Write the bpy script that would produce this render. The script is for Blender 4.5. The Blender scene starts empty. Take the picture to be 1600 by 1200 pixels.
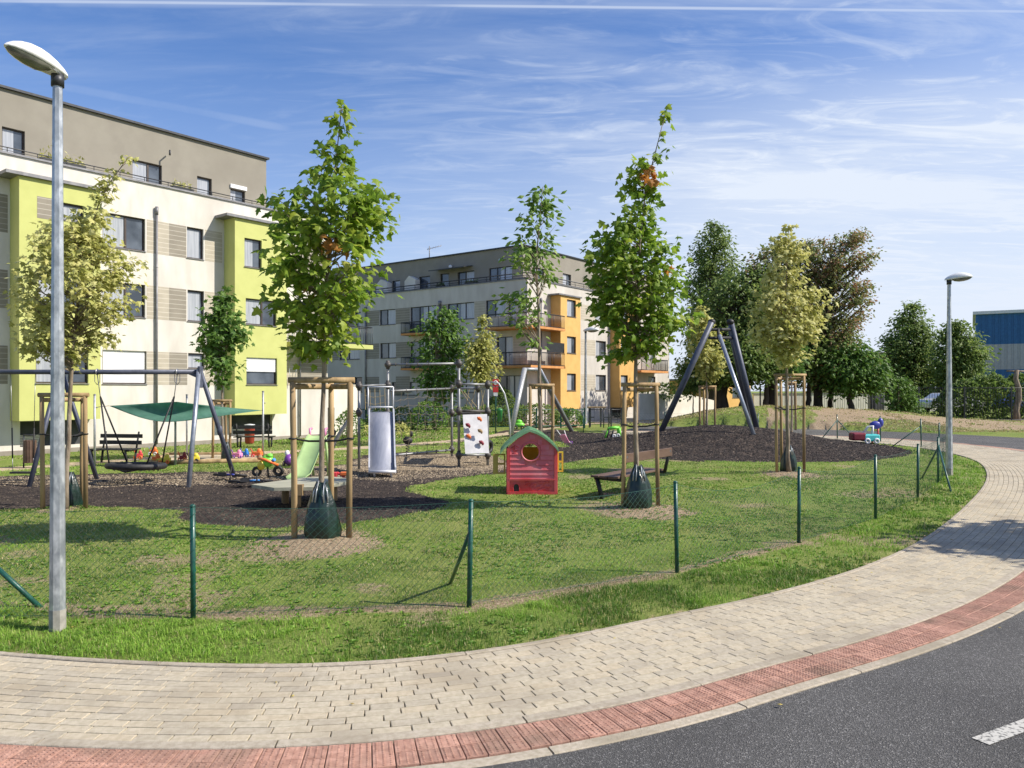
import bpy, math, random
import numpy as np
from mathutils import Vector, Matrix
R = math.radians
random.seed(7); rng = np.random.default_rng(7)
sc = bpy.context.scene
COL = sc.collection
# ------------------------------------------------------------ camera, sky, sun, exposure
F_PX, CX, HY, CH = 1210.0, 800.0, 610.0, 1.8
cd = bpy.data.cameras.new("camera"); cam = bpy.data.objects.new("camera", cd); COL.objects.link(cam)
cam.location = (0, 0, CH); cam.rotation_euler = (R(90), 0, 0)
cd.sensor_width = 36; cd.lens = 36 * F_PX / 1600; cd.shift_y = 10 / 1600
cd.clip_end = 5000; cd.clip_start = .05
sc.camera = cam
SUN_DIR = Vector((1, -.16, 0)).normalized() * math.cos(R(43)) + Vector((0, 0, math.sin(R(43))))
sd = bpy.data.lights.new("sun", 'SUN'); sd.energy = 4.6; sd.angle = R(.53); sd.color = (1, .925, .80)
so = bpy.data.objects.new("sun", sd); COL.objects.link(so)
so.rotation_euler = (-SUN_DIR).to_track_quat('-Z', 'Y').to_euler()
so.location = (30, -5, 30)
sc.view_settings.view_transform = 'Standard'; sc.view_settings.look = 'None'
sc.view_settings.exposure = 0.56; sc.view_settings.gamma = 1
w = bpy.data.worlds.new("World"); sc.world = w; w.use_nodes = True
nt = w.node_tree; N = nt.nodes; L = nt.links
for n in list(N): N.remove(n)
def wn(t, **k):
    n = N.new(t)
    for a, b in k.items(): setattr(n, a, b)
    return n
def vmath(op, a, b=None):
    n = wn('ShaderNodeVectorMath', operation=op)
    for i, v in enumerate((a, b)):
        if v is None: continue
        if hasattr(v, 'is_output'): L.new(v, n.inputs[i])
        else: n.inputs[i].default_value = v
    return n
def fm(op, a, b=None, clamp=False):
    n = wn('ShaderNodeMath', operation=op); n.use_clamp = clamp
    for i, v in enumerate((a, b)):
        if v is None: continue
        if hasattr(v, 'is_output'): L.new(v, n.inputs[i])
        else: n.inputs[i].default_value = v
    return n.outputs[0]
def mrange(v, a, b, c=0, d=1):
    n = wn('ShaderNodeMapRange', interpolation_type='SMOOTHSTEP')
    L.new(v, n.inputs[0])
    for i, q in zip((1, 2, 3, 4), (a, b, c, d)): n.inputs[i].default_value = q
    return n.outputs[0]
sky = wn('ShaderNodeTexSky', sky_type='NISHITA', sun_disc=False)
sky.sun_elevation = R(43); sky.sun_rotation = math.atan2(SUN_DIR.x, SUN_DIR.y)
sky.air_density = 1.1; sky.dust_density = .6; sky.ozone_density = 2.5
tc = wn('ShaderNodeTexCoord')
nrm = vmath('NORMALIZE', tc.outputs['Generated']).outputs[0]
sep = wn('ShaderNodeSeparateXYZ'); L.new(nrm, sep.inputs[0])
den = fm('ADD', fm('MAXIMUM', sep.outputs[2], 0.0), .10)
cmb = wn('ShaderNodeCombineXYZ')
L.new(fm('DIVIDE', sep.outputs[0], den), cmb.inputs[0]); L.new(fm('DIVIDE', sep.outputs[1], den), cmb.inputs[1])
def cloud(rot, scale, nscale, detail, lo, hi, dist=.6, off=(0, 0, 0)):
    mp = wn('ShaderNodeMapping'); L.new(cmb.outputs[0], mp.inputs[0])
    mp.inputs['Rotation'].default_value = (0, 0, rot); mp.inputs['Scale'].default_value = scale; mp.inputs['Location'].default_value = off
    nz = wn('ShaderNodeTexNoise'); L.new(mp.outputs[0], nz.inputs[0])
    nz.inputs['Scale'].default_value = nscale; nz.inputs['Detail'].default_value = detail
    nz.inputs['Roughness'].default_value = .62; nz.inputs['Distortion'].default_value = dist
    return mrange(nz.outputs[0], lo, hi)
c1 = cloud(R(28), (.28, 1.3, 1), .75, 8, .42, .78, .45, (3.1, 1.2, 0))
c2 = cloud(R(-15), (.5, 1.4, 1), 1.6, 9, .50, .85, 1.0, (7, 2, 0))
# more cloud to the right and towards the horizon
side = mrange(sep.outputs[0], -.42, .42)
low = mrange(sep.outputs[2], .50, .06)
amt = fm('ADD', fm('MULTIPLY', side, .75), fm('MULTIPLY', low, .75), True)
clouds = fm('ADD', fm('MULTIPLY', c1, fm('ADD', fm('MULTIPLY', amt, 1.0), .06)), fm('MULTIPLY', c2, fm('ADD', fm('MULTIPLY', amt, .5), .10)), True)
veil = fm('MULTIPLY', fm('MULTIPLY', low, fm('ADD', fm('MULTIPLY', side, .6), .4)), .85)
clouds = fm('MAXIMUM', clouds, veil)
c3 = cloud(R(40), (.8, 2.2, 1), 3.2, 10, .46, .74, 1.8, (1, 5, 0))
clouds = fm('ADD', clouds, fm('MULTIPLY', c3, fm('ADD', fm('MULTIPLY', side, .30), .05)), True)
bank = fm('MULTIPLY', cloud(R(14), (.22, .8, 1), .8, 8, .30, .62, .7, (9, 4, 0)), fm('MULTIPLY', mrange(sep.outputs[0], .0, .45), mrange(sep.outputs[2], .42, .22)))
clouds = fm('ADD', clouds, fm('MULTIPLY', bank, .42), True)
tot = clouds
def trail(pa, pb, width, strength, x0=None, x1=None, nsc=9):
    a = Vector((pa[0] - CX, F_PX, HY - pa[1])); b = Vector((pb[0] - CX, F_PX, HY - pb[1]))
    nn = a.cross(b).normalized()
    dt = vmath('DOT_PRODUCT', nrm, tuple(nn)); d = fm('ABSOLUTE', dt.outputs[1])
    nz = wn('ShaderNodeTexNoise'); L.new(nrm, nz.inputs[0]); nz.inputs['Scale'].default_value = nsc; nz.inputs['Detail'].default_value = 6
    m = mrange(d, width, width * .15)
    k = fm('MULTIPLY', m, fm('MULTIPLY', mrange(nz.outputs[0], .15, .55), strength))
    k = fm('MULTIPLY', k, mrange(sep.outputs[1], 0, .1))
    if x0 is not None:
        az = fm('DIVIDE', sep.outputs[0], fm('MAXIMUM', sep.outputs[1], .01))
        k = fm('MULTIPLY', k, mrange(az, (x0 - 60 - CX) / F_PX, (x0 + 60 - CX) / F_PX))
        k = fm('MULTIPLY', k, mrange(az, (x1 + 60 - CX) / F_PX, (x1 - 60 - CX) / F_PX))
    return k
for k in (trail((450, 6), (1600, 18), .0030, .6, nsc=5), trail((0, 1), (900, 8), .010, .30, -200, 1100),
          trail((60, 128), (470, 205), .010, .28, 60, 480, 5)):
    tot = fm('MAXIMUM', tot, k)
mx = wn('ShaderNodeMix', data_type='RGBA'); L.new(tot, mx.inputs[0])
sat = wn('ShaderNodeHueSaturation'); sat.inputs['Saturation'].default_value = 1.3; L.new(sky.outputs[0], sat.inputs['Color'])
tint = wn('ShaderNodeMix', data_type='RGBA', blend_type='MULTIPLY'); tint.inputs[0].default_value = 1
L.new(sat.outputs[0], tint.inputs[6]); tint.inputs[7].default_value = (1.0, .97, 1.20, 1)
L.new(tint.outputs[2], mx.inputs[6]); mx.inputs[7].default_value = (6.1, 6.7, 7.7, 1)
bg = wn('ShaderNodeBackground'); bg.inputs[1].default_value = .088
L.new(mx.outputs[2], bg.inputs[0])
wo = wn('ShaderNodeOutputWorld'); L.new(bg.outputs[0], wo.inputs[0])
sc.cycles.max_bounces = 6; sc.cycles.transparent_max_bounces = 12
sc.cycles.use_denoising = True

# ------------------------------------------------------------ materials
def mat(name, c1, c2=None, scale=8, rough=.7, metal=0, bump=0, bscale=None, detail=5, lo=.35, hi=.65, tint=None, spec=.5,
        transl=0, stretch=None, coat=0, c3=None, s3=1.2):
    m = bpy.data.materials.new(name); m.use_nodes = True
    t = m.node_tree; n = t.nodes; l = t.links; b = n['Principled BSDF']
    b.inputs['Roughness'].default_value = rough; b.inputs['Metallic'].default_value = metal
    b.inputs['Specular IOR Level'].default_value = spec
    if coat: b.inputs['Coat Weight'].default_value = coat
    c2 = c2 or tuple(min(1, q * 1.12 + .004) for q in c1)
    tcn = n.new('ShaderNodeTexCoord'); src = tcn.outputs['Object']
    if stretch:
        mp = n.new('ShaderNodeMapping'); mp.inputs['Scale'].default_value = stretch; l.new(src, mp.inputs[0]); src = mp.outputs[0]
    nz = n.new('ShaderNodeTexNoise'); nz.inputs['Scale'].default_value = scale; nz.inputs['Detail'].default_value = detail
    l.new(src, nz.inputs[0])
    rp = n.new('ShaderNodeMapRange'); l.new(nz.outputs[0], rp.inputs[0]); rp.inputs[1].default_value = lo; rp.inputs[2].default_value = hi
    mxn = n.new('ShaderNodeMix'); mxn.data_type = 'RGBA'; l.new(rp.outputs[0], mxn.inputs[0])
    mxn.inputs[6].default_value = (*c1, 1); mxn.inputs[7].default_value = (*c2, 1); out = mxn.outputs[2]
    if c3:
        n3 = n.new('ShaderNodeTexNoise'); n3.inputs['Scale'].default_value = s3; n3.inputs['Detail'].default_value = 6; l.new(src, n3.inputs[0])
        r3 = n.new('ShaderNodeMapRange'); l.new(n3.outputs[0], r3.inputs[0]); r3.inputs[1].default_value = .5; r3.inputs[2].default_value = .72
        m3 = n.new('ShaderNodeMix'); m3.data_type = 'RGBA'; l.new(r3.outputs[0], m3.inputs[0]); l.new(out, m3.inputs[6]); m3.inputs[7].default_value = (*c3, 1); out = m3.outputs[2]
    if tint:   # per-face attribute picks between further colours of the thing itself
        at = n.new('ShaderNodeAttribute'); at.attribute_name = 'tint'
        cr = n.new('ShaderNodeValToRGB'); l.new(at.outputs['Fac'], cr.inputs[0])
        e = cr.color_ramp.elements
        while len(e) < len(tint): e.new(.5)
        for q, (p, c) in zip(e, tint): q.position = p; q.color = (*c, 1)
        mt = n.new('ShaderNodeMix'); mt.data_type = 'RGBA'; mt.blend_type = 'MULTIPLY'; mt.inputs[0].default_value = 1
        l.new(out, mt.inputs[6]); l.new(cr.outputs[0], mt.inputs[7]); out = mt.outputs[2]
    l.new(out, b.inputs['Base Color'])
    if bump:
        bn = n.new('ShaderNodeBump'); bn.inputs['Strength'].default_value = bump; bn.inputs['Distance'].default_value = .02
        nb = n.new('ShaderNodeTexNoise'); nb.inputs['Scale'].default_value = bscale or scale * 3; nb.inputs['Detail'].default_value = 4
        l.new(src, nb.inputs[0]); l.new(nb.outputs[0], bn.inputs['Height']); l.new(bn.outputs[0], b.inputs['Normal'])
    if transl:
        tr = n.new('ShaderNodeBsdfTranslucent'); l.new(out, tr.inputs[0])
        ms = n.new('ShaderNodeMixShader'); ms.inputs[0].default_value = transl
        l.new(b.outputs[0], ms.inputs[1]); l.new(tr.outputs[0], ms.inputs[2]); l.new(ms.outputs[0], n['Material Output'].inputs[0])
    return m
M = {}
M['white_wall'] = mat('white_render', (.56, .53, .48), (.66, .63, .58), 3, .9, bump=.15, bscale=120, c3=(.50, .47, .42), s3=.5, stretch=(1, 1, .35))
M['white_wall_b'] = mat('grey_render', (.49, .46, .42), (.57, .54, .50), 2.4, .9, bump=.15, bscale=120, c3=(.44, .41, .37), s3=.35, stretch=(1, 1, .3))
M['garden_white'] = mat('garden_wall_white', (.64, .60, .52), (.72, .68, .60), 2, .9)
M['lime'] = mat('lime_render', (.47, .49, .17), (.51, .53, .19), 2.5, .88, bump=.12, bscale=120, c3=(.44, .46, .16), s3=.4)
M['taupe'] = mat('taupe_render', (.245, .225, .19), (.275, .255, .215), 2, .9, bump=.12, bscale=120, c3=(.23, .21, .175), s3=.4)
M['orange'] = mat('orange_render', (.60, .36, .115), (.66, .41, .14), 2.5, .88)
M['plinth'] = mat('plinth_render', (.24, .21, .18), (.30, .27, .23), 4, .9)
M['cap'] = mat('zinc_cap', (.16, .16, .17), (.24, .24, .25), 6, .5, .3)
M['dark_metal'] = mat('dark_painted_metal', (.035, .037, .042), (.055, .058, .064), 12, .45, .4)
M['frame_brown'] = mat('dark_window_frame', (.04, .028, .024), (.06, .042, .034), 10, .5)
M['frame_red'] = mat('brown_window_mullion', (.12, .04, .03), (.15, .055, .04), 10, .5)
M['pane'] = mat('window_glass', (.035, .045, .06), (.10, .12, .15), 1.1, .06, spec=.9, lo=.4, hi=.6)
M['pane_pale'] = mat('curtained_glass', (.30, .32, .36), (.42, .44, .48), 2.5, .12, spec=.9, stretch=(6, 6, .4))
M['shutter'] = mat('white_roller_shutter', (.68, .69, .72), (.76, .77, .80), 4, .55)
M['opening'] = mat('dark_basement_opening', (.03, .033, .036), (.06, .065, .07), 3, .8)
M['galv'] = mat('galvanised_steel', (.27, .295, .32), (.50, .53, .56), 14, .42, .55, bump=.05, bscale=60, lo=.38, hi=.66, stretch=(1, 1, .5), c3=(.60, .63, .65), s3=22)
M['concrete_foot'] = mat('weathered_coating', (.24, .23, .20), (.36, .34, .30), 18, .8)
M['lamp_white'] = mat('white_lamp_housing', (.72, .72, .71), (.80, .80, .79), 6, .35, coat=.3)
M['lamp_glass'] = mat('lamp_cover_glass', (.10, .105, .085), (.19, .19, .155), 9, .18, spec=.8)
M['bluesteel'] = mat('blue_grey_steel', (.062, .072, .105), (.09, .10, .14), 9, .5, .2)
M['paleblue'] = mat('galvanised_swing_leg', (.24, .27, .32), (.33, .36, .42), 14, .4, .5)
M['black'] = mat('black_rubber', (.012, .012, .013), (.024, .024, .026), 20, .6)
M['green_post'] = mat('green_coated_post', (.004, .052, .038), (.009, .085, .062), 15, .38, coat=.2)
M['green_wire'] = mat('green_coated_wire', (.03, .10, .075), (.06, .15, .12), 15, .35, coat=.3)
M['wood_stake'] = mat('peeled_pine_stake', (.27, .18, .085), (.44, .31, .165), 7, .8, bump=.4, bscale=26, stretch=(1, 1, .12), c3=(.17, .115, .06), s3=5)
M['bark'] = mat('grey_bark', (.16, .12, .085), (.30, .25, .19), 14, .9, bump=.6, bscale=40, stretch=(1, 1, .3))
M['darkbark'] = mat('dark_bark', (.035, .028, .022), (.07, .055, .042), 6, .9, bump=.6, bscale=20, stretch=(1, 1, .3))
M['bag'] = mat('dark_green_tarpaulin', (.004, .014, .010), (.009, .028, .020), 10, .30, bump=.8, bscale=9, coat=.15)
M['strap'] = mat('black_strap', (.01, .01, .01), (.02, .02, .02), 10, .6)
M['brownwood'] = mat('brown_bench_wood', (.085, .048, .033), (.14, .085, .06), 6, .6, bump=.2, stretch=(.3, .3, 1))
M['greywood'] = mat('weathered_deck_boards', (.27, .27, .20), (.40, .39, .30), 5, .8, bump=.3, stretch=(.3, 4, 1))
M['chain'] = mat('steel_chain', (.30, .30, .31), (.45, .45, .46), 30, .4, .7)
M['sail'] = mat('green_shade_cloth', (.13, .32, .24), (.18, .38, .30), 6, .8, transl=.6)
M['sail_pole'] = mat('galvanised_pole', (.34, .35, .36), (.46, .47, .48), 20, .45, .4)
M['slide_metal'] = mat('brushed_slide_steel', (.27, .285, .34), (.33, .345, .40), 6, .45, .15, stretch=(4, 1, .2))
M['slide_rim'] = mat('pale_slide_rim', (.52, .53, .56), (.64, .65, .68), 8, .4, .2)
M['frame_grey'] = mat('grey_steel_tube', (.20, .205, .21), (.29, .295, .30), 10, .45, .3)
M['ball'] = mat('dark_clamp_ball', (.05, .045, .042), (.085, .075, .07), 16, .55)
M['netrope'] = mat('grey_net_rope', (.16, .13, .09), (.26, .21, .14), 30, .9)
M['rope'] = mat('tan_rope', (.34, .26, .14), (.45, .36, .20), 30, .9)
M['panel'] = mat('pale_climbing_panel', (.46, .46, .48), (.58, .58, .60), 5, .5)
def flat(n, c, r=.4, **k): return mat(n, c, None, 7, r, **k)
M['red'] = mat('faded_red_plastic', (.58, .045, .055), (.64, .08, .09), 4, .42, c3=(.60, .12, .14), s3=3)
M['pink'] = mat('faded_pink_plastic', (.62, .105, .13), (.66, .15, .17), 4, .45, c3=(.66, .22, .25), s3=3)
M['roofgreen'] = mat('faded_green_plastic', (.155, .33, .16), (.23, .42, .23), 5, .5, c3=(.28, .46, .28), s3=4)
M['yellow'] = flat('yellow_plastic', (.68, .55, .05))
M['yellow_shaded'] = flat('shaded_yellow_plastic', (.42, .32, .06), .5); M['innery'] = flat('yellow_inner_plastic', (.80, .50, .04), .5, transl=.4)  # left shutter: the yellow plastic darkened, its shade put into the colour
M['limeplastic'] = flat('lime_plastic', (.48, .66, .30), .4, transl=.25)
M['brightgreen'] = flat('bright_green_plastic', (.18, .62, .06))
M['orangeplastic'] = flat('orange_plastic', (.75, .17, .04))
M['blueplastic'] = flat('blue_plastic', (.03, .20, .55))
M['navy'] = flat('navy_plastic', (.03, .04, .28))
M['purple'] = flat('purple_plastic', (.18, .05, .30))
M['turq'] = flat('turquoise_plastic', (.07, .50, .50))
M['whiteplastic'] = flat('white_plastic', (.68, .68, .68))
M['pinkplastic'] = flat('pink_plastic', (.72, .25, .42))
M['maroon'] = flat('maroon_plastic', (.20, .015, .03))
M['brick_red_bin'] = flat('red_bin_plastic', (.33, .05, .035))
M['bin_green'] = flat('green_bin_plastic', (.02, .16, .04))
M['signred'] = flat('sign_red', (.60, .04, .04)); M['signwhite'] = flat('sign_white', (.74, .74, .74))
M['carwhite'] = flat('white_car_paint', (.68, .70, .72), .25, coat=.6)
M['carglass'] = flat('car_glass', (.02, .025, .03), .08)
M['asphalt_dark'] = flat('tyre', (.015, .015, .015), .8)
def leafmat(name, pal, tr=.42):
    return mat(name, (.85, .85, .85), (1, 1, 1), 3, .5, tint=pal, transl=tr, spec=.35)
GR = [(0, (.085, .165, .018)), (.4, (.21, .34, .036)), (.8, (.43, .50, .07)), (.93, (.58, .54, .11)), (1, (.55, .14, .04))]
YG = [(0, (.17, .21, .04)), (.3, (.42, .43, .11)), (.7, (.68, .65, .25)), (1, (.80, .77, .42))]
DK = [(0, (.07, .13, .03)), (.5, (.18, .27, .065)), (1, (.34, .41, .12))]
AC = [(0, (.08, .14, .035)), (.4, (.19, .25, .07)), (.62, (.30, .30, .11)), (.8, (.40, .22, .13)), (1, (.48, .28, .18))]
M['maple'] = leafmat('maple_leaves', GR, .52); M['palemaple'] = leafmat('pale_variegated_leaves', YG)
M['darkleaf'] = leafmat('dark_tree_leaves', DK, .48); M['podleaf'] = leafmat('leaves_and_brown_pods', AC, .48)
M['midleaf'] = leafmat('mid_green_leaves', [(0, (.06, .14, .025)), (.5, (.18, .31, .055)), (1, (.38, .48, .11))])

# ------------------------------------------------------------ mesh helpers
ORG = {}
def org(p): return ORG.get(p.name, Vector((0, 0, 0))) if p else Vector((0, 0, 0))
def tag(o, label=None, cat=None, group=None, kind=None):
    if label: o['label'] = label
    if cat: o['category'] = cat
    if group: o['group'] = group
    if kind: o['kind'] = kind
    return o
def thing(name, loc, label, cat, group=None):
    o = bpy.data.objects.new(name, None); COL.objects.link(o); o.location = loc; o.empty_display_size = .2
    ORG[o.name] = Vector(loc); return tag(o, label, cat, group)
class MB:
    def __init__(s): s.v = []; s.f = []; s.sm = []
    def add(s, vs, fs, smooth=False):
        k = len(s.v); s.v += [tuple(p) for p in vs]
        s.f += [tuple(i + k for i in f) for f in fs]; s.sm += [smooth] * len(fs); return s
    def hexa(s, p):   # 8 points: bottom 4 ccw, top 4 ccw
        return s.add(p, [(3, 2, 1, 0), (4, 5, 6, 7), (0, 1, 5, 4), (1, 2, 6, 5), (2, 3, 7, 6), (3, 0, 4, 7)])
    def box(s, c, d, rz=0, m=None):
        hx, hy, hz = d[0] / 2, d[1] / 2, d[2] / 2
        q = [Vector((x, y, z)) for z in (-hz, hz) for x, y in ((-hx, -hy), (hx, -hy), (hx, hy), (-hx, hy))]
        mm = m or Matrix.Rotation(rz, 3, 'Z'); c = Vector(c)
        return s.hexa([mm @ a + c for a in q])
    def tube(s, pts, r, n=8, caps=True, smooth=True):
        pts = [Vector(p) for p in pts]; rr = r if isinstance(r, (list, tuple)) else [r] * len(pts)
        vs = []; ref = None
        for i, p in enumerate(pts):
            d = (pts[min(i + 1, len(pts) - 1)] - pts[max(i - 1, 0)]).normalized()
            if ref is None: ref = d.orthogonal().normalized()
            ref = (ref - d * ref.dot(d)); ref = ref.normalized() if ref.length > 1e-5 else d.orthogonal().normalized()
            b = d.cross(ref)
            for k in range(n):
                a = 2 * math.pi * k / n; vs.append(p + (ref * math.cos(a) + b * math.sin(a)) * rr[i])
        fs = [(i * n + k, i * n + (k + 1) % n, (i + 1) * n + (k + 1) % n, (i + 1) * n + k) for i in range(len(pts) - 1) for k in range(n)]
        s.add(vs, fs, smooth)
        if caps:
            m = len(pts) - 1; k0 = len(s.v) - len(vs)
            s.f += [tuple(k0 + k for k in range(n))[::-1], tuple(k0 + m * n + k for k in range(n))]; s.sm += [False, False]
        return s
    def sphere(s, c, r, n=10, m=7):
        r = r if isinstance(r, (tuple, list)) else (r, r, r); vs = []; fs = []
        for j in range(m + 1):
            t = math.pi * j / m
            for i in range(n):
                a = 2 * math.pi * i / n
                vs.append((c[0] + r[0] * math.sin(t) * math.cos(a), c[1] + r[1] * math.sin(t) * math.sin(a), c[2] + r[2] * math.cos(t)))
        for j in range(m):
            for i in range(n): fs.append((j * n + i, (j + 1) * n + i, (j + 1) * n + (i + 1) % n, j * n + (i + 1) % n))
        return s.add(vs, fs, True)
    def torus(s, c, ax, Rr, r, n=20, m=6):
        ax = Vector(ax).normalized(); u = ax.orthogonal().normalized(); w_ = ax.cross(u); c = Vector(c); vs = []
        for i in range(n):
            a = 2 * math.pi * i / n; d = u * math.cos(a) + w_ * math.sin(a)
            for j in range(m):
                b = 2 * math.pi * j / m; vs.append(c + d * (Rr + r * math.cos(b)) + ax * r * math.sin(b))
        return s.add(vs, [(i * m + j, ((i + 1) % n) * m + j, ((i + 1) % n) * m + (j + 1) % m, i * m + (j + 1) % m) for i in range(n) for j in range(m)], True)
    def prism(s, poly, ex):   # planar polygon extruded by vector
        n = len(poly); ex = Vector(ex); a = [Vector(p) for p in poly]
        return s.add(a + [p + ex for p in a], [tuple(range(n))[::-1], tuple(range(n, 2 * n))] + [(i, (i + 1) % n, n + (i + 1) % n, n + i) for i in range(n)])
    def lathe(s, c, prof, n=14, sq=1):
        vs = [(c[0] + r * math.cos(2 * math.pi * k / n), c[1] + r * sq * math.sin(2 * math.pi * k / n), c[2] + z) for r, z in prof for k in range(n)]
        return s.add(vs, [(i * n + k, i * n + (k + 1) % n, (i + 1) * n + (k + 1) % n, (i + 1) * n + k) for i in range(len(prof) - 1) for k in range(n)], True)
    def build(s, name, m, parent=None, label=None, bevel=0):
        o_ = org(parent); me = bpy.data.meshes.new(name)
        me.from_pydata([(p[0] - o_.x, p[1] - o_.y, p[2] - o_.z) for p in s.v], [], s.f)
        me.polygons.foreach_set('use_smooth', s.sm); me.materials.append(M[m] if isinstance(m, str) else m); me.update()
        o = bpy.data.objects.new(name, me); COL.objects.link(o); o.parent = parent; ORG[o.name] = o_
        if label: o['label'] = label
        if bevel:
            b = o.modifiers.new('bevel', 'BEVEL'); b.width = bevel; b.segments = 2; b.limit_method = 'ANGLE'
        return o
def np_mesh(name, V, Fc, m, parent=None, tint=None, smooth=False):
    o_ = org(parent); V = np.asarray(V, dtype=np.float32) - np.array(o_, dtype=np.float32); k = Fc.shape[1]
    me = bpy.data.meshes.new(name); me.vertices.add(len(V)); me.vertices.foreach_set('co', V.ravel())
    me.loops.add(Fc.size); me.loops.foreach_set('vertex_index', Fc.astype(np.int32).ravel())
    me.polygons.add(len(Fc)); me.polygons.foreach_set('loop_start', np.arange(0, Fc.size, k, dtype=np.int32))
    me.update(calc_edges=True)
    me.polygons.foreach_set('use_smooth', np.full(len(Fc), bool(smooth)))
    if tint is not None:
        a = me.attributes.new('tint', 'FLOAT', 'FACE'); a.data.foreach_set('value', np.asarray(tint, dtype=np.float32))
    me.materials.append(M[m] if isinstance(m, str) else m)
    o = bpy.data.objects.new(name, me); COL.objects.link(o); o.parent = parent; ORG[o.name] = o_
    return o
def copy_tree(root, loc, label, rz=0, sc_=1.0):
    def cp(o, par):
        c = o.copy(); COL.objects.link(c); c.parent = par
        for ch in [q for q in o.children]: cp(ch, c)
        return c
    c = cp(root, None); c.location = loc; c.rotation_euler = (0, 0, rz); c.scale = (sc_,) * 3; c['label'] = label
    return c
def P(x, y, Y):           # photograph pixel at depth Y -> point
    return Vector(((x - CX) / F_PX * Y, Y, CH - (y - HY) / F_PX * Y))
def G(x, y, z=0):         # photograph pixel on level ground -> point
    return P(x, y, (CH - z) * F_PX / (y - HY))
_lat = rng.random((257, 257))
def vn(x, y):
    x = np.asarray(x, float); y = np.asarray(y, float); xi = np.floor(x).astype(int); yi = np.floor(y).astype(int)
    fx = x - xi; fy = y - yi; fx = fx * fx * (3 - 2 * fx); fy = fy * fy * (3 - 2 * fy)
    g = lambda a, b: _lat[a % 256, b % 256]
    return (g(xi, yi) * (1 - fx) + g(xi + 1, yi) * fx) * (1 - fy) + (g(xi, yi + 1) * (1 - fx) + g(xi + 1, yi + 1) * fx) * fy
def fbm(x, y, s=1, o=4):
    t = 0; a = .5; x = np.asarray(x, float) * s; y = np.asarray(y, float) * s
    for i in range(o): t = t + a * vn(x + 17 * i, y + 31 * i); a *= .5; x = x * 2.03; y = y * 2.03
    return t / (1 - .5 ** o)
# ------------------------------------------------------------ terrain
def ss(a, b, x):
    t = np.clip((np.asarray(x, float) - a) / (b - a), 0, 1); return t * t * (3 - 2 * t)
edge_pts = [(-16, 12.6), (-12, 9.6), (-8, 7.05), (-5.2, 5.80), (-3.49, 5.29), (-2.6, 5.12), (-1.77, 5.04), (-1.1, 5.07), (-.5, 5.20), (.33, 5.58), (.99, 6.02),
            (1.89, 6.54), (3.21, 7.52), (4.75, 9.05), (6.5, 11.3), (8.4, 13.87), (10.2, 16.6), (11.7, 19.4), (12.4, 21.6), (12.7, 23.9),
            (12.45, 26.2), (11.5, 27.9), (9.5, 29.6), (6, 31.2), (0, 33), (-10, 36), (-25, 40)]
def catmull(pts, n=14):
    out = []; p = [Vector((*q, 0)) for q in pts]; p = [p[0] * 2 - p[1]] + p + [p[-1] * 2 - p[-2]]
    for i in range(1, len(p) - 2):
        for k in range(n):
            t = k / n
            out.append(.5 * ((2 * p[i]) + (p[i + 1] - p[i - 1]) * t + (2 * p[i - 1] - 5 * p[i] + 4 * p[i + 1] - p[i + 2]) * t * t + (3 * p[i] - p[i - 1] - 3 * p[i + 1] + p[i + 2]) * t ** 3))
    out.append(p[-2]); return out
cc = np.array([(p.x, p.y) for p in catmull(edge_pts)])
for _ in range(60): cc[1:-1] = (cc[:-2] + 2 * cc[1:-1] + cc[2:]) / 4
seg = np.hypot(*np.diff(cc, axis=0).T); S = np.concatenate([[0], np.cumsum(seg)]); SL = S[-1]
sr = np.arange(0, SL, .1); CP = np.stack([np.interp(sr, S, cc[:, 0]), np.interp(sr, S, cc[:, 1])], 1)
CT = np.gradient(CP, axis=0); CT /= np.linalg.norm(CT, axis=1)[:, None]
for _ in range(60): CT[1:-1] = (CT[:-2] + 2 * CT[1:-1] + CT[2:]) / 4
CN = np.stack([CT[:, 1], -CT[:, 0]], 1)       # outward, towards the road
def curve(s, v):
    s = np.asarray(s, float); v = np.asarray(v, float)
    x = np.interp(s, sr, CP[:, 0]) + np.interp(s, sr, CN[:, 0]) * v
    y = np.interp(s, sr, CP[:, 1]) + np.interp(s, sr, CN[:, 1]) * v
    return x, y
def sdist(x, y):          # signed distance to path edge: + towards the road
    x = np.ravel(x); y = np.ravel(y); out = np.empty(len(x)); c = CP[::3]; cn = CN[::3]
    for a in range(0, len(x), 20000):
        dx = x[a:a + 20000, None] - c[:, 0]; dy = y[a:a + 20000, None] - c[:, 1]
        i = np.argmin(dx * dx + dy * dy, 1); r_ = np.arange(len(i))
        out[a:a + 20000] = dx[r_, i] * cn[i, 0] + dy[r_, i] * cn[i, 1]
        far = np.hypot(dx[r_, i], dy[r_, i]); out[a:a + 20000] = np.where(out[a:a + 20000] > 0, np.maximum(far, 0), -far)
    return out
def wpath(s):             # paving width along the path
    x, y = curve(s, 0); return 1.19 + 1.25 * ss(13.5, 20.5, y)
def inpoly(x, y, poly):
    x = np.asarray(x); y = np.asarray(y); ins = np.zeros(x.shape, bool); n = len(poly)
    for i in range(n):
        x0, y0 = poly[i]; x1, y1 = poly[(i + 1) % n]
        c = ((y0 > y) != (y1 > y)) & (x < (x1 - x0) * (y - y0) / (y1 - y0 + 1e-12) + x0); ins ^= c
    return ins
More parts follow.
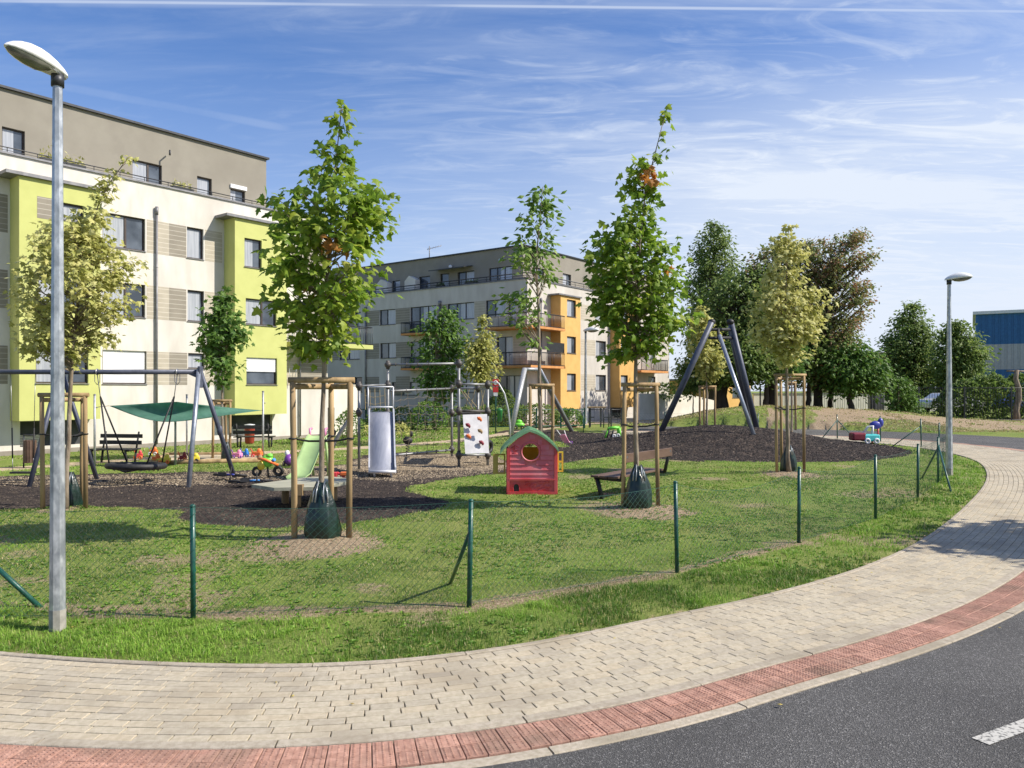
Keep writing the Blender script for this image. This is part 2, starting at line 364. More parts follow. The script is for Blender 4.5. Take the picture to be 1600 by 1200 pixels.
def dpoly(x, y, poly):    # signed distance, + inside
    x = np.asarray(x, float); y = np.asarray(y, float); d = np.full(x.shape, 1e9); n = len(poly)
    for i in range(n):
        ax, ay = poly[i]; bx, by = poly[(i + 1) % n]; ex, ey = bx - ax, by - ay
        t = np.clip(((x - ax) * ex + (y - ay) * ey) / (ex * ex + ey * ey + 1e-9), 0, 1)
        d = np.minimum(d, np.hypot(x - ax - t * ex, y - ay - t * ey))
    return np.where(inpoly(x, y, poly), d, -d)
def gp(l): return [(G(a, b).x, G(a, b).y) for a, b in l]
# loose play surfacing on the left, dark near, sandy farther back
POLY_PLAY = gp([(-260, 796), (60, 796), (200, 793), (262, 800), (292, 815), (350, 822), (420, 826), (520, 820), (620, 808), (690, 796), (700, 784),
                (640, 768), (655, 757), (720, 747), (792, 738), (815, 722), (770, 712), (640, 706), (560, 712), (540, 726), (420, 733), (330, 738), (150, 741), (0, 744), (-260, 748)])
POLY_SAND = gp([(545, 744), (640, 752), (730, 742), (800, 730), (800, 714), (700, 709), (600, 712), (545, 724), (400, 736), (300, 742), (140, 744), (-200, 748), (-200, 757), (0, 757), (150, 760), (320, 757), (420, 752)])
POLY_DARK2 = gp([(772, 677), (790, 672), (870, 671), (935, 677), (1000, 676), (1100, 676), (1100, 722), (1047, 719), (967, 712), (915, 718), (878, 724), (862, 716), (846, 704), (872, 700), (915, 698), (900, 692), (860, 690), (800, 684)])
def walkd(x, y):          # distance to the sandy walk behind the playground
    pl = [(G(a, b).x, G(a, b).y) for a, b in ((-500, 760), (-100, 741), (100, 726), (206, 718), (330, 711), (560, 700), (700, 690), (800, 677), (880, 666), (990, 657))]
    d = np.full(np.shape(x), 1e9)
    for (ax, ay), (bx, by) in zip(pl, pl[1:]):
        ex, ey = bx - ax, by - ay; t = np.clip(((x - ax) * ex + (y - ay) * ey) / (ex * ex + ey * ey), 0, 1)
        d = np.minimum(d, np.hypot(x - ax - t * ex, y - ay - t * ey))
    return d
TREES_AT = [G(102, 800), G(500, 846), G(1000, 795), G(1232, 742)]
MC, MR = (7.0, 25.4), (5.2, 6.1)
def mound_r(x, y): return np.hypot((x - MC[0]) / MR[0], (y - MC[1]) / MR[1])
def gz(x, y):
    x = np.asarray(x, float); y = np.asarray(y, float)
    z = .035 * (fbm(x, y, .5) - .5) + .018 * (fbm(x, y, 3) - .5)
    z = z + .62 * (1 - ss(.05, 1.0, mound_r(x, y))) + .03 * (fbm(x, y, 2.2) - .5) * (mound_r(x, y) < 1.1)
    h = np.interp(x / np.maximum(y, 1) * 1.0, [.18, .205, .25, .30, .36, .41, .47, .56, .66, 1.0], [0, .30, .72, .93, .93, .88, .76, .32, .08, 0])
    z = z + h * np.exp(-((y - 40.5) / 4.6) ** 2) * (1 + .25 * (fbm(x, y, .45) - .5))
    for t in TREES_AT:
        d = np.hypot(x - t.x, y - t.y); z = z + .07 * np.exp(-(d / .5) ** 2)
    return z
def gz1(x, y): return float(gz(np.array([x]), np.array([y]))[0])
xs = np.concatenate([-np.geomspace(900, 17, 26), np.arange(-16.5, 17.5, .125), np.geomspace(18, 900, 30)])
ys = np.concatenate([-np.geomspace(300, 3, 12), np.arange(-2, 4.5, .6), np.arange(4.8, 34, .125), np.arange(34.3, 56, .45), np.geomspace(57, 1500, 26)])
gx, gy = np.meshgrid(xs, ys); GX = gx.ravel(); GY = gy.ravel()
SD = sdist(GX, GY)
Z = gz(GX, GY); band = (SD > .02) & (SD < 7.9) & ~((GX < 3) & (GY > 20)) & ~((SD > 7.0) & (GY < 18) & False)
Z = np.where(band, -.09, np.where((SD < 0) | (GX < 3) & (GY > 20), Z * np.where(GY < 28, ss(.0, -.25, SD), 1) + .004, Z * ss(7.0, 9.0, SD)))
edge_n = fbm(GX, GY, 1.6) - .5
dplay = dpoly(GX, GY, POLY_PLAY) + edge_n * .55
dsand = dpoly(GX, GY, POLY_SAND) + edge_n * .9
dd2 = np.maximum(dpoly(GX, GY, POLY_DARK2) + edge_n * .15, (1.0 - mound_r(GX, GY)) * 5 + edge_n * .15)
dwalk = .42 - walkd(GX, GY) + edge_n * .3
a_dark = np.clip(np.maximum(ss(-.08, .1, dplay), ss(-.05, .08, dd2)), 0, 1)
a_sand = ss(-.25, .25, dsand) * ss(-.1, .1, dplay)
a_walk = ss(-.1, .08, dwalk)
a_dirt = np.zeros_like(GX)
for t, rr in zip(TREES_AT, (.35, .88, .85, .65)):
    d = np.hypot((GX - t.x) * 1.0, GY - t.y + .12); a_dirt = np.maximum(a_dirt, ss(rr + .15, rr - .3, d + edge_n * .5))
a_dirt = np.maximum(a_dirt, ss(-.16, -.02, SD) * .75 * (SD < .1))                       # worn strip along the kerb
patch = fbm(GX, GY, .75) ; a_dirt = np.maximum(a_dirt, ss(.58, .72, patch) * .55 * (GY < 20))
fl = np.array([(-9, 8.2), (-5, 6.6), (-2.5, 6.2), (-.36, 6.45), (1.6, 7.65), (3.4, 9.2)])
fd = np.abs(GY - np.interp(GX, fl[:, 0], fl[:, 1])); a_dirt = np.maximum(a_dirt, ss(.28, .05, fd + edge_n * .4) * .7 * (GX > -9) * (GX < 3.6))
hill = (GY > 34) & (GY < 46) & (GX / np.maximum(GY, 1) > .33) & (GX / np.maximum(GY, 1) < .75)
a_dirt = np.maximum(a_dirt, hill * ss(.47, .60, fbm(GX, GY, .42) + .12 * np.exp(-((GY - 40) / 1.8) ** 2)) * .95)
a_dirt = np.maximum(a_dirt, .9 * np.exp(-(((GX - 7.1) / .75) ** 2 + ((GY - 23.0) / .35) ** 2)))
bench_dirt = np.hypot((GX - G(965, 772).x) / 1.2, (GY - G(965, 772).y) / .6); a_dirt = np.maximum(a_dirt, ss(.55, .2, bench_dirt + edge_n * .3) * .9)
ny, nx = gx.shape
idx = np.arange(nx * ny).reshape(ny, nx)
Q = np.stack([idx[:-1, :-1], idx[:-1, 1:], idx[1:, 1:], idx[1:, :-1]], -1).reshape(-1, 4)
def ground_mat():
    m = bpy.data.materials.new('ground_surface'); m.use_nodes = True; t = m.node_tree; n = t.nodes; l = t.links; b = n['Principled BSDF']
    b.inputs['Roughness'].default_value = .95; b.inputs['Specular IOR Level'].default_value = .2
    tcn = n.new('ShaderNodeTexCoord'); src = tcn.outputs['Object']
    def nz(s, d=6): q = n.new('ShaderNodeTexNoise'); q.inputs['Scale'].default_value = s; q.inputs['Detail'].default_value = d; q.inputs['Roughness'].default_value = .65; l.new(src, q.inputs[0]); return q.outputs[0]
    def ramp(v, els):
        r_ = n.new('ShaderNodeValToRGB'); l.new(v, r_.inputs[0]); e = r_.color_ramp.elements
        while len(e) < len(els): e.new(.5)
        for q, (p, c) in zip(e, els): q.position = p; q.color = (*c, 1)
        return r_.outputs[0]
    def mix(f, a, c): q = n.new('ShaderNodeMix'); q.data_type = 'RGBA'; l.new(f, q.inputs[0]); l.new(a, q.inputs[6]); l.new(c, q.inputs[7]); return q.outputs[2]
    def att(nm, edge=.5, k=.35):
        a = n.new('ShaderNodeAttribute'); a.attribute_name = nm
        m1 = n.new('ShaderNodeMath'); m1.operation = 'MULTIPLY_ADD'; l.new(nz(14), m1.inputs[0]); m1.inputs[1].default_value = k * 2; m1.inputs[2].default_value = -k
        m2 = n.new('ShaderNodeMath'); l.new(a.outputs['Fac'], m2.inputs[0]); l.new(m1.outputs[0], m2.inputs[1])
        r_ = n.new('ShaderNodeMapRange'); l.new(m2.outputs[0], r_.inputs[0]); r_.inputs[1].default_value = edge - .14; r_.inputs[2].default_value = edge + .14
        return r_.outputs[0]
    big = nz(.9); fine = nz(38, 8)
    gr = mix(ramp(big, [(.35, (0, 0, 0)), (.68, (1, 1, 1))]), ramp(fine, [(.3, (.06, .10, .016)), (.5, (.14, .21, .035)), (.72, (.24, .30, .07))]),
             ramp(fine, [(.3, (.10, .13, .03)), (.5, (.22, .25, .065)), (.72, (.38, .36, .14))]))
    dark = mix(ramp(nz(2.2, 7), [(.42, (0, 0, 0)), (.70, (1, 1, 1))]), ramp(nz(34, 9), [(.36, (.010, .008, .008)), (.52, (.032, .024, .022)), (.62, (.075, .055, .046)), (.76, (.26, .20, .15))]), ramp(nz(34, 9), [(.36, (.03, .022, .018)), (.5, (.085, .064, .05)), (.62, (.20, .155, .115)), (.76, (.36, .29, .21))]))
    sand = ramp(nz(26, 9), [(.36, (.07, .052, .038)), (.5, (.24, .185, .125)), (.62, (.42, .34, .235)), (.78, (.55, .46, .34))])
    dirt = ramp(nz(30, 8), [(.3, (.14, .095, .058)), (.5, (.32, .24, .155)), (.72, (.50, .41, .28))])
    walk = ramp(nz(20, 8), [(.3, (.36, .28, .18)), (.6, (.52, .42, .29))])
    c = mix(att('dirt', .5, .45), gr, dirt); c = mix(att('dark'), c, dark); c = mix(att('sand', .5, .4), c, sand); c = mix(att('walk'), c, walk)
    l.new(c, b.inputs['Base Color'])
    bn = n.new('ShaderNodeBump'); bn.inputs['Strength'].default_value = .9; bn.inputs['Distance'].default_value = .03; l.new(nz(45, 6), bn.inputs['Height']); l.new(bn.outputs[0], b.inputs['Normal'])
    return m
M['ground'] = ground_mat()
fdark = (a_dark[Q].mean(1) > .5); fsand = fdark & (a_sand[Q].mean(1) > .5); fmound = fdark & (GX[Q].mean(1) > .1) & (GY[Q].mean(1) > 17.5)
fwalk = (a_walk[Q].mean(1) > .5) & ~fdark; hillq = ((GY[Q].mean(1) > 34.5) & (GY[Q].mean(1) < 47) & (GX[Q].mean(1) / GY[Q].mean(1) > .19) & (GX[Q].mean(1) / GY[Q].mean(1) < .7))
groups = [('ground', ~fdark & ~fwalk & ~hillq), ('dark_play_surface', fdark & ~fsand & ~fmound), ('sandy_play_surface', fsand), ('dark_mulch_mound', fmound), ('sandy_footpath', fwalk & ~hillq), ('earth_hill', hillq & ~fdark)]
for nm, sel in groups:
    q = Q[sel]; u, inv = np.unique(q, return_inverse=True); q2 = inv.reshape(q.shape)
    o = np_mesh(nm, np.stack([GX[u], GY[u], Z[u]], 1), q2, 'ground', smooth=True); o['kind'] = 'structure'
    for an, arr in (('dark', a_dark), ('sand', a_sand), ('walk', a_walk), ('dirt', a_dirt)):
        a = o.data.attributes.new(an, 'FLOAT', 'POINT'); a.data.foreach_set('value', arr[u].astype(np.float32))

# ------------------------------------------------------------ paving, kerb, road
def strip(name, v0, v1, z, m, s0=0, s1=SL - .2, ds=.25, zf=None):
    s = np.arange(s0, s1, ds); f0 = v0 if callable(v0) else (lambda q: v0 + 0 * q); f1 = v1 if callable(v1) else (lambda q: v1 + 0 * q)
    a = np.stack([*curve(s, f0(s)), z + 0 * s], 1); b = np.stack([*curve(s, f1(s)), z + 0 * s], 1); n = len(s)
    V = np.concatenate([a, b]); i = np.arange(n - 1); Fc = np.stack([i, n + i, n + i + 1, i + 1], 1)
    o = np_mesh(name, V, Fc, m, smooth=True); o['kind'] = 'structure'; return o
def bricks(name, cells, m, top=.012, depth=.03, bev=.0018, nub=False):
    V = []; Fc = []; T = []
    for (s0, s1, v0, v1) in cells:
        dz = random.uniform(-.0012, .0012); k = len(V)
        for z, e in ((top - depth, 0), (top - bev + dz, 0), (top + dz, bev)):
            for s, v in ((s0 + e, v0 + e), (s1 - e, v0 + e), (s1 - e, v1 - e), (s0 + e, v1 - e)): V.append((s, v, z + random.uniform(-.0002, .0002)))
        Fc += [(k + a, k + a + 4, k + (a + 1) % 4 + 4, k + (a + 1) % 4) for a in (0, 1, 2, 3)]
        Fc += [(k + 4 + a, k + a + 8, k + (a + 1) % 4 + 8, k + 4 + (a + 1) % 4) for a in (0, 1, 2, 3)]
        Fc.append((k + 8, k + 11, k + 10, k + 9)); t = random.random(); T += [t] * 9
    V = np.array(V); x, y = curve(V[:, 0], V[:, 1]); o = np_mesh(name, np.stack([x, y, V[:, 2]], 1), np.array(Fc), m, tint=T); return o
def concrete(name, a, b, c3, tl, sc_=30, s3=1.4, bump=.5):
    return mat(name, a, b, sc_, .9, bump=bump, bscale=160, tint=tl, c3=c3, s3=s3, spec=.25)
M['paver'] = concrete('beige_pavers', (.44, .385, .29), (.54, .48, .375), (.36, .31, .235), [(0, (.86, .86, .86)), (.5, (.97, .97, .95)), (1, (1.0, .97, .91))])
M['redpaver'] = concrete('red_tactile_pavers', (.42, .23, .17), (.56, .33, .25), (.20, .15, .11), [(0, (.7, .7, .7)), (1, (1, 1, 1))], 26, 1.6)
M['kerb'] = concrete('kerb_concrete', (.38, .33, .25), (.50, .44, .35), (.30, .26, .19), [(0, (.86, .86, .86)), (1, (1, 1, 1))])
M['joint'] = mat('joint_sand', (.085, .07, .048), (.17, .14, .10), 30, .95, c3=(.06, .07, .03), s3=2)
smax = SL - 6
x_, y_ = curve(sr, 0); S_END = float(sr[np.argmax((x_ < 4) & (y_ > 20))]); S0 = float(sr[np.argmax(x_ > -13)])
wf = wpath
strip('paving_bed', .0, lambda s: wf(s) + .34, -.010, 'joint', S0, S_END)
cells = []
ROW, BL_ = .0815, .163
for j in range(30):
    v0 = .055 + j * ROW; s = S0 + (j % 2) * BL_ / 2 + random.uniform(-.006, .006); owe = 0
    while s < S_END:
        ln = BL_ - owe if owe else (BL_ if random.random() > .012 else random.choice([.08, .11])); owe = BL_ - ln if (ln < BL_ and not owe) else 0
        if v0 + ROW < float(wf(s)) - .075: cells.append((s + .0030, s + ln - .0030, v0 + .0026, v0 + ROW - .0026))
        elif v0 + .03 < float(wf(s)) - .085: cells.append((s + .003, s + ln - .003, v0 + .0025, float(wf(s)) - .088))
        s += ln
tag(bricks('pavement', cells, 'paver'), kind='structure')
def run(v0, v1, ln, gap=.004):
    out = []; s = S0
    while s < S_END: a = float(wf(s)) if v0 > .1 else 0; out.append((s + gap, s + ln - gap, a + v0 - (0 if v0 < .1 else 1), a + v1 - (0 if v0 < .1 else 1))); s += ln
    return out
def run_sub(v0, v1, ln, gap, rel, sub=4):     # long stones follow the bend in short facets sharing no joint
    out = []; s = S0
    while s < S_END:
        for k in range(sub):
            a = float(wf(s)) if rel else 0; l2 = ln / sub
            out.append((s + (gap if k == 0 else -.006), s + l2 - (gap if k == sub - 1 else 0), a + v0, a + v1)); s += l2
    return out
def stones(name, v0, v1, rel, ln, m, top, depth, bev):
    V = []; Fc = []; T = []; s = S0
    while s < S_END:
        n = 9; dz = random.uniform(-.003, .003); k0 = len(V)
        prof = [(v0, -depth), (v0, -bev), (v0 + bev, 0), (v1 - bev, 0), (v1, -bev), (v1, -depth)]
        for i in range(n):
            q = s + .004 + (ln - .008) * i / (n - 1); a = float(wf(q)) if rel else 0
            for v, z in prof: V.append((q, a + v, top + z + dz))
        for i in range(n - 1):
            for j in range(5): a = k0 + i * 6 + j; Fc.append((a, a + 6, a + 7, a + 1))
        T += [random.random()] * ((n - 1) * 5)
        e = k0 + (n - 1) * 6
        for b_ in (k0, e): Fc += [(b_, b_ + 1, b_ + 4, b_ + 5), (b_ + 1, b_ + 2, b_ + 3, b_ + 4)]; T += [T[-1]] * 2
        s += ln
    V = np.array(V); x, y = curve(V[:, 0], V[:, 1]); return np_mesh(name, np.stack([x, y, V[:, 2]], 1), np.array(Fc), m, tint=T)
tag(stones('inner_kerb', .0, .052, False, 1.0, 'kerb', .02, .08, .006), kind='structure')
tag(stones('paving_edge_strip', -.085, -.003, True, 1.0, 'kerb', .014, .06, .005), kind='structure')
tag(stones('road_kerb', .282, .362, True, 1.0, 'kerb', .004, .10, .006), kind='structure')
cells = []; s = S0
while s < S_END:
    a = float(wf(s))
    for k in range(2): cells.append((s + .002, s + .0795, a + .004 + k * .138, a + .004 + k * .138 + .135))
    s += .0815
o = tag(bricks('red_tactile_strip', cells, 'redpaver', top=.009), kind='structure')
# raised dots of the tactile blocks: four rows of five on each block
base = np.array([(math.cos(a) * .0075, math.sin(a) * .0075, 0) for a in np.linspace(0, 2 * math.pi, 7)[:-1]] + [(math.cos(a) * .005, math.sin(a) * .005, .0034) for a in np.linspace(0, 2 * math.pi, 7)[:-1]])
dots = []; 
for (s0, s1, v0, v1) in cells:
    xx, yy = curve(s0, v0)
    if yy > 13 or xx < -5: continue
    for i in range(3):
        for j in range(6): dots.append((s0 + .014 + i * .025, v0 + .014 + j * .0215))
dots = np.array(dots); x, y = curve(dots[:, 0], dots[:, 1])
V = (np.stack([x, y, 0 * x + .009], 1)[:, None] + base[None]).reshape(-1, 3); n_ = len(x)
f4 = np.array([(a, (a + 1) % 6, 6 + (a + 1) % 6, 6 + a) for a in range(6)] + [(6, 7, 8, 9), (9, 10, 11, 6)])
Fd = (np.arange(n_)[:, None, None] * 12 + f4[None]).reshape(-1, 4)
dm = np_mesh('raised_dots', V, Fd, 'redpaver', o, tint=np.repeat(rng.random(n_), 8)); dm['kind'] = 'stuff'
def asphalt():
    m = bpy.data.materials.new('asphalt'); m.use_nodes = True; t = m.node_tree; n = t.nodes; l = t.links; b = n['Principled BSDF']; b.inputs['Roughness'].default_value = .85
    tcn = n.new('ShaderNodeTexCoord'); vo = n.new('ShaderNodeTexVoronoi'); vo.inputs['Scale'].default_value = 150; l.new(tcn.outputs['Object'], vo.inputs[0])
    nz = n.new('ShaderNodeTexNoise'); nz.inputs['Scale'].default_value = .9; nz.inputs['Detail'].default_value = 7; l.new(tcn.outputs['Object'], nz.inputs[0])
    sp = n.new('ShaderNodeSeparateColor'); l.new(vo.outputs['Color'], sp.inputs[0])
    cr = n.new('ShaderNodeValToRGB'); l.new(sp.outputs[0], cr.inputs[0]); e = cr.color_ramp.elements
    for p, c in ((0, .045), (.55, .072), (.90, .11), (1, .24)):
        if p in (0, 1): q = e[0 if p == 0 else -1]
        else: q = e.new(p)
        q.color = (c, c * .975, c * .94, 1); q.position = p
    r2 = n.new('ShaderNodeMapRange'); l.new(nz.outputs[0], r2.inputs[0]); r2.inputs[1].default_value = .3; r2.inputs[2].default_value = .7; r2.inputs[3].default_value = .78; r2.inputs[4].default_value = 1.22
    mm = n.new('ShaderNodeVectorMath'); mm.operation = 'SCALE'; l.new(cr.outputs[0], mm.inputs[0]); l.new(r2.outputs[0], mm.inputs['Scale']); l.new(mm.outputs[0], b.inputs['Base Color'])
    bn = n.new('ShaderNodeBump'); bn.inputs['Strength'].default_value = .9; bn.inputs['Distance'].default_value = .006; l.new(vo.outputs['Distance'], bn.inputs['Height']); l.new(bn.outputs[0], b.inputs['Normal'])
    return m
M['asphalt'] = asphalt()
road = strip('road', lambda s: wf(s) + .35, lambda s: wf(s) + 5.4, -.006, 'asphalt', 0, S_END, .5)
M['roadpaint'] = mat('worn_road_paint', (.11, .11, .105), (.46, .45, .41), 42, .8, lo=.38, hi=.50)
mk = MB(); q = [G(1518, 1152), G(1546, 1163), G(1660, 1121), G(1652, 1103)]
mk.add([(a.x, a.y, -.002) for a in q], [(0, 1, 2, 3)]); mk.build('road_marking', 'roadpaint')['kind'] = 'structure'
d_ = (q[2] - q[1]).normalized()
# pale concrete walk and grey yard at the foot of the far building
M['yard'] = mat('grey_yard_paving', (.16, .16, .165), (.22, .22, .225), 3, .9)
a, b, c, d = G(905, 660), G(1100, 664), Vector((17, 52, 0)), Vector((6, 50, 0))
yd = MB(); yd.add([(p.x, p.y, .035) for p in (a, b, c, d)], [(0, 1, 2, 3)]); yd.build('yard_paving', 'yard')['kind'] = 'structure'
M['pinkpave'] = mat('pink_paving', (.42, .25, .19), (.50, .32, .25), 5, .9)
yd = MB(); yd.add([(p.x, p.y, .045) for p in (G(800, 667), G(905, 665), G(905, 657), G(800, 660))], [(0, 1, 2, 3)]); yd.build('brick_walk', 'pinkpave')['kind'] = 'structure'

# ------------------------------------------------------------ grass blades
def blades(n, xr, yr, hgt, wid, keep, dry=.15):
    x = rng.uniform(*xr, n); y = rng.uniform(*yr, n)
    vis = (np.abs(x) < y * .70 + .6); x = x[vis]; y = y[vis]
    sdv = sdist(x, y); en = fbm(x, y, 1.6) - .5
    pl = dpoly(x, y, POLY_PLAY) + en * .55
    d2 = np.maximum(dpoly(x, y, POLY_DARK2) + en * .15, (1.0 - mound_r(x, y)) * 5 + en * .15)
    ok = ((sdv < -.015) | (sdv > 8)) & (pl < .02) & (d2 < .02) & (walkd(x, y) > .38)
    for t, rr in zip(TREES_AT, (.25, .78, .75, .55)):
        d = np.hypot(x - t.x, y - t.y + .12); ok &= (rng.random(len(x)) < ss(rr - .3, rr + .12, d + en * .5) + .05)
    bare = ss(.58, .72, fbm(x, y, .75)) * .55
    fdd = np.abs(y - np.interp(x, fl[:, 0], fl[:, 1])); bare = np.maximum(bare, ss(.25, .05, fdd) * .5 * (x > -9) * (x < 3.6))
    bare = np.maximum(bare, ss(.50, .62, fbm(x + 40, y, 2.6, 3)) * .75)
    hl = (y > 34) & (y < 46) & (x / y > .33); bare = np.maximum(bare, hl * ss(.44, .56, fbm(x, y, .42) + .12 * np.exp(-((y - 40) / 1.8) ** 2)) * .93)
    ok &= rng.random(len(x)) > bare
    ok &= rng.random(len(x)) < keep
    x = x[ok]; y = y[ok]; sdv = sdv[ok]; k = len(x)
    clump = fbm(x, y, 5, 2); lush = ss(.35, .65, fbm(x, y, 1.1, 3))
    verge = ss(-1.15, -.75, sdv) * ss(.0, -.14, sdv); edgek = np.where(sdv > 8, 1, .55 + .45 * ss(0, -.18, sdv))
    h = hgt * rng.uniform(.45, 1.25, k) * (.5 + .9 * clump) * (.75 + .55 * verge) * edgek
    a = rng.uniform(0, 2 * math.pi, k); lean = rng.uniform(.15, .95, k); w_ = wid * rng.uniform(.6, 1.4, k)
    z = np.where(sdv > 8, gz(x, y), np.where(sdv > -.3, 0, gz(x, y) * ss(.0, -.25, sdv))); dx = np.cos(a); dy = np.sin(a); px = -dy; py = dx
    V = np.empty((k, 5, 3)); 
    for i, (u, hh, ww) in enumerate(((0, 0, 1), (0, 0, -1), (.30, .62, .75), (.30, .62, -.75), (1, 1, 0))):
        V[:, i, 0] = x + dx * lean * h * u + px * w_ * ww / 2; V[:, i, 1] = y + dy * lean * h * u + py * w_ * ww / 2; V[:, i, 2] = z + h * hh * (1 - .35 * lean * u) - .004
    f3 = np.array([(0, 1, 3), (0, 3, 2), (2, 3, 4)]); Fc = (np.arange(k)[:, None, None] * 5 + f3).reshape(-1, 3)
    t = np.clip(.10 + .55 * lush * rng.uniform(.5, 1.2, k) + rng.normal(0, .10, k) - .05, 0, .78); dr = rng.random(k) < dry * (1.6 - lush) * (1 + 1.2 * (1 - verge)); t[dr] = rng.uniform(.86, 1, dr.sum())
    return V.reshape(-1, 3), Fc, np.repeat(t, 3)
M['grass'] = leafmat('grass_blades', [(0, (.070, .160, .018)), (.35, (.175, .335, .036)), (.6, (.29, .48, .062)), (.8, (.40, .56, .11)), (.88, (.42, .37, .15)), (1, (.56, .48, .28))], .3)
parts = [blades(260000, (-6, 6.2), (4.9, 7.8), .042, .0045, 1, .08), blades(170000, (-8.5, 9.0), (7.8, 12), .046, .0078, 1, .10),
         blades(130000, (-12, 12.5), (12, 20), .052, .014, 1, .08), blades(60000, (-18, 14), (20, 34), .065, .028, 1, .12), blades(26000, (-9, 9), (26, 37), .08, .04, 1, .12), blades(60000, (6, 28), (33, 46), .10, .05, 1, .5)]
off = 0; VV = []; FF = []; TT = []
for v, f, t in parts: VV.append(v); FF.append(f + off); TT.append(t); off += len(v)
g = np_mesh('grass', np.concatenate(VV), np.concatenate(FF), 'grass', tint=np.concatenate(TT)); tag(g, 'patchy short lawn grass covering the playground and the verge', 'grass', kind='stuff')
# broad-leaved weeds in the lawn
def weeds(n, xr, yr, size):
    x = rng.uniform(*xr, n); y = rng.uniform(*yr, n); c = fbm(x, y, .9) + .15 * fbm(x, y, 5)
    ok = (c > .50) & (sdist(x, y) < -.06) & (dpoly(x, y, POLY_PLAY) < -.1) & (mound_r(x, y) > 1.05) & (dpoly(x, y, POLY_DARK2) < -.1) & (np.abs(x) < y * .7 + .5)
    x = x[ok]; y = y[ok]; V = []; T = []
    for a_, b_ in zip(x, y):
        z = gz1(a_, b_) if a_ * 0 == 0 else 0; m_ = rng.integers(4, 8); t = rng.uniform(.12, .45)
        for k in range(m_):
            a = rng.uniform(0, 6.28); l_ = size * rng.uniform(.5, 1.2); d = np.array((math.cos(a), math.sin(a), 0)); p = np.array((-d[1], d[0], 0)) * l_ * .28; o_ = np.array((a_, b_, z))
            V += [o_, o_ + d * l_ * .5 + p + (0, 0, l_ * .45), o_ + d * l_ + (0, 0, l_ * .35), o_ + d * l_ * .5 - p + (0, 0, l_ * .45)]; T.append(t + rng.normal(0, .05))
    V = np.array(V); Fc = np.arange(len(V)).reshape(-1, 4); return V, Fc, T
v, f, t = weeds(16000, (-8.5, 9), (5.2, 16), .036)
g = np_mesh('clover', v, f, 'grass', tint=t); tag(g, 'low broad leaved weeds scattered through the lawn', 'weeds', kind='stuff')
# ------------------------------------------------------------ facades
class Fac:
    def __init__(s, o, d, n): s.o = Vector((*o, 0)); s.d = Vector((*d, 0)).normalized(); s.n = Vector((*n, 0)).normalized()
    def W(s, t, z, off=0): p = s.o + s.d * t + s.n * off; return Vector((p.x, p.y, z))
    def t(s, px, off=0):
        r = (px - CX) / F_PX; o = s.o + s.n * off; return (r * o.y - o.x) / (s.d.x - r * s.d.y)
    def z(s, px, py, off=0): t = s.t(px, off); return CH + (HY - py) / F_PX * s.W(t, 0, off).y
    def box(s, mb, t0, t1, z0, z1, a, b):
        q = [s.W(t, z, o) for z in (z0, z1) for t, o in ((t0, b), (t1, b), (t1, a), (t0, a))]
        return mb.hexa(q)
    def wall(s, mb, t0, t1, z0, z1, ops, off=0, dep=.13):
        ops = [(max(a, t0), min(b, t1), max(c, z0), min(d, z1)) for a, b, c, d in ops if b > t0 and a < t1 and d > z0 and c < z1]
        T = sorted({t0, t1, *[q for o in ops for q in o[:2]]}); Zs = sorted({z0, z1, *[q for o in ops for q in o[2:]]})
        for a, b in zip(T, T[1:]):
            for c, d in zip(Zs, Zs[1:]):
                m, k = (a + b) / 2, (c + d) / 2
                if any(o[0] < m < o[1] and o[2] < k < o[3] for o in ops): continue
                mb.add([s.W(a, c, off), s.W(b, c, off), s.W(b, d, off), s.W(a, d, off)], [(0, 1, 2, 3)])
        for a, b, c, d in ops:
            f = [s.W(a, c, off), s.W(b, c, off), s.W(b, d, off), s.W(a, d, off)]; g = [s.W(a, c, off - dep), s.W(b, c, off - dep), s.W(b, d, off - dep), s.W(a, d, off - dep)]
            mb.add(f + g, [(0, 1, 5, 4), (1, 2, 6, 5), (2, 3, 7, 6), (3, 0, 4, 7)])
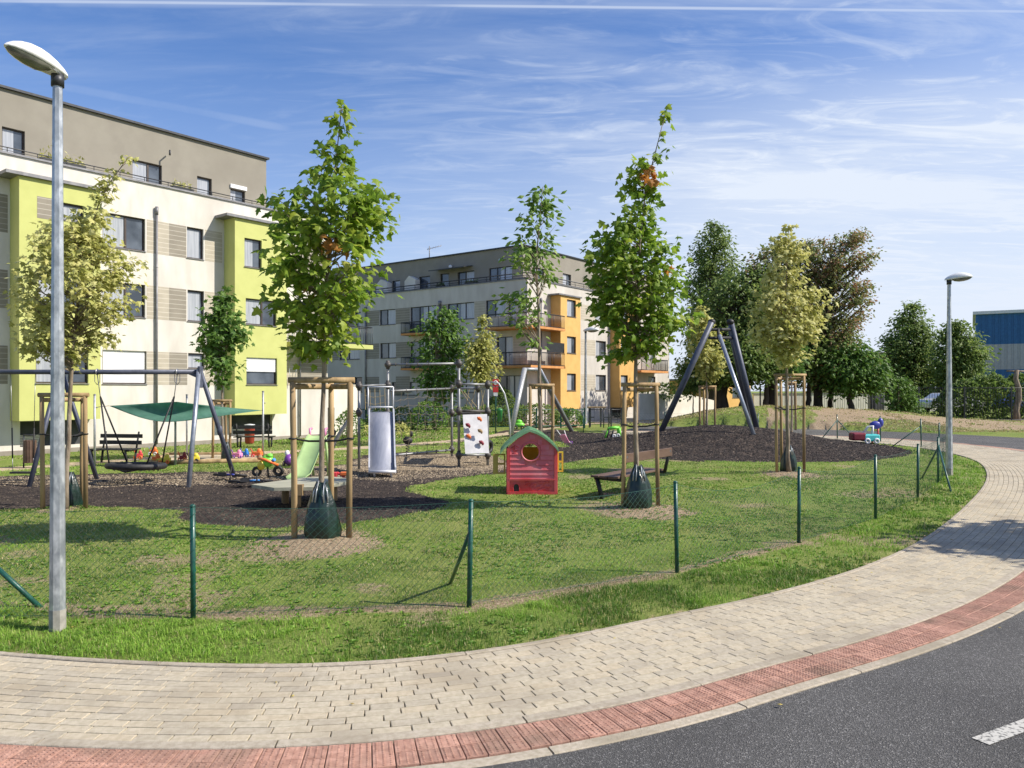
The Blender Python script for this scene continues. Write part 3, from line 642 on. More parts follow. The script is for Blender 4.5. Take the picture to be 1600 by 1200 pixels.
def window(F, root, t0, t1, z0, z1, off=0, kind='single', label=None, sill=True, fm_='frame_brown'):
    f = .038; d0, d1 = off - .125, off - .07; mb = MB()
    F.box(mb, t0, t1, z0, z0 + f, d0, d1); F.box(mb, t0, t1, z1 - f, z1, d0, d1)
    F.box(mb, t0, t0 + f, z0 + f, z1 - f, d0, d1); F.box(mb, t1 - f, t1, z0 + f, z1 - f, d0, d1)
    if kind in ('double', 'door'): m = t0 + (t1 - t0) * (.55 if kind == 'double' else .5); F.box(mb, m - .03, m + .03, z0 + f, z1 - f, d0, d1)
    if kind == 'triple':
        for q in (1 / 3, 2 / 3): m = t0 + (t1 - t0) * q; F.box(mb, m - .025, m + .025, z0 + f, z1 - f, d0, d1)
    o = mb.build('window', fm_, root, label)
    if kind != 'closed':
        pm = MB(); F.box(pm, t0 + f * .6, t1 - f * .6, z0 + f * .6, z1 - f * .6, d0 - .01, d0 + .02); pm.build('pane', 'pane', o)
        if kind in ('double', 'triple', 'door', 'curtain'):
            pm = MB(); m = t0 + (t1 - t0) * (.52 if kind != 'curtain' else .42 + .3 * ((t0 * 7.3) % 1)); F.box(pm, t0 + f * 1.1, m, z0 + f * 1.1, z1 - f * 1.1, d0 + .0215, d0 + .024); pm.build('curtain', 'pane_pale', o)
        if kind == 'tilted':
            pm = MB(); F.box(pm, t0 + f, t1 - f * 3, z0 + f * 1.1, z1 - f * 2, d0 + .0215, d0 + .026); pm.build('curtain', 'pane_pale', o)
    if kind in ('closed', 'half'):
        pm = MB(); zz = z0 + f if kind == 'closed' else z0 + (z1 - z0) * .48; n = int((z1 - zz) / .035)
        for i in range(n): a = zz + (z1 - zz) * i / n; F.box(pm, t0 + f, t1 - f, a + .003, a + (z1 - zz) / n - .002, d1 + .003, d1 + .014 + .003 * (i % 2))
        pm.build('roller_shutter', 'shutter', o)
    if sill:
        pm = MB(); F.box(pm, t0 - .02, t1 + .02, z0 - .022, z0 - .003, off - .12, off + .035); pm.build('sill', 'cap', o)
    return o
def stripes_mat(name, a, b):
    m = mat(name, a, None, 3, .9); t = m.node_tree; n = t.nodes; l = t.links; bs = n['Principled BSDF']; old = bs.inputs['Base Color'].links[0].from_socket
    g = n.new('ShaderNodeNewGeometry'); sp = n.new('ShaderNodeSeparateXYZ'); l.new(g.outputs['Position'], sp.inputs[0])
    m1 = n.new('ShaderNodeMath'); m1.operation = 'MULTIPLY'; l.new(sp.outputs[2], m1.inputs[0]); m1.inputs[1].default_value = 1 / .148
    m2 = n.new('ShaderNodeMath'); m2.operation = 'FRACT'; l.new(m1.outputs[0], m2.inputs[0])
    m3 = n.new('ShaderNodeMath'); m3.operation = 'LESS_THAN'; l.new(m2.outputs[0], m3.inputs[0]); m3.inputs[1].default_value = .11
    mx_ = n.new('ShaderNodeMix'); mx_.data_type = 'RGBA'; l.new(m3.outputs[0], mx_.inputs[0]); l.new(old, mx_.inputs[6]); mx_.inputs[7].default_value = (*b, 1); l.new(mx_.outputs[2], bs.inputs['Base Color'])
    return m
M['band_light'] = stripes_mat('light_striped_render', (.40, .36, .29), (.58, .54, .46))
M['band_dark'] = stripes_mat('dark_striped_render', (.245, .22, .18), (.45, .42, .36))
def band(F, root, px0, px1, z0, z1, m='band_light', off=0, t=False):
    a, b = (px0, px1) if t else (F.t(px0, off), F.t(px1, off)); mb = MB(); F.box(mb, a, b, z0, z1, off - .02, off + .004); mb.build('striped_panel', m, root)
def railing(F, root, t0, t1, z0, z1, off, name='balcony_railing', m='dark_metal', step=.085, ret=0, fill=True, par=None):
    mb = MB(); r = .012 if F.o.y < 30 else .022
    segs = [(F.W(t0, 0, off), F.W(t1, 0, off))]
    if ret: segs += [(F.W(t0, 0, off), F.W(t0, 0, off - ret)), (F.W(t1, 0, off), F.W(t1, 0, off - ret))]
    for a, b in segs:
        up = Vector((0, 0, 1)); mb.tube([a + up * z1, b + up * z1], r * 1.4, 5); mb.tube([a + up * (z0 + .03), b + up * (z0 + .03)], r, 5)
        n = max(2, int((b - a).length / step))
        if fill:
            for i in range(n + 1): p = a.lerp(b, i / n); mb.tube([p + up * z0, p + up * z1], r * (.55 if i % 8 else 1.1), 4)
        else:
            for i in range(0, n + 1): p = a.lerp(b, i / n); mb.tube([p + up * z0, p + up * z1], r, 4)
            mb.tube([a + up * (z0 + z1) / 2, b + up * (z0 + z1) / 2], r * .7, 5)
    return mb.build(name, m, par or root)
def pipe(F, root, px, z0, z1, off=.07, r=.035):
    t = F.t(px, off); mb = MB(); mb.tube([F.W(t, z0, off), F.W(t, z1 - .22, off)], r, 8); mb.tube([F.W(t, z1 - .25, off), F.W(t, z1, off)], r * 1.5, 8)
    for z in np.arange(z0 + .8, z1 - .5, 1.6): mb.torus(F.W(t, z, off), (0, 0, 1), r * 1.1, .008, 10, 4)
    mb.build('drainpipe', 'cap', root)
def body(F, root, t0, t1, z0, z1, depth, m, name='wall', off=0, roof=True, ends=True):
    mb = MB(); a, b, c, d = F.W(t0, z0, off), F.W(t1, z0, off), F.W(t1, z0, off - depth), F.W(t0, z0, off - depth); up = Vector((0, 0, z1 - z0))
    fs = [(1, 2, 6, 5), (2, 3, 7, 6), (3, 0, 4, 7)] + ([(4, 5, 6, 7)] if roof else [])
    mb.add([a, b, c, d, a + up, b + up, c + up, d + up], fs); return mb.build(name, m, root)

# ================= left building
dA = Vector((950, 1210)).normalized(); A = Fac((-11.85, 23.9), dA, (dA.y, -dA.x))
tA0, tA1 = -14.0, A.t(512)
bldA = thing('apartment_building', A.W(0, 0), 'long cream apartment building with two lime green bays and taupe top floor', 'building')
SIL, HEA = [2.0, 4.08, 6.16], [3.03, 5.11, 7.18]
zP = 8.30; zB0, zB1 = .97, 7.62; PB = .65
bay1 = (A.t(30, PB), A.t(157, PB)); bay2 = (A.t(367, PB), A.t(448, PB)); bay0 = (bay1[0] - 9.0, bay1[0] - 6.2)
opsA = []; winA = []
def addw(px0, px1, k, kind, h=None):
    z0, z1 = h or (SIL[k], HEA[k]); a, b = A.t(px0), A.t(px1); opsA.append((a, b, z0, z1)); winA.append((a, b, z0, z1, kind))
addw(160, 227, 2, 'double'); addw(160, 227, 1, 'double'); addw(160, 229, 0, 'closed')
addw(292, 318, 2, 'tilted'); addw(293, 319, 1, 'tilted'); addw(294, 320, 0, 'tilted', (2.52, 3.03))
dA_ops = []
for b in (bay1, bay2): dA_ops.append((b[0] + .25, b[1] - .15, .22, .93))
mb = MB(); A.wall(mb, tA0, tA1, 0, zP, opsA + dA_ops); mb.build('wall', 'white_wall', bldA)
body(A, bldA, tA0, tA1, 0, zP, 9, 'white_wall', 'rear_wall')
mb = MB(); A.box(mb, tA0, tA1 + .03, -.1, .13, -.2, .03); mb.build('plinth', 'plinth', bldA)
mb = MB(); A.box(mb, tA0, tA1 + .04, zP - .0, zP + .055, -.3, .05); mb.build('parapet_cap', 'cap', bldA)
for q in winA: window(A, bldA, *q[:4], 0, q[4], fm_='frame_brown')
for i, o_ in enumerate(dA_ops):
    mb = MB(); A.box(mb, o_[0] - .01, o_[1] + .01, o_[2] - .01, o_[3] + .01, -.30, -.127); mb.build('basement_opening', 'opening', bldA)
    mb = MB()
    for k in range(7): A.box(mb, o_[0] + .02, o_[0] + (o_[1] - o_[0]) * .36, .24 + k * .045, .27 + k * .045, -.126, -.06)
    mb.build('vent_louvre', 'white_wall', bldA)
for k in range(3):
    z0, z1 = SIL[k] - .02, HEA[k] + .0
    for x0, x1, m in ((-150, 12, 'band_dark'), (229, 264, 'band_light'), (264, 291, 'band_dark'), (320, 347, 'band_light'), (448, 470, 'band_light'), (470, 511, 'band_dark')):
        if k == 0 and x0 == 264: band(A, bldA, x0 + .5, x1 + 1.5, z0, z1, m)
        else: band(A, bldA, x0 + .3, x1, z0, z1, m)
for n_, bb in enumerate((bay1, bay2, bay0)):
    mb = MB(); bo = []
    def bw(p0, p1, z0, z1, kind, px=True):
        a, b = (A.t(p0, PB), A.t(p1, PB)) if px else (p0, p1); bo.append((a, b, z0, z1, kind))
    if n_ == 0: bw(96, 131, 6.62, 7.10, 'tilted'); bw(56, 138, 2.0, 3.0, 'triple'); bw(60, 131, 4.1, 5.1, 'double')
    elif n_ == 1: bw(382, 409, 6.02, 7.0, 'curtain'); bw(384, 432, 4.06, 4.95, 'double'); bw(385, 433, 2.0, 2.93, 'half')
    A.wall(mb, bb[0], bb[1], zB0, zB1, [q[:4] for q in bo], PB, .13)
    for t in bb: mb.add([A.W(t, zB0, 0), A.W(t, zB0, PB), A.W(t, zB1, PB), A.W(t, zB1, 0)], [(0, 1, 2, 3)])
    mb.add([A.W(bb[0], zB0, 0), A.W(bb[0], zB0, PB), A.W(bb[1], zB0, PB), A.W(bb[1], zB0, 0)], [(3, 2, 1, 0)])
    mb.add([A.W(bb[0], zB1, 0), A.W(bb[0], zB1, PB), A.W(bb[1], zB1, PB), A.W(bb[1], zB1, 0)], [(0, 1, 2, 3)])
    bay = mb.build('bay', 'lime', bldA)
    mb = MB(); A.box(mb, bb[0] - .35, bb[1] + .02, zB1 + .003, zB1 + .09, 0.004, PB + .10); mb.build('canopy_cap', 'cap', bay)
    for q in bo: window(A, bldA, *q[:4], PB, q[4])
    if n_ == 0: band(A, bldA, 58, 95.5, 6.55, 7.15, 'band_dark', PB)
for px in (245, 469): pipe(A, bldA, px, .1, {245: 7.62, 469: 5.9}[px])
# penthouse set back behind the parapet
PS = -1.0; pt1 = A.t(416, PS); zR = 10.42; pops = []
for x0, x1, z0, z1, kd in ((3, 39, 8.35, 9.34, 'curtain'), (207, 253, 8.35, 9.28, 'double'), (308, 331, 8.62, 9.22, 'tilted'), (360, 383, 8.35, 9.05, 'curtain')):
    a, b = A.t(x0, PS), A.t(x1, PS); pops.append((a, b, z0, z1, kd))
mb = MB(); A.wall(mb, tA0, pt1, zP, zR, [q[:4] for q in pops], PS); mb.build('penthouse_wall', 'taupe', bldA)
body(A, bldA, tA0, pt1, zP, zR, 7, 'taupe', 'penthouse_rear', PS)
mb = MB(); A.box(mb, tA0, pt1 + .08, zR + .002, zR + .07, PS - 1, PS + .09); mb.build('roof_edge', 'dark_metal', bldA)
for q in pops: window(A, bldA, *q[:4], PS, q[4], sill=False)
mb = MB(); A.box(mb, pops[3][0] - .02, pops[3][1] + .04, 9.07, 9.2, PS - .05, PS + .06); mb.build('shutter_box', 'shutter', bldA)
mb = MB(); c = A.W(A.t(262, PS), 9.75, PS + .12); mb.tube([c, c + Vector((.1, -.2, -.0))], .025, 6); mb.tube([c + Vector((.1, -.2, 0)), c + Vector((.1, -.2, -.16))], .03, 6); mb.build('wall_lamp', 'dark_metal', bldA)
railing(A, bldA, tA0, tA1 - .2, zP + .05, zP + .21, -.08, 'parapet_railing', step=.75, fill=False)
# corner balcony with lime slab
zb = 3.42; b0, b1 = A.t(469, .9) , A.t(583, .9)
mb = MB(); A.box(mb, b0, b1, zb, zb + .16, -1.1, .9); bal = mb.build('balcony', 'lime', bldA, 'corner balcony with lime green slab')
railing(A, bldA, b0 + .03, b1 - .03, zb + .165, zb + .86, .88, 'balcony_railing', ret=1.9, par=bal)
for px in (452, 462): pass
mb = MB(); t_ = A.t(462, .1)
for a, b in (((t_ - .12, 4.3), (t_ - .3, 2.6)), ((t_ - .02, 4.3), (t_ + .1, 3.0)), ((t_ - .3, 2.6), (t_ - .22, 2.0)), ((t_ + .1, 3.0), (t_ - .1, 2.0)), ((t_ - .3, 2.6), (t_ + .06, 2.6))):
    mb.tube([A.W(*a, .12), A.W(*b, .12)], .012, 5)
mb.build('drying_rack', 'galv', bldA)
# low sunlit wall with a door beside the building
mb = MB(); g0, g1 = tA1 + .05, A.t(566)
A.wall(mb, g0, g1, -.05, 2.0, [(A.t(514.5), A.t(529), 0, 1.13)], -.25, .1); A.box(mb, g0, g1, 1.995, 2.03, -.6, -.22); A.box(mb, g0, g1, -.05, 1.99, -.6, -.38)
gwl = thing('garden_wall', A.W(g0, 0, -.25), 'bright white low wall with a dark narrow door beside the left building', 'wall'); mb.build('wall', 'garden_white', gwl)
mb = MB(); A.box(mb, A.t(514.5), A.t(529), 0, 1.13, -.375, -.34); mb.build('door', 'dark_metal', gwl)
# planters on the roof terrace
def planter(px0, px1, label, hgt, seed, fc=A, off=-.3, z=zP + .06, m='palemaple'):
    r_ = np.random.default_rng(seed); a, b = fc.t(px0, off), fc.t(px1, off); c = fc.W((a + b) / 2, z, off)
    root = thing('rooftop_planter', c, label, 'planter', 'planters on the roof terraces')
    mb = MB(); fc.box(mb, a, b, z, z + .13, off - .12, off + .12); mb.build('box', 'dark_metal', root)
    n = int(170 * (b - a)); V = []
    for i in range(n):
        p = fc.W(r_.uniform(a, b), z + .1 + abs(r_.normal(0, .5)) * hgt, off + r_.uniform(-.1, .1)); d = Vector(r_.normal(0, 1, 3)).normalized() * .06; e = Vector(r_.normal(0, 1, 3)).normalized() * .03
        V += [p - d, p + e, p + d, p - e]
    np_mesh('foliage', np.array([tuple(q) for q in V]), np.arange(len(V)).reshape(-1, 4), m, root, tint=r_.random(n))
planter(62, 132, 'long planter of dry grasses on the roof terrace left of the staggered windows', .30, 1)
planter(268, 300, 'short planter of pale bushy plants on the roof terrace of the left building', .22, 2)

# ================= far building
dL = Vector((.603, .798)).normalized(); Cc = (.81, 40.9)
BL = Fac(Cc, dL, (dL.y, -dL.x)); BS = Fac(Cc, (-dL.y, dL.x), (-dL.x, -dL.y))
bldB = thing('apartment_building', BL.W(0, 0), 'grey and cream apartment block with orange bays and dark top floor', 'building')
zBP, zBR = 7.70, 9.72; LB = 17.0; SB = 21
sb, hb = [1.78, 3.86, 5.90], [2.74, 4.80, 6.84]
opsL = []; 
for x0, x1, k in ((931, 947, 0), (931, 947, 1), (930, 946, 2)): opsL.append((BL.t(x0), BL.t(x1), sb[k], hb[k], 'curtain'))
for k in range(3): opsL.append((BL.t(1013), BL.t(1024), sb[k], hb[k], 'curtain'))
mb = MB(); BL.wall(mb, 0, LB, 0, zBP, [q[:4] for q in opsL]); 
opsS = []
def sw(x0, x1, k, kd, h=None): a, b = sorted((BS.t(x0), BS.t(x1))); z0, z1 = h or (sb[k] - .1, hb[k] - .1); opsS.append((a, b, z0, z1, kd))
sw(593, 618, 2, 'double'); sw(555, 564, 2, 'curtain'); sw(641, 682, 2, 'triple', (5.25, 6.74)); sw(699, 741, 2, 'triple'); sw(759, 790, 2, 'double'); sw(794, 806, 2, 'curtain', (5.3, 6.74))
sw(594, 620, 1, 'double'); sw(530, 562, 1, 'double'); sw(641, 682, 1, 'triple', (3.2, 4.7)); sw(700, 741, 1, 'triple'); sw(776, 801, 1, 'door', (3.1, 4.7))
sw(612, 650, 0, 'double', (1.5, 2.3)); sw(700, 741, 0, 'triple'); sw(778, 815, 0, 'triple', (1.0, 2.6)); sw(550, 566, 0, 'single')
BS.wall(mb, 0, SB, 0, zBP, [q[:4] for q in opsS]); mb.build('wall', 'white_wall_b', bldB)
mb = MB(); p = [BL.W(LB, 0, 0), BS.W(SB, 0, 0)]; q_ = p[0] + (p[1] - BL.W(0, 0))
mb.add([p[0], q_, p[1], p[0] + Vector((0, 0, zBP)), q_ + Vector((0, 0, zBP)), p[1] + Vector((0, 0, zBP)), BL.W(0, zBP)], [(0, 1, 4, 3), (1, 2, 5, 4), (6, 3, 4, 5)]); mb.build('rear_wall', 'white_wall_b', bldB)
for q in opsL: window(BL, bldB, *q[:4], 0, q[4])
for q in opsS: window(BS, bldB, *q[:4], 0, q[4], fm_='dark_metal')
mb = MB(); BL.box(mb, 0, LB, zBP, zBP + .05, -.25, .05); BS.box(mb, -.05, SB, zBP + .001, zBP + .051, -.25, .05); mb.build('parapet_cap', 'cap', bldB)
for k in range(3):
    for x0, x1, m in ((907.5, 930, 'band_light'),): BL_ = band(BL, bldB, x0, x1, sb[k], hb[k], m)
    for x0, x1, m in ((618.5, 640.5, 'band_dark'), (572, 592.5, 'band_dark'), (741.5, 758.5, 'band_light'), (530, 554, 'band_dark') if k != 1 else (500, 529, 'band_dark'), (683, 698.5, 'band_dark')):
        a, b = sorted((BS.t(x0), BS.t(x1))); band(BS, bldB, a, b, sb[k] - .1, hb[k] - .1, m, 0, True)
a, b = sorted((BS.t(802), BS.t(821))); band(BS, bldB, a, b, 3.1, 4.7, 'band_light', 0, True)
for x0, x1, side in ((876, 907, 861), (968, 996, 950)):
    a, b = BL.t(x0, PB), BL.t(x1, PB); o3 = []
    for k in range(3): w0, w1 = (x0 + 10, x0 + 24) if x0 < 900 else (x0 + 2, x0 + 13); o3.append((BL.t(w0, PB), BL.t(w1, PB), sb[k], hb[k]))
    mb = MB(); BL.wall(mb, a, b, .75, 7.0, o3, PB)
    for t in (a, b): mb.add([BL.W(t, .75, 0), BL.W(t, .75, PB), BL.W(t, 7.0, PB), BL.W(t, 7.0, 0)], [(0, 1, 2, 3)])
    for z in (.75, 7.0): mb.add([BL.W(a, z, 0), BL.W(a, z, PB), BL.W(b, z, PB), BL.W(b, z, 0)], [(0, 1, 2, 3)])
    bay = mb.build('bay', 'orange', bldB)
    mb = MB(); BL.box(mb, a - .3, b + .02, 7.003, 7.08, .004, PB + .1); mb.build('canopy_cap', 'cap', bay)
    for q in o3: window(BL, bldB, *q, PB, 'curtain')
    mb = MB(); BL.box(mb, a + .2, b - .2, .1, .72, -.02, .02); mb.build('basement_opening', 'opening', bldB)
# balconies round the corner, orange soffits
M['soffit'] = mat('orange_balcony_slab', (.50, .22, .07), (.58, .28, .10), 4, .85)
for zb in (2.98, 5.02):
    mb = MB(); a = BS.t(776); BS.box(mb, -.95, a, zb, zb + .12, .002, 1.0); BL.box(mb, -.0, BL.t(861) - .02, zb + .001, zb + .121, .002, .95)
    bal = mb.build('balcony', 'soffit', bldB, 'corner balcony with orange slab')
    mb2 = MB(); railing(BS, bldB, -.93, a - .04, zb + .125, zb + .80, .97, par=bal); railing(BL, bldB, -.95, BL.t(861) - .05, zb + .125, zb + .80, .92, par=bal)
mb = MB(); BL.box(mb, .5, BL.t(861) - .08, 3.82, 4.35, .90, .93); mb.build('privacy_screen', 'dark_metal', bldB)
a, b = sorted((BS.t(641), BS.t(690)))
for zb in (5.02, 2.98):
    mb = MB(); BS.box(mb, a, b, zb, zb + .11, .002, .8); bal = mb.build('balcony', 'soffit', bldB); railing(BS, bldB, a + .03, b - .03, zb + .115, zb + .75, .78, ret=.75, par=bal)
for x0, x1, zb in ((1000, 1042, 2.95), (1000, 1035, 5.0)):
    mb = MB(); a, b = BL.t(x0, .9), BL.t(x1, .9); BL.box(mb, a, b, zb, zb + .14, .002, 1.0); bal = mb.build('balcony', 'soffit', bldB); railing(BL, bldB, a + .03, b - .03, zb + .145, zb + .85, .97, ret=.95, par=bal)
for px, z1 in ((571, 7.0), (687, 6.95)):
    t = BS.t(px, .07); mb = MB(); mb.tube([BS.W(t, .1, .07), BS.W(t, z1 - .2, .07)], .05, 8); mb.tube([BS.W(t, z1 - .25, .07), BS.W(t, z1, .07)], .09, 8); mb.build('drainpipe', 'cap', bldB)
pipe(BL, bldB, 846, .1, 6.8)
# set-back dark top floor
PO = -1.05; o4 = []
def pw(x0, x1, z0, z1, kd): a, b = sorted((BS.t(x0, PO), BS.t(x1, PO))); o4.append((a, b, z0, z1, kd))
pw(613, 625, 7.75, 8.65, 'curtain'); pw(655, 672, 7.75, 8.7, 'single'); pw(688, 701, 7.75, 8.72, 'single'); pw(715, 741, 7.75, 8.70, 'double'); pw(764, 800, 7.75, 8.7, 'triple')
mb = MB(); c0 = BS.W(1.05, 0, PO)
BS.wall(mb, 1.05, SB, zBP, zBR, [q[:4] for q in o4], PO); BL.wall(mb, 1.05, LB, zBP, zBR, [(2.2, 3.1, 7.75, 8.7), (5.0, 5.9, 7.75, 8.7)], PO)
mb.add([BS.W(1.05, zBR, PO), BS.W(SB, zBR, PO), BS.W(SB, zBR, PO - LB), BS.W(1.05, zBR, PO - LB)], [(0, 1, 2, 3)]); mb.build('penthouse_wall', 'taupe', bldB)
for q in o4: window(BS, bldB, *q[:4], PO, q[4], sill=False, fm_='dark_metal')
for a, b in ((2.2, 3.1), (5.0, 5.9)): window(BL, bldB, a, b, 7.75, 8.7, PO, 'curtain', sill=False)
mb = MB(); BS.box(mb, .95, SB, zBR + .002, zBR + .07, PO - .5, PO + .09); BL.box(mb, .95, LB, zBR + .003, zBR + .071, PO - .5, PO + .08); mb.build('roof_edge', 'dark_metal', bldB)
a, b = sorted((BS.t(672, -.4), BS.t(727, -.4))); mb = MB()
mb.add([BS.W(a, 8.95, PO + .02), BS.W(b, 8.95, PO + .02), BS.W(b, 8.8, PO + .8), BS.W(a, 8.8, PO + .8), BS.W(a, 9.0, PO + .02), BS.W(b, 9.0, PO + .02), BS.W(b, 8.85, PO + .8), BS.W(a, 8.85, PO + .8)],
       [(0, 1, 2, 3), (4, 5, 6, 7), (0, 1, 5, 4), (1, 2, 6, 5), (2, 3, 7, 6), (3, 0, 4, 7)]); mb.build('awning', 'dark_metal', bldB)
for x in (632, 588):
    a, b = sorted((BS.t(x, -.6), BS.t(x + 17, -.6))); mb = MB()
    mb.prism([BS.W(a, zBP, -.6), BS.W(b, zBP, -.6), BS.W(b, 8.45, -.6), BS.W((a + b) / 2 + .1, 8.75, -.6), BS.W(a, 8.5, -.6)], BS.n * -.4); mb.build('terrace_partition', 'garden_white', bldB)
railing(BS, bldB, .1, SB, zBP + .06, zBP + .35, -.06, 'parapet_railing', step=.9, fill=False); railing(BL, bldB, .1, LB, zBP + .06, zBP + .35, -.06, 'parapet_railing', step=.9, fill=False)
for i, x in enumerate((706, 764)):
    c = BS.W(BS.t(x + (20 if i else 0), PO), 9.05, PO + .12); mb = MB(); mb.sphere(c, (.11, .11, .11), 8, 6); mb.build('globe_lamp', 'lamp_white', bldB)
for i, (x0, x1, lb) in enumerate(((683, 694, 'white trough of plants on the dark terrace, left of the two terrace boxes'), (728, 746, 'middle flower trough on the dark top terrace under the roof lamp'))):
    planter(x1, x0, lb, .16, 10 + i, BS, -.25, zBP + .06, 'midleaf')
# roof aerial
an = thing('roof_aerial', BS.W(BS.t(671, -2), zBR, -2), 'thin television aerial on the flat roof of the far building', 'aerial')
c = BS.W(BS.t(671, -2), zBR, -2); mb = MB(); mb.tube([c, c + Vector((0, 0, 1.0))], .03, 5); mb.build('mast', 'cap', an)
mb = MB(); e = c + Vector((0, 0, .85)); mb.tube([e + Vector((-.15, 0, -.05)), e + Vector((.75, 0, .18))], .02, 4)
for k in range(6): q = e + Vector((-.1 + k * .16, 0, -.03 + .04 * k)); mb.tube([q + Vector((0, -.2, -.1)), q + Vector((0, .2, .1))], .012, 4)
mb.build('boom', 'cap', an)
# white garden wall right of the far building
mw = thing('garden_wall', G(1000, 657), 'long bright white boundary wall behind the grassy hill', 'wall')
mb = MB(); p0, p1 = Vector((7.6, 46.2, 0)), Vector((14.5, 53, 0)); dd = (p1 - p0).normalized(); nn_ = Vector((dd.y, -dd.x, 0))
pts = [(0, 1.62), (.55, 1.55), (1, .95)]
for (u0, h0), (u1, h1) in zip(pts, pts[1:]):
    a, b = p0.lerp(p1, u0), p0.lerp(p1, u1); mb.add([a, b, b + Vector((0, 0, h1)), a + Vector((0, 0, h0)), a - nn_ * .2, b - nn_ * .2, b - nn_ * .2 + Vector((0, 0, h1)), a - nn_ * .2 + Vector((0, 0, h0))], [(0, 1, 2, 3), (3, 2, 6, 7), (4, 5, 6, 7), (0, 3, 7, 4), (1, 5, 6, 2)])
mb.build('wall', 'garden_white', mw)
# orange and yellow houses glimpsed between the trunks
def small_house(name, loc, w_, d_, h_, m, label, rz, wins):
    root = thing(name, loc, label, 'house'); root.rotation_euler = (0, 0, 0); F = Fac((loc[0], loc[1]), (math.cos(rz), math.sin(rz)), (math.sin(rz), -math.cos(rz)))
    mb = MB(); F.wall(mb, 0, w_, 0, h_, wins, 0); mb.build('wall', m, root); body(F, root, 0, w_, 0, h_, d_, m, 'side_wall')
    mb = MB(); F.box(mb, -.1, w_ + .1, h_ + .002, h_ + .15, -d_ - .1, .1); mb.build('roof', 'cap', root)
    for q in wins: window(F, root, *q, 0, 'single')
small_house('house', (16.6, 60.5, 0), 3.4, 6, 2.6, 'orange', 'orange rendered house seen between the tree trunks right of the tall A-frame swing', R(38), [(1.0, 1.9, 1.2, 2.1)])
M['yellow_wall'] = mat('yellow_render', (.62, .50, .14), (.68, .56, .18), 3, .9)
small_house('house', (36.5, 82, 0), 9, 7, 5.8, 'yellow_wall', 'pale yellow house seen through the gap right of the reddish tree', R(20), [(1, 2, 3.4, 4.6), (3.4, 4.4, 3.4, 4.6), (5.8, 6.8, 3.4, 4.6)])
lw = thing('garden_wall', (20, 62, 0), 'low white wall visible between the trunks under the big trees', 'wall'); mb = MB()
mb.box((30.5, 66, .75), (21, .25, 1.5), R(8)); mb.build('wall', 'garden_white', lw); mb = MB(); mb.box((30.5, 66, 1.53), (21.1, .35, .06), R(8)); mb.build('coping', 'cap', lw)
# ================= blue shed
M['bluesheet'] = mat('blue_sheet_cladding', (.010, .085, .24), (.014, .11, .30), 5, .5); M['greysheet'] = mat('pale_sheet_cladding', (.30, .31, .35), (.35, .36, .40), 5, .5)
sh = thing('warehouse', (54, 90, 0), 'big blue sheet-metal warehouse with a pale grey band, far right', 'building')
SF = Fac((53.9, 90), Vector((.80, -.60)), Vector((-.60, -.80)))
SF.d = Vector((.86, -.51, 0)).normalized(); SF.n = Vector((-.51, -.86, 0)).normalized()
def corr(z0, z1, m, nm):
    mb = MB(); t = 0
    while t < 26:
        SF.box(mb, t, t + .34, z0, z1, -.2, .06); SF.box(mb, t + .34, t + .62, z0, z1, -.2, 0); t += .62
    mb.build(nm, m, sh)
corr(0, 4.2, 'bluesheet', 'lower_cladding'); corr(4.2, 7.1, 'greysheet', 'pale_cladding_band'); corr(7.1, 10.6, 'bluesheet', 'upper_cladding')
body(SF, sh, 0, 26, 0, 10.6, 20, 'bluesheet', 'side_wall'); mb = MB(); SF.box(mb, -.3, 26.3, 10.6, 10.95, -20, .3); mb.build('roof_edge', 'slide_rim', sh)
# ------------------------------------------------------------ trees
def maple_leaf():
    o = [(0, 0), (.20, -.02), (.46, .02), (.34, .20), (.60, .46), (.36, .46), (.24, .56), (.20, .78), (0, 1.0), (-.20, .78), (-.24, .56), (-.36, .46), (-.60, .46), (-.34, .20), (-.46, .02), (-.20, -.02)]
    v = [(0, .36, 0)] + [(x, y, -.22 * abs(x) - .22 * y * y) for x, y in o]; n = len(o)
    return np.array(v), np.array([(0, 1 + i, 1 + (i + 1) % n) for i in range(n)])
def simple_leaf():
    v = [(0, 0, 0), (.32, .45, -.10), (0, 1, -.16), (-.32, .45, -.10), (0, .5, .04)]
    return np.array(v, float), np.array([(0, 1, 4), (1, 2, 4), (2, 3, 4), (3, 0, 4)])
def small_maple():
    o = [(0, 0), (.5, .1), (.30, .34), (.52, .62), (.2, .6), (0, 1), (-.2, .6), (-.52, .62), (-.30, .34), (-.5, .1)]
    v = [(0, .4, .03)] + [(x, y, -.2 * abs(x) - .2 * y * y) for x, y in o]; n = len(o)
    return np.array(v), np.array([(0, 1 + i, 1 + (i + 1) % n) for i in range(n)])
SHAPES = {'maple': maple_leaf(), 'small': small_maple(), 'simple': simple_leaf()}
def leaf_mesh(name, C, D, size, shape, m, parent, tint, droop=.45, r_=rng):
    k = len(C); sv, sf = SHAPES[shape]
    D = D + r_.normal(0, .55, (k, 3)); D[:, 2] -= droop; D /= np.linalg.norm(D, axis=1)[:, None] + 1e-9
    U = r_.normal(0, .55, (k, 3)) + np.array([.25, -.1, 1.0]); U -= D * (U * D).sum(1)[:, None]; U /= np.linalg.norm(U, axis=1)[:, None] + 1e-9
    X = np.cross(D, U); s = size * r_.uniform(.6, 1.25, k)
    V = C[:, None] + s[:, None, None] * (X[:, None] * sv[None, :, 0:1] + D[:, None] * sv[None, :, 1:2] + U[:, None] * sv[None, :, 2:3])
    Fc = (np.arange(k)[:, None, None] * len(sv) + sf[None]).reshape(-1, 3)
    return np_mesh(name, V.reshape(-1, 3), Fc, m, parent, tint=np.repeat(tint, len(sf)), smooth=False)
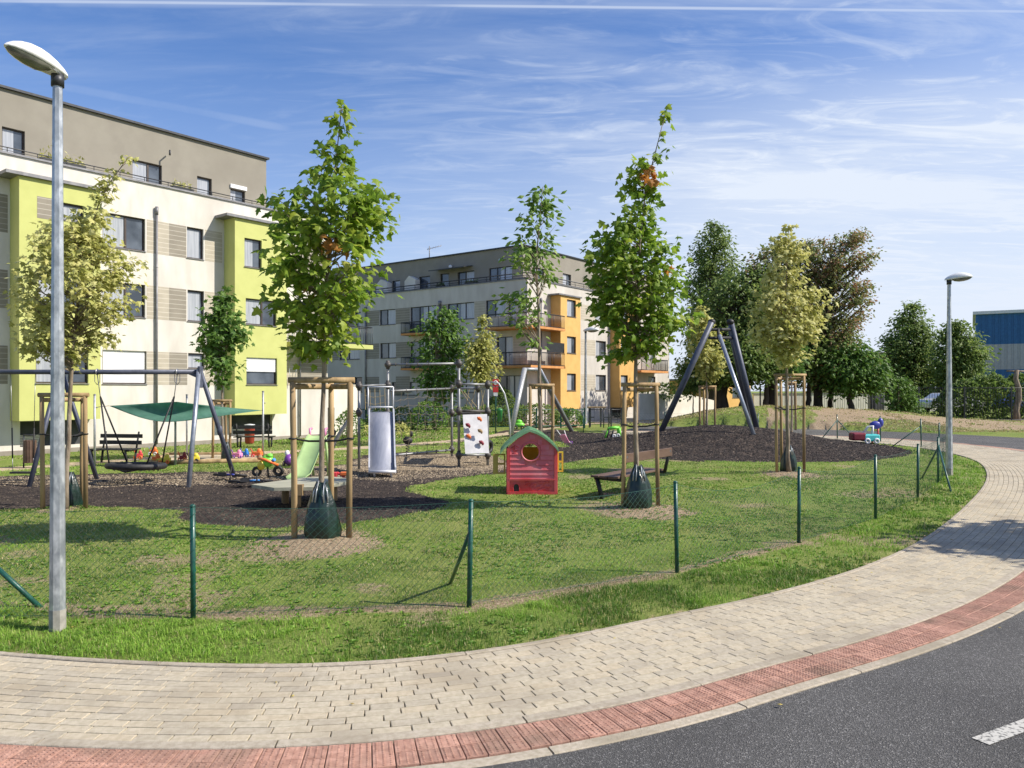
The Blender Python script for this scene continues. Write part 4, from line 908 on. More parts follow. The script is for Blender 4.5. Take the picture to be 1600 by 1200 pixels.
def tree(name, label, base, prof, trunk, r0, ncl, nlf, size, shape, m, seed, tmin=0, tmax=1, cl=.26, group=None, bark='bark', twig=.012, cat='tree', depth=.85, droop=.45, red=None, fill=.92, z0=None, splay=.55):
    """prof: list (z, x offset left, x offset right) of the crown outline in metres; trunk: list of (dx, dy, z)."""
    r_ = np.random.default_rng(seed); rd = random.Random(seed)
    root = thing(name, base, label, cat, group); B = Vector(base)
    prof = sorted(prof); pz = [p[0] for p in prof]; pl = [p[1] for p in prof]; pr = [p[2] for p in prof]
    tz = [q[2] for q in trunk]; tp = lambda z: np.array([B.x + np.interp(z, tz, [q[0] for q in trunk]), B.y + np.interp(z, tz, [q[1] for q in trunk]), z])
    mb = MB(); zt = trunk[-1][2]; zb = trunk[0][2]; zs = np.linspace(zb, zt, 16)
    tr = lambda z: max(twig * .5, r0 * (1 - .9 * ((z - zb) / (zt - zb)) ** .8))
    mb.tube([tuple(tp(z) + np.array([rd.uniform(-.5, .5) * tr(z) * .6, 0, 0])) for z in zs], [tr(z) * (1.25 if i == 0 else 1) for i, z in enumerate(zs)], 8)
    # clumps: even over the outline area, each carried on a rising limb
    zz = np.linspace(pz[0], pz[-1], 200); wgt = np.maximum(np.interp(zz, pz, pr) - np.interp(zz, pz, pl), .02) ** 1.2
    C = []; D = []; T = []; cs = r_.choice(zz, ncl, p=wgt / wgt.sum())
    cs[0] = pz[-1] - cl * .3
    for i, z in enumerate(cs):
        l_, q_ = np.interp(z, pz, pl), np.interp(z, pz, pr); mid, hw = (l_ + q_) / 2, (q_ - l_) / 2; c_ = min(cl, max(hw * .8, cl * .35))
        a = r_.uniform(0, 6.283); rr = max(0, hw - c_ * .55) * (r_.uniform(.12, 1) ** .55)
        p = np.array([B.x + mid + rr * math.cos(a), B.y + rr * math.sin(a) * depth, z]); ax = tp(z); dist = np.linalg.norm((p - ax)[:2])
        st = tp(max(pz[0] - .05 + .02 * i / ncl, min(z - dist * splay - .05, zt - .05))); stp = Vector(st); e = Vector(p)
        mdl = stp.lerp(e, .55) + Vector((rd.uniform(-.05, .05), rd.uniform(-.05, .05), -.06 * dist)) ; rb = min(tr(st[2]) * .6, twig * (1 + dist * 1.1))
        mb.tube([stp, mdl, e], [rb, rb * .65, twig * .3], 5, caps=False)
        n = max(4, int(nlf * r_.uniform(.6, 1.4) * (c_ / cl)))
        q = np.clip(r_.normal(0, .5, (n, 3)), -1.15, 1.15) * c_ * np.array([1, 1, .72]); u = r_.random(n) < .28
        q[u] = (r_.uniform(.35, 1, (u.sum(), 1)) - 1) * np.array(e - mdl) + r_.normal(0, .04, (u.sum(), 3))
        pts = p + q; C.append(pts); dd = (pts - tp(z)); dd[:, 2] *= .2; dd /= np.linalg.norm(dd, axis=1)[:, None] + .05; D.append(dd)
        tb = r_.uniform(tmin, tmax); tt = np.clip(tb * .55 + .45 * r_.uniform(tmin, tmax, n) + r_.normal(0, .05, n), 0, .92 if red is None else .90)
        T.append(tt)
    C = np.concatenate(C); D = np.concatenate(D); T = np.concatenate(T)
    ok = np.ones(len(C), bool); l_ = np.interp(C[:, 2], pz, pl); q_ = np.interp(C[:, 2], pz, pr); xx = C[:, 0] - B.x
    ok &= (xx > l_ - size * .8) & (xx < q_ + size * .8) & (C[:, 2] < pz[-1] + size) & (C[:, 2] > pz[0] - cl * .8); C, D, T = C[ok], D[ok], T[ok]
    if red:
        for (rx, rz, rr) in red: h = (np.hypot(C[:, 0] - B.x - rx, C[:, 2] - rz) < rr) & (C[:, 1] < B.y + .2); T[h] = .98
    mb.build('trunk', bark, root); leaf_mesh('crown', C, D, size, shape, m, root, T, droop, r_)
    return root
def prof_px(rows, bx, Y):
    return [(CH + (HY - y) / F_PX * Y, (xl - bx) / F_PX * Y, (xr - bx) / F_PX * Y) for y, xl, xr in rows]
def trunk_px(rows, bx, Y, zb): return [(0, 0, zb)] + [((x - bx) / F_PX * Y, 0, CH + (HY - y) / F_PX * Y) for x, y in rows]
def px_tree(name, label, bx, by, rows, trk, r0, *a, Y=None, **k):
    b = G(bx, by); Y = Y or b.y; x = (bx - CX) / F_PX * Y; z = gz1(x, Y) if Y < 60 else 0
    return tree(name, label, (x, Y, z), prof_px(rows, bx, Y), trunk_px(trk, bx, Y, z - .03), r0, *a, **k)
ST = 'young staked trees of the playground'
px_tree('young_maple', 'broad bushy young maple with orange leaves mid crown, nearest the front fence', 500, 846,
        [(160, 526, 542), (185, 508, 552), (215, 498, 556), (245, 496, 560), (262, 492, 555), (285, 440, 570), (305, 395, 605), (330, 400, 632), (360, 425, 628), (395, 415, 618), (420, 385, 632), (455, 385, 610), (490, 395, 585), (520, 420, 560), (548, 455, 540)],
        [(505, 600), (508, 480), (515, 380), (522, 280), (534, 165)], .042, 150, 18, .106, 'maple', 'maple', 21, .15, .84, cl=.27, group=ST, red=[(.19, 3.43, .13), (-.15, 3.0, .06)], droop=.55)
px_tree('young_maple', 'tall young maple by the dark bench, lush green with a thin leaning top', 995, 795,
        [(168, 1034, 1050), (185, 1022, 1058), (215, 1020, 1058), (240, 1012, 1045), (262, 978, 1030), (285, 970, 1042), (310, 975, 1040), (335, 968, 1030), (360, 930, 1032), (385, 912, 1062), (410, 898, 1066), (440, 905, 1092), (470, 912, 1096), (500, 918, 1080), (530, 940, 1062), (558, 948, 1030)],
        [(992, 600), (995, 480), (1000, 380), (1008, 300), (1040, 175)], .045, 165, 18, .112, 'maple', 'maple', 33, .12, .72, cl=.28, group=ST, red=[(.18, 5.03, .13), (.50, 3.72, .07)], droop=.5)
px_tree('young_maple', 'pale variegated maple behind the near lamp post, with a long leaning top shoot', 102, 802,
        [(238, 196, 214), (262, 178, 212), (290, 150, 190), (320, 138, 172), (350, 72, 170), (375, 60, 178), (400, 52, 212), (430, 30, 215), (460, 12, 222), (490, 30, 200), (520, 25, 180), (550, 35, 165), (580, 80, 140)],
        [(110, 600), (118, 500), (135, 380), (160, 300), (204, 242)], .045, 180, 24, .088, 'small', 'palemaple', 41, .1, .9, cl=.25, group=ST)
px_tree('young_maple', 'yellowish variegated maple at the right end of the dark mulch mound', 1232, 742,
        [(350, 1230, 1240), (366, 1224, 1244), (378, 1200, 1250), (392, 1208, 1262), (405, 1188, 1254), (430, 1194, 1272), (448, 1172, 1268), (468, 1180, 1300), (490, 1162, 1284), (508, 1176, 1296), (530, 1168, 1276), (548, 1186, 1270), (566, 1204, 1248)],
        [(1229, 600), (1228, 450), (1233, 355)], .05, 125, 24, .11, 'small', 'palemaple', 52, .15, .95, cl=.30, group=ST)
px_tree('young_poplar', 'slender open tree with sparse leaves between the playhouse and the orange bay', 845, 697,
        [(290, 840, 856), (320, 812, 876), (345, 805, 882), (375, 800, 884), (405, 775, 886), (440, 780, 882), (475, 772, 862), (510, 778, 850), (545, 820, 850)],
        [(843, 600), (842, 500), (838, 400), (848, 292)], .085, 66, 13, .24, 'simple', 'midleaf', 61, .2, .9, cl=.46, splay=1.3, group=ST)
px_tree('young_maple', 'small dense green maple in front of the second lime bay', 349, 718,
        [(443, 350, 364), (465, 340, 372), (490, 312, 378), (515, 306, 388), (545, 308, 384), (575, 318, 378), (600, 330, 366), (612, 340, 356)],
        [(346, 640), (350, 560), (356, 450)], .05, 60, 24, .15, 'small', 'midleaf', 71, .0, .6, cl=.36, group=ST)
px_tree('young_maple', 'small yellowish maple seen between the legs of the tall A-frame swing', 1104, 672,
        [(480, 1088, 1102), (505, 1078, 1115), (530, 1070, 1130), (560, 1078, 1134), (585, 1092, 1128), (596, 1100, 1118)],
        [(1105, 610), (1100, 540), (1096, 484)], .06, 60, 24, .22, 'small', 'palemaple', 81, .1, .8, cl=.55, group=ST)
px_tree('young_tree', 'thin staked tree directly behind the yellowish maple on the mound', 1237, 680,
        [(540, 1225, 1250), (560, 1215, 1262), (580, 1222, 1255)], [(1237, 600), (1237, 545)], .06, 14, 20, .22, 'small', 'midleaf', 82, .1, .7, cl=.5, group=ST)
# trees in front of the far building
px_tree('tree', 'dark green tree left of the pair before the far building, above the climbing frame', 680, 668,
        [(486, 668, 712), (510, 655, 728), (540, 645, 735), (570, 645, 735), (600, 650, 730), (628, 665, 715)],
        [(680, 610), (682, 500)], .10, 90, 30, .24, 'simple', 'midleaf', 91, 0, .55, cl=.7, Y=36)
px_tree('tree', 'pale yellow-green tree right of the dark one before the far building', 745, 665,
        [(497, 750, 762), (520, 742, 772), (545, 726, 780), (570, 722, 782), (592, 735, 776)],
        [(746, 600), (755, 505)], .08, 70, 30, .22, 'simple', 'palemaple', 92, 0, .7, cl=.6, Y=35)
# the big trees on the right
BG = 'big trees behind the hill'
px_tree('tree', 'tall blue-green poplar with an upright spiky crown, leftmost of the big trees', 1112, 640,
        [(345, 1108, 1122), (365, 1092, 1142), (390, 1075, 1155), (420, 1068, 1162), (460, 1062, 1162), (500, 1068, 1160), (550, 1075, 1162), (600, 1085, 1150)],
        [(1112, 560), (1116, 350)], .30, 380, 42, .22, 'simple', 'darkleaf', 101, .2, 1, cl=.7, Y=56, bark='darkbark', twig=.04, group=BG, splay=1.0)
px_tree('tree', 'broad dark tree with a leaning trunk behind the A-frame swing', 1128, 640,
        [(420, 1140, 1210), (450, 1095, 1230), (490, 1070, 1235), (530, 1060, 1240), (570, 1062, 1235), (600, 1075, 1215)],
        [(1128, 600), (1150, 500), (1170, 430)], .42, 280, 46, .25, 'simple', 'darkleaf', 102, .1, 1, cl=1.0, Y=44, bark='darkbark', twig=.04, group=BG)
px_tree('tree', 'tree with rusty brown tips between the poplar and the open acacia', 1205, 640,
        [(385, 1200, 1250), (402, 1165, 1268), (430, 1145, 1285), (480, 1135, 1290), (530, 1140, 1295), (580, 1155, 1295)],
        [(1205, 580), (1212, 400)], .34, 240, 46, .25, 'simple', 'podleaf', 103, 0, .9, cl=.9, Y=45, bark='darkbark', twig=.04, group=BG)
px_tree('acacia_tree', 'tall open acacia with hanging reddish brown pods against the sky', 1276, 640,
        [(360, 1335, 1352), (368, 1300, 1366), (376, 1238, 1362), (388, 1225, 1330), (400, 1230, 1374), (415, 1236, 1368), (428, 1240, 1345), (440, 1240, 1352), (455, 1245, 1372), (466, 1245, 1384), (478, 1240, 1352), (495, 1240, 1368), (515, 1235, 1345), (550, 1230, 1358), (585, 1235, 1375), (605, 1250, 1370)],
        [(1278, 580), (1292, 480), (1300, 380)], .30, 330, 62, .18, 'simple', 'podleaf', 104, .15, 1, cl=.52, Y=44.5, bark='darkbark', twig=.018, group=BG, splay=.8)
px_tree('tree', 'dark pyramidal tree right of the acacia with a ragged top', 1432, 640,
        [(470, 1420, 1432), (490, 1400, 1448), (520, 1385, 1465), (550, 1368, 1475), (590, 1362, 1478), (625, 1378, 1470)],
        [(1430, 560), (1427, 475)], .28, 330, 40, .25, 'simple', 'darkleaf', 105, .15, 1, cl=.75, Y=58, bark='darkbark', twig=.04, group=BG)
px_tree('tree', 'rounded dark tree behind the second street lamp', 1500, 645,
        [(500, 1488, 1502), (520, 1468, 1520), (545, 1458, 1542), (575, 1455, 1545), (610, 1455, 1550), (635, 1470, 1545)],
        [(1500, 570), (1498, 505)], .26, 300, 40, .25, 'simple', 'darkleaf', 106, .2, 1, cl=.75, Y=54, bark='darkbark', twig=.04, group=BG)
px_tree('shrub', 'bushy shrub with light leaves in front of the black metal fence', 1404, 652,
        [(590, 1398, 1415), (610, 1388, 1432), (635, 1380, 1440), (650, 1385, 1436)], [(1404, 600)], .08, 60, 34, .20, 'simple', 'midleaf', 107, 0, .5, cl=.6, Y=45.5, cat='shrub')
px_tree('tree', 'low spreading tree with trunk forks under the acacia', 1330, 640,
        [(540, 1300, 1350), (560, 1280, 1385), (580, 1262, 1392), (598, 1270, 1400), (612, 1300, 1385)], [(1325, 600), (1330, 570)], .22, 130, 40, .26, 'simple', 'midleaf', 108, .0, .5, cl=.8, Y=43, bark='darkbark', group=BG)
px_tree('tree', 'small round-crowned tree before the white boundary wall', 1083, 668,
        [(560, 1062, 1095), (590, 1050, 1110), (612, 1055, 1108)], [(1083, 620), (1082, 580)], .05, 70, 30, .2, 'simple', 'darkleaf', 109, .2, .8, cl=.6, Y=44)
for i, (x, lb) in enumerate(((1160, 'bare dark trunk just right of the A-frame legs'), (1196, 'dark trunk left of the pair of trunks under the acacia'), (1262, 'right trunk of the close pair under the acacia'), (1297, 'lone dark trunk at the right edge of the acacia shade'))):
    px_tree('tree', lb, x, 640, [(530, x - 40, x + 45), (560, x - 52, x + 56), (588, x - 40, x + 40)], [(x + 2, 590), (x + 4, 540)], .20, 60, 40, .28, 'simple', 'darkleaf', 120 + i, .1, .8, cl=1.0, Y=42 + i, bark='darkbark', group=BG)
# trees behind the fence on the far left of the road, hedge, and bushes
def bush(name, label, x0, x1, ytop, Y, h_, m, seed, dens=420, size=.11, zb=0, dep=.7, cat='shrub', group=None, tm=(0, .8)):
    r_ = np.random.default_rng(seed); a, b = (x0 - CX) / F_PX * Y, (x1 - CX) / F_PX * Y; root = thing(name, ((a + b) / 2, Y, zb), label, cat, group)
    n = int(dens * (b - a) * h_); x = r_.uniform(a, b, n); u = r_.random(n); v = r_.uniform(-1, 1, n)
    top = h_ * (.62 + .45 * fbm(x + seed, x * 0 + seed, 1.6, 4)) * np.minimum(1, .45 + 1.6 * np.minimum(x - a, b - x) / max(.5, h_))
    z = zb + top * np.sqrt(1 - .55 * v * v) * (1 - (1 - u) ** 2.2 * .0 - (1 - u) * .98 * (r_.random(n) < .6)); C = np.stack([x, Y + v * dep, z], 1)
    D = np.stack([r_.normal(0, 1, n), r_.normal(-.4, 1, n), r_.normal(.3, .6, n)], 1)
    leaf_mesh('foliage', C, D, size, 'simple', m, root, np.clip(tm[0] + (tm[1] - tm[0]) * (.6 * fbm(x, z, 3, 2) + .5 * r_.random(n)), 0, 1), .1, r_)
    mb = MB()
    for i in range(max(3, int((b - a) * 3))): q = r_.uniform(a + .1, b - .1); mb.tube([(q, Y, zb - .02), (q + r_.uniform(-.15, .15), Y + r_.uniform(-.3, .3), zb + h_ * .6)], [.02, .008], 5)
    mb.build('stem', 'darkbark', root); return root
bush('hedge', 'tall dark clipped hedge along the road at the right edge', 1466, 1660, 586, 47.5, 2.9, 'darkleaf', 201, 300, .24, dep=1.1, cat='hedge', tm=(.1, .8))
bush('hedge', 'lower dark hedge behind the black metal fence under the trees', 1392, 1450, 610, 52, 1.7, 'darkleaf', 202, 150, .24, dep=.9, cat='hedge', tm=(.0, .7))
bush('shrub', 'ragged dark shrub left of the steel slide by the white wall', 528, 566, 600, 29.5, 1.75, 'midleaf', 203, 500, .10, tm=(0, .45))
bush('shrub', 'wild bush behind the rope net of the climbing frame', 640, 700, 620, 34.5, 1.55, 'midleaf', 204, 420, .13, tm=(.1, .7))
bush('hedge', 'dark hedge behind the climbing frame left of the signpost', 570, 650, 640, 36, 1.15, 'darkleaf', 205, 420, .13, cat='hedge')
bush('hedge', 'dark green hedge running from the signpost to the orange bay', 700, 880, 632, 38.5, 1.25, 'darkleaf', 206, 420, .14, cat='hedge', tm=(.1, 1))
bush('shrub', 'leafy green bush at the foot of the orange bay', 868, 912, 640, 39, 1.15, 'midleaf', 207, 420, .14, tm=(.1, .6))
bush('shrub', 'tall dark bush between the signpost and the white balcony wall', 755, 815, 590, 40, 2.0, 'darkleaf', 208, 300, .17)
bush('shrub', 'clump of shrubs growing on top of the white boundary wall', 1000, 1058, 590, 48, 1.0, 'midleaf', 209, 260, .18, zb=1.3)
bush('shrub', 'dry grassy tuft beside the rope net', 566, 640, 650, 30.5, .50, 'palemaple', 210, 420, .12)
# one tree across the road, outside the frame, whose shade falls on the paving
tree('street_tree', 'leafy tree across the road whose shade falls on the paving', (10.6, 8.4, 0), [(2.0, -.8, .8), (2.4, -1.9, 1.8), (3.2, -2.5, 2.2), (4.0, -1.9, 1.8), (4.8, -.6, .6)], [(0, 0, 0), (.1, 0, 2), (.1, 0, 4.6)], .08, 170, 34, .17, 'small', 'midleaf', 300, cl=.42)

# ------------------------------------------------------------ tree stakes, watering bags
def stakes(bx, pxs, ytop, Y, label, r=.036, yb=None, seed=0, strap_y=None, tx=None):
    """three peeled posts in a triangle, joined by cross rails, with a black strap round the trunk"""
    rd = random.Random(seed); xl, xr = [(p - CX) / F_PX * Y for p in pxs]; zt = CH + (HY - ytop) / F_PX * Y; zg = gz1((xl + xr) / 2, Y)
    root = thing('tree_stakes', ((xl + xr) / 2, Y, zg), label, 'tree stakes', 'tree stake frames'); w_ = xr - xl
    P3 = [(xl, Y - .08), (xr, Y - .02), (xl + w_ * .48, Y + w_ * .75)]; tops = []
    for i, (x, y) in enumerate(P3):
        mb = MB(); dx = rd.uniform(-.03, .03); pts = [(x, y, zg - .05), (x + dx * .4 + rd.uniform(-.008, .008), y, zg + (zt - zg) * .4), (x + dx * .8, y, zg + (zt - zg) * .75), (x + dx, y, zt - r * .5)]
        mb.tube(pts, [r, r * .97, r * .95, r * .92], 10); mb.build('post', 'wood_stake', root); tops.append(Vector((x + dx, y, zt)))
    for i, j in ((0, 1), (0, 2), (1, 2)):
        a, b = tops[i], tops[j]; d = (b - a).normalized() * (.05 if i + j == 1 else .0); mb = MB(); up = Vector((0, 0, .0 if i + j == 1 else -.075)); mb.tube([a - d + up, b + d + up], r * .95, 10); mb.build('rail', 'wood_stake', root)
    if strap_y:
        zs = CH + (HY - strap_y) / F_PX * Y; t = Vector(((tx - CX) / F_PX * Y, Y + .1, zs - .03)); mb = MB()
        for p in tops: q = Vector((p.x, p.y, zs + .01)); mb.tube([q, q.lerp(t, .5) - Vector((0, 0, .015)), t], .013, 5); mb.torus((q.x, q.y, q.z), (0, 0, 1), r * 1.08, .011, 12, 5)
        mb.torus(t, (0, 0, 1), .055, .013, 12, 5); mb.build('strap', 'strap', root)
    return root
stakes(500, (463, 546), 594, 9.25, 'near round wooden stakes around the bushy maple with the red leaf cluster', .037, strap_y=686, tx=503, seed=1)
stakes(995, (972, 1028), 601, 11.8, 'wooden stakes around the tall maple beside the foreground bench', .034, strap_y=664, tx=994, seed=2)
stakes(102, (72, 135), 617, 11.5, 'wooden stakes around the pale maple behind the near lamp post', .034, strap_y=679, tx=104, seed=3)
stakes(1232, (1212, 1256), 586, 16.6, 'thin wooden stakes around the yellowish maple on the mound', .032, strap_y=638, tx=1231, seed=4)
stakes(845, (828, 863), 602, 25.0, 'wooden stakes around the slender open tree behind the playhouse', .055, strap_y=667, tx=846, seed=5)
stakes(349, (334, 360), 626, 20.2, 'wooden stakes around the small dense maple by the shade sail', .035, strap_y=645, tx=347, seed=6)
stakes(1104, (1093, 1117), 604, 35.5, 'far wooden stakes standing between the legs of the A-frame swing', .05, seed=7)
stakes(1237, (1228, 1243), 598, 34, 'wooden stakes just behind those of the yellowish maple', .05, seed=8)
def wbag(px, py, w_, h_, label, seed):
    g_ = G(px, py); r_ = random.Random(seed); z0 = gz1(g_.x, g_.y); root = thing('watering_bag', (g_.x, g_.y, z0), label, 'watering bag', 'tree watering bags')
    vs = []; n = 28; rows = [(0, 1.0), (.12, 1.06), (.35, .98), (.6, .80), (.78, .60), (.9, .42), (1, .30)]
    for j, (u, k) in enumerate(rows):
        for i in range(n):
            a = 2 * math.pi * i / n; f = 1 + .07 * math.sin(a * 5 + j * .7) + .05 * math.sin(a * 9 - j) * (1 + u) + r_.uniform(-.02, .02); zz = h_ * u * (1 + .07 * math.sin(a * 2 + 1) * (u > .8))
            vs.append((g_.x + w_ / 2 * k * f * math.cos(a), g_.y + w_ / 2 * .8 * k * f * math.sin(a), z0 - .01 + zz))
    m_ = len(rows); fs = [(j * n + i, j * n + (i + 1) % n, (j + 1) * n + (i + 1) % n, (j + 1) * n + i) for j in range(m_ - 1) for i in range(n)]
    mb = MB(); mb.add(vs, fs, True); mb.add([vs[(m_ - 1) * n + i] for i in range(n)], [tuple(range(n))], False); mb.build('bag', 'bag', root)
    mb = MB()
    for s in (-1, 1):
        a = Vector((g_.x + s * w_ * .13, g_.y - w_ * .30, z0 + h_ * .66)); mb.tube([a, a + Vector((-s * .01, .02, h_ * .2)), Vector((g_.x + s * .03, g_.y - .03, z0 + h_ * 1.05)), Vector((g_.x + s * w_ * .2, g_.y - w_ * .18, z0 + h_ * .85)), a + Vector((s * w_ * .1, .03, 0))], .009, 5)
    mb.build('handle_strap', 'whiteplastic' if False else 'galv', root)
wbag(503, 847, .40, .62, 'dark green watering bag at the foot of the bushy maple, between the near stakes', 1)
wbag(997, 797, .40, .60, 'dark green watering bag beside the foreground bench', 2)
wbag(110, 797, .30, .50, 'greyish green watering bag just right of the near lamp post', 3)
wbag(1232, 740, .34, .55, 'dark green watering bag at the mound edge by the yellowish maple', 4)
wbag(354, 721, .26, .48, 'dark watering bag at the small maple near the sandpit', 5)
# ------------------------------------------------------------ street lamps
def lamp(loc, h, r0, r1, hd, L_, label, foot=True):
    b = Vector(loc); root = thing('street_lamp', b, label, 'street lamp', 'street lamps')
    mb = MB(); mb.tube([b + Vector((0, 0, -.03)), b + Vector((0, 0, h * .985))], [r0, r1], 8, smooth=False); mb.build('pole', 'galv', root)
    if foot: mb = MB(); mb.tube([b + Vector((0, 0, -.02)), b + Vector((0, 0, .16))], [r0 * 1.03, r0 * 1.02], 8, smooth=False); mb.build('base_coating', 'concrete_foot', root)
    t = b + Vector((0, 0, h)); mb = MB(); mb.tube([t - Vector((0, 0, h * .022)), t], r1 * 1.35, 10); mb.build('collar', 'dark_metal', root)
    u = Vector(hd).normalized(); s = Vector((-u.y, u.x, 0)).normalized(); up = s.cross(u) * -1 if s.cross(u).z < 0 else s.cross(u)
    n = 16; m_ = 11; vs = []
    prof = [(-.20, .02, .02), (-.16, .22, .28), (-.06, .36, .55), (.08, .48, .80), (.25, .60, 1.0), (.42, .66, 1.08), (.60, .66, 1.02), (.76, .58, .82), (.88, .44, .55), (.96, .25, .28), (1.0, .03, .05)]
    W_, H_ = L_ * .30, L_ * .26
    for q, ww, hh in prof:
        for i in range(n):
            a = math.pi * i / (n - 1); vs.append(t + u * (q * L_) + s * (math.cos(a) * W_ * ww) + up * (math.sin(a) ** .8 * H_ * hh + .01))
    fs = [(j * n + i, j * n + i + 1, (j + 1) * n + i + 1, (j + 1) * n + i) for j in range(m_ - 1) for i in range(n - 1)]
    fs += [(j * n, (j + 1) * n, (j + 1) * n + n - 1, j * n + n - 1) for j in range(m_ - 1)]
    mb = MB(); mb.add(vs, fs, True); hsg = mb.build('housing', 'lamp_white', root)
    vs = []; k_ = 9; gp_ = [(.14, .50, .02), (.22, .56, .34), (.40, .62, .52), (.60, .62, .52), (.76, .54, .42), (.88, .40, .26), (.96, .2, .02)]
    for q, ww, hh in gp_:
        for i in range(k_):
            a = math.pi * i / (k_ - 1); vs.append(t + u * (q * L_) + s * (math.cos(a) * W_ * ww * .97) - up * (math.sin(a) * H_ * hh - .006))
    fs = [(j * k_ + i, j * k_ + i + 1, (j + 1) * k_ + i + 1, (j + 1) * k_ + i) for j in range(len(gp_) - 1) for i in range(k_ - 1)]
    mb = MB(); mb.add(vs, fs, True); mb.build('cover', 'lamp_glass', root)
    mb = MB(); vs2 = []
    for q, ww, hh in prof[1:5]:
        for sgn in (-1, 1): vs2.append(t + u * (q * L_) + s * (sgn * W_ * ww * .9) - up * .012)
    mb.add(vs2, [(0, 1, 3, 2), (2, 3, 5, 4), (4, 5, 7, 6)]); mb.tube([t - Vector((0, 0, .02)), t + Vector((0, 0, .03))], r1 * 1.1, 8); mb.build('neck', 'lamp_white', root)
    return root
g_ = G(90, 985); lamp((g_.x, g_.y, 0), 4.17, .058, .034, (-.46, -.86, .16), .39, 'tall galvanised street lamp on the verge at the left edge')
lamp((9.2, 16.3, 0), 4.12, .075, .035, (.97, -.2, .10), .46, 'galvanised street lamp by the bend of the paving, behind the fence corner')
g_ = G(915, 662); lamp((g_.x, g_.y, 0), 5.0, .10, .05, (.95, -.3, .05), .75, 'slim grey street lamp in front of the far building', False)
# ------------------------------------------------------------ chain-link fences
def fence(pts, label, hgt=.90, sag=None, wire=.0015, mesh=.062, names='chain_link_fence', struts=(), zmesh=None, post_r=.021):
    root = thing(names, (pts[0][0], pts[0][1], 0), label, 'fence')
    for i, (x, y) in enumerate(pts):
        z = gz1(x, y) if i else gz1(x, y); rd = random.Random(i + int(x * 7)); l_ = rd.uniform(-.022, .022)
        mb = MB(); mb.tube([(x, y, z - .05), (x + l_, y, z + hgt)], post_r, 10); p = mb.build('post', 'green_post', root)
        mb = MB(); mb.sphere((x + l_, y, z + hgt), (post_r * 1.15, post_r * 1.15, post_r * .8), 10, 6); mb.build('post_cap', 'green_post', p)
        if y < 10:
            mb = MB(); mb.tube([(x + l_ * u + math.cos(u * 60) * (post_r + .001), y + math.sin(u * 60) * (post_r + .001), z + u * hgt) for u in np.linspace(.03, .97, 120)], .0026, 4); mb.build('tie_wire', 'green_post', p)
    for (i, dx, dy, zt) in struts:
        x, y = pts[i]; mb = MB(); mb.tube([(x, y, zt), (x + dx, y + dy, gz1(x + dx, y + dy) - .03)], post_r * .85, 8); mb.build('strut', 'green_post', root)
    for i, ((x0, y0), (x1, y1)) in enumerate(zip(pts, pts[1:])):
        a, b = Vector((x0, y0, 0)), Vector((x1, y1, 0)); ln = (b - a).length; d = (b - a) / ln; H = hgt - .03
        if zmesh and zmesh[i] is None: continue
        H = (zmesh[i] if zmesh else H); step = mesh if (a.y + b.y) / 2 < 10.5 else mesh * 2; wr = wire
        V = []; F4 = []; nrm_ = Vector((-d.y, d.x, 0)); top = lambda u: H - (sag[i] if sag else .02) * 4 * u * (1 - u)
        def w3(p, q, r):
            k = len(V); up = Vector((0, 0, 1))
            for c in (p, q): V.extend([tuple(c + nrm_ * r), tuple(c - nrm_ * r * .5 + up * r * .87 - d * r * .3), tuple(c - nrm_ * r * .5 - up * r * .87 + d * r * .3)])
            F4.extend([(k, k + 1, k + 4, k + 3), (k + 1, k + 2, k + 5, k + 4), (k + 2, k, k + 3, k + 5)])
        for sg in (1, -1):
            o = -H
            while o < ln + H:
                n_ = max(1, int(H / .3)); prev = None
                for k in range(n_ * 2 + 1):
                    h_ = H * k / (n_ * 2); s_ = o + h_ * sg * 1.0 + (0 if sg > 0 else H)
                    if 0 <= s_ <= ln:
                        u = s_ / ln; hh = h_ / H * top(u); c = a + d * s_ + Vector((0, 0, hh + .015)) + nrm_ * (.012 * math.sin(s_ * 5 + i) * (1 - hh) + .0015 * sg)
                        if prev is not None: w3(prev, c, wr)
                        prev = c
                    else: prev = None
                o += step
        for frac in (1.0, .02):
            m_ = 16; p_ = [a + d * ln * k / m_ + Vector((0, 0, top(k / m_) * frac + .015)) for k in range(m_ + 1)]
            for p, q in zip(p_, p_[1:]): w3(p, q, wr * 1.25)
        np_mesh('wire_mesh', np.array(V), np.array(F4), 'green_wire', root)
    return root
FP = [G(-250, 972), G(302, 965), G(733, 948), G(1058, 896), G(1248, 848), G(1368, 812), G(1434, 778)]
pts = [(p.x, p.y) for p in FP] + [(8.2, 14.9), (9.5, 16.9), (10.9, 19.3), (11.9, 21.6), (13.0, 24.6), (12.9, 27.1), (12.1, 28.8), (9.6, 30.2), (6.2, 31.4), (3.0, 32.6)]
fence(pts, 'low green chain-link fence curving round the playground along the paving', .89, [.03, .03, .05, .14, .10, .05, .04, .04, .02, .02, .02, .02, .02, .02, .02, .02],
      struts=((2, -.23, .80, .60), (7, -.45, -1.25, .75), (7, .2, 1.0, .7), (11, -.95, .05, .68), (13, -.7, -.2, .7), (13, .7, .1, .7)))
mbs = MB(); a = G(70, 950); b = P(-40, 855, 6.4); mbs.tube([tuple(a - Vector((0, 0, .03))), tuple(b)], .021, 10)
nf = bpy.data.objects['chain_link_fence']; mbs.build('strut', 'green_post', nf)
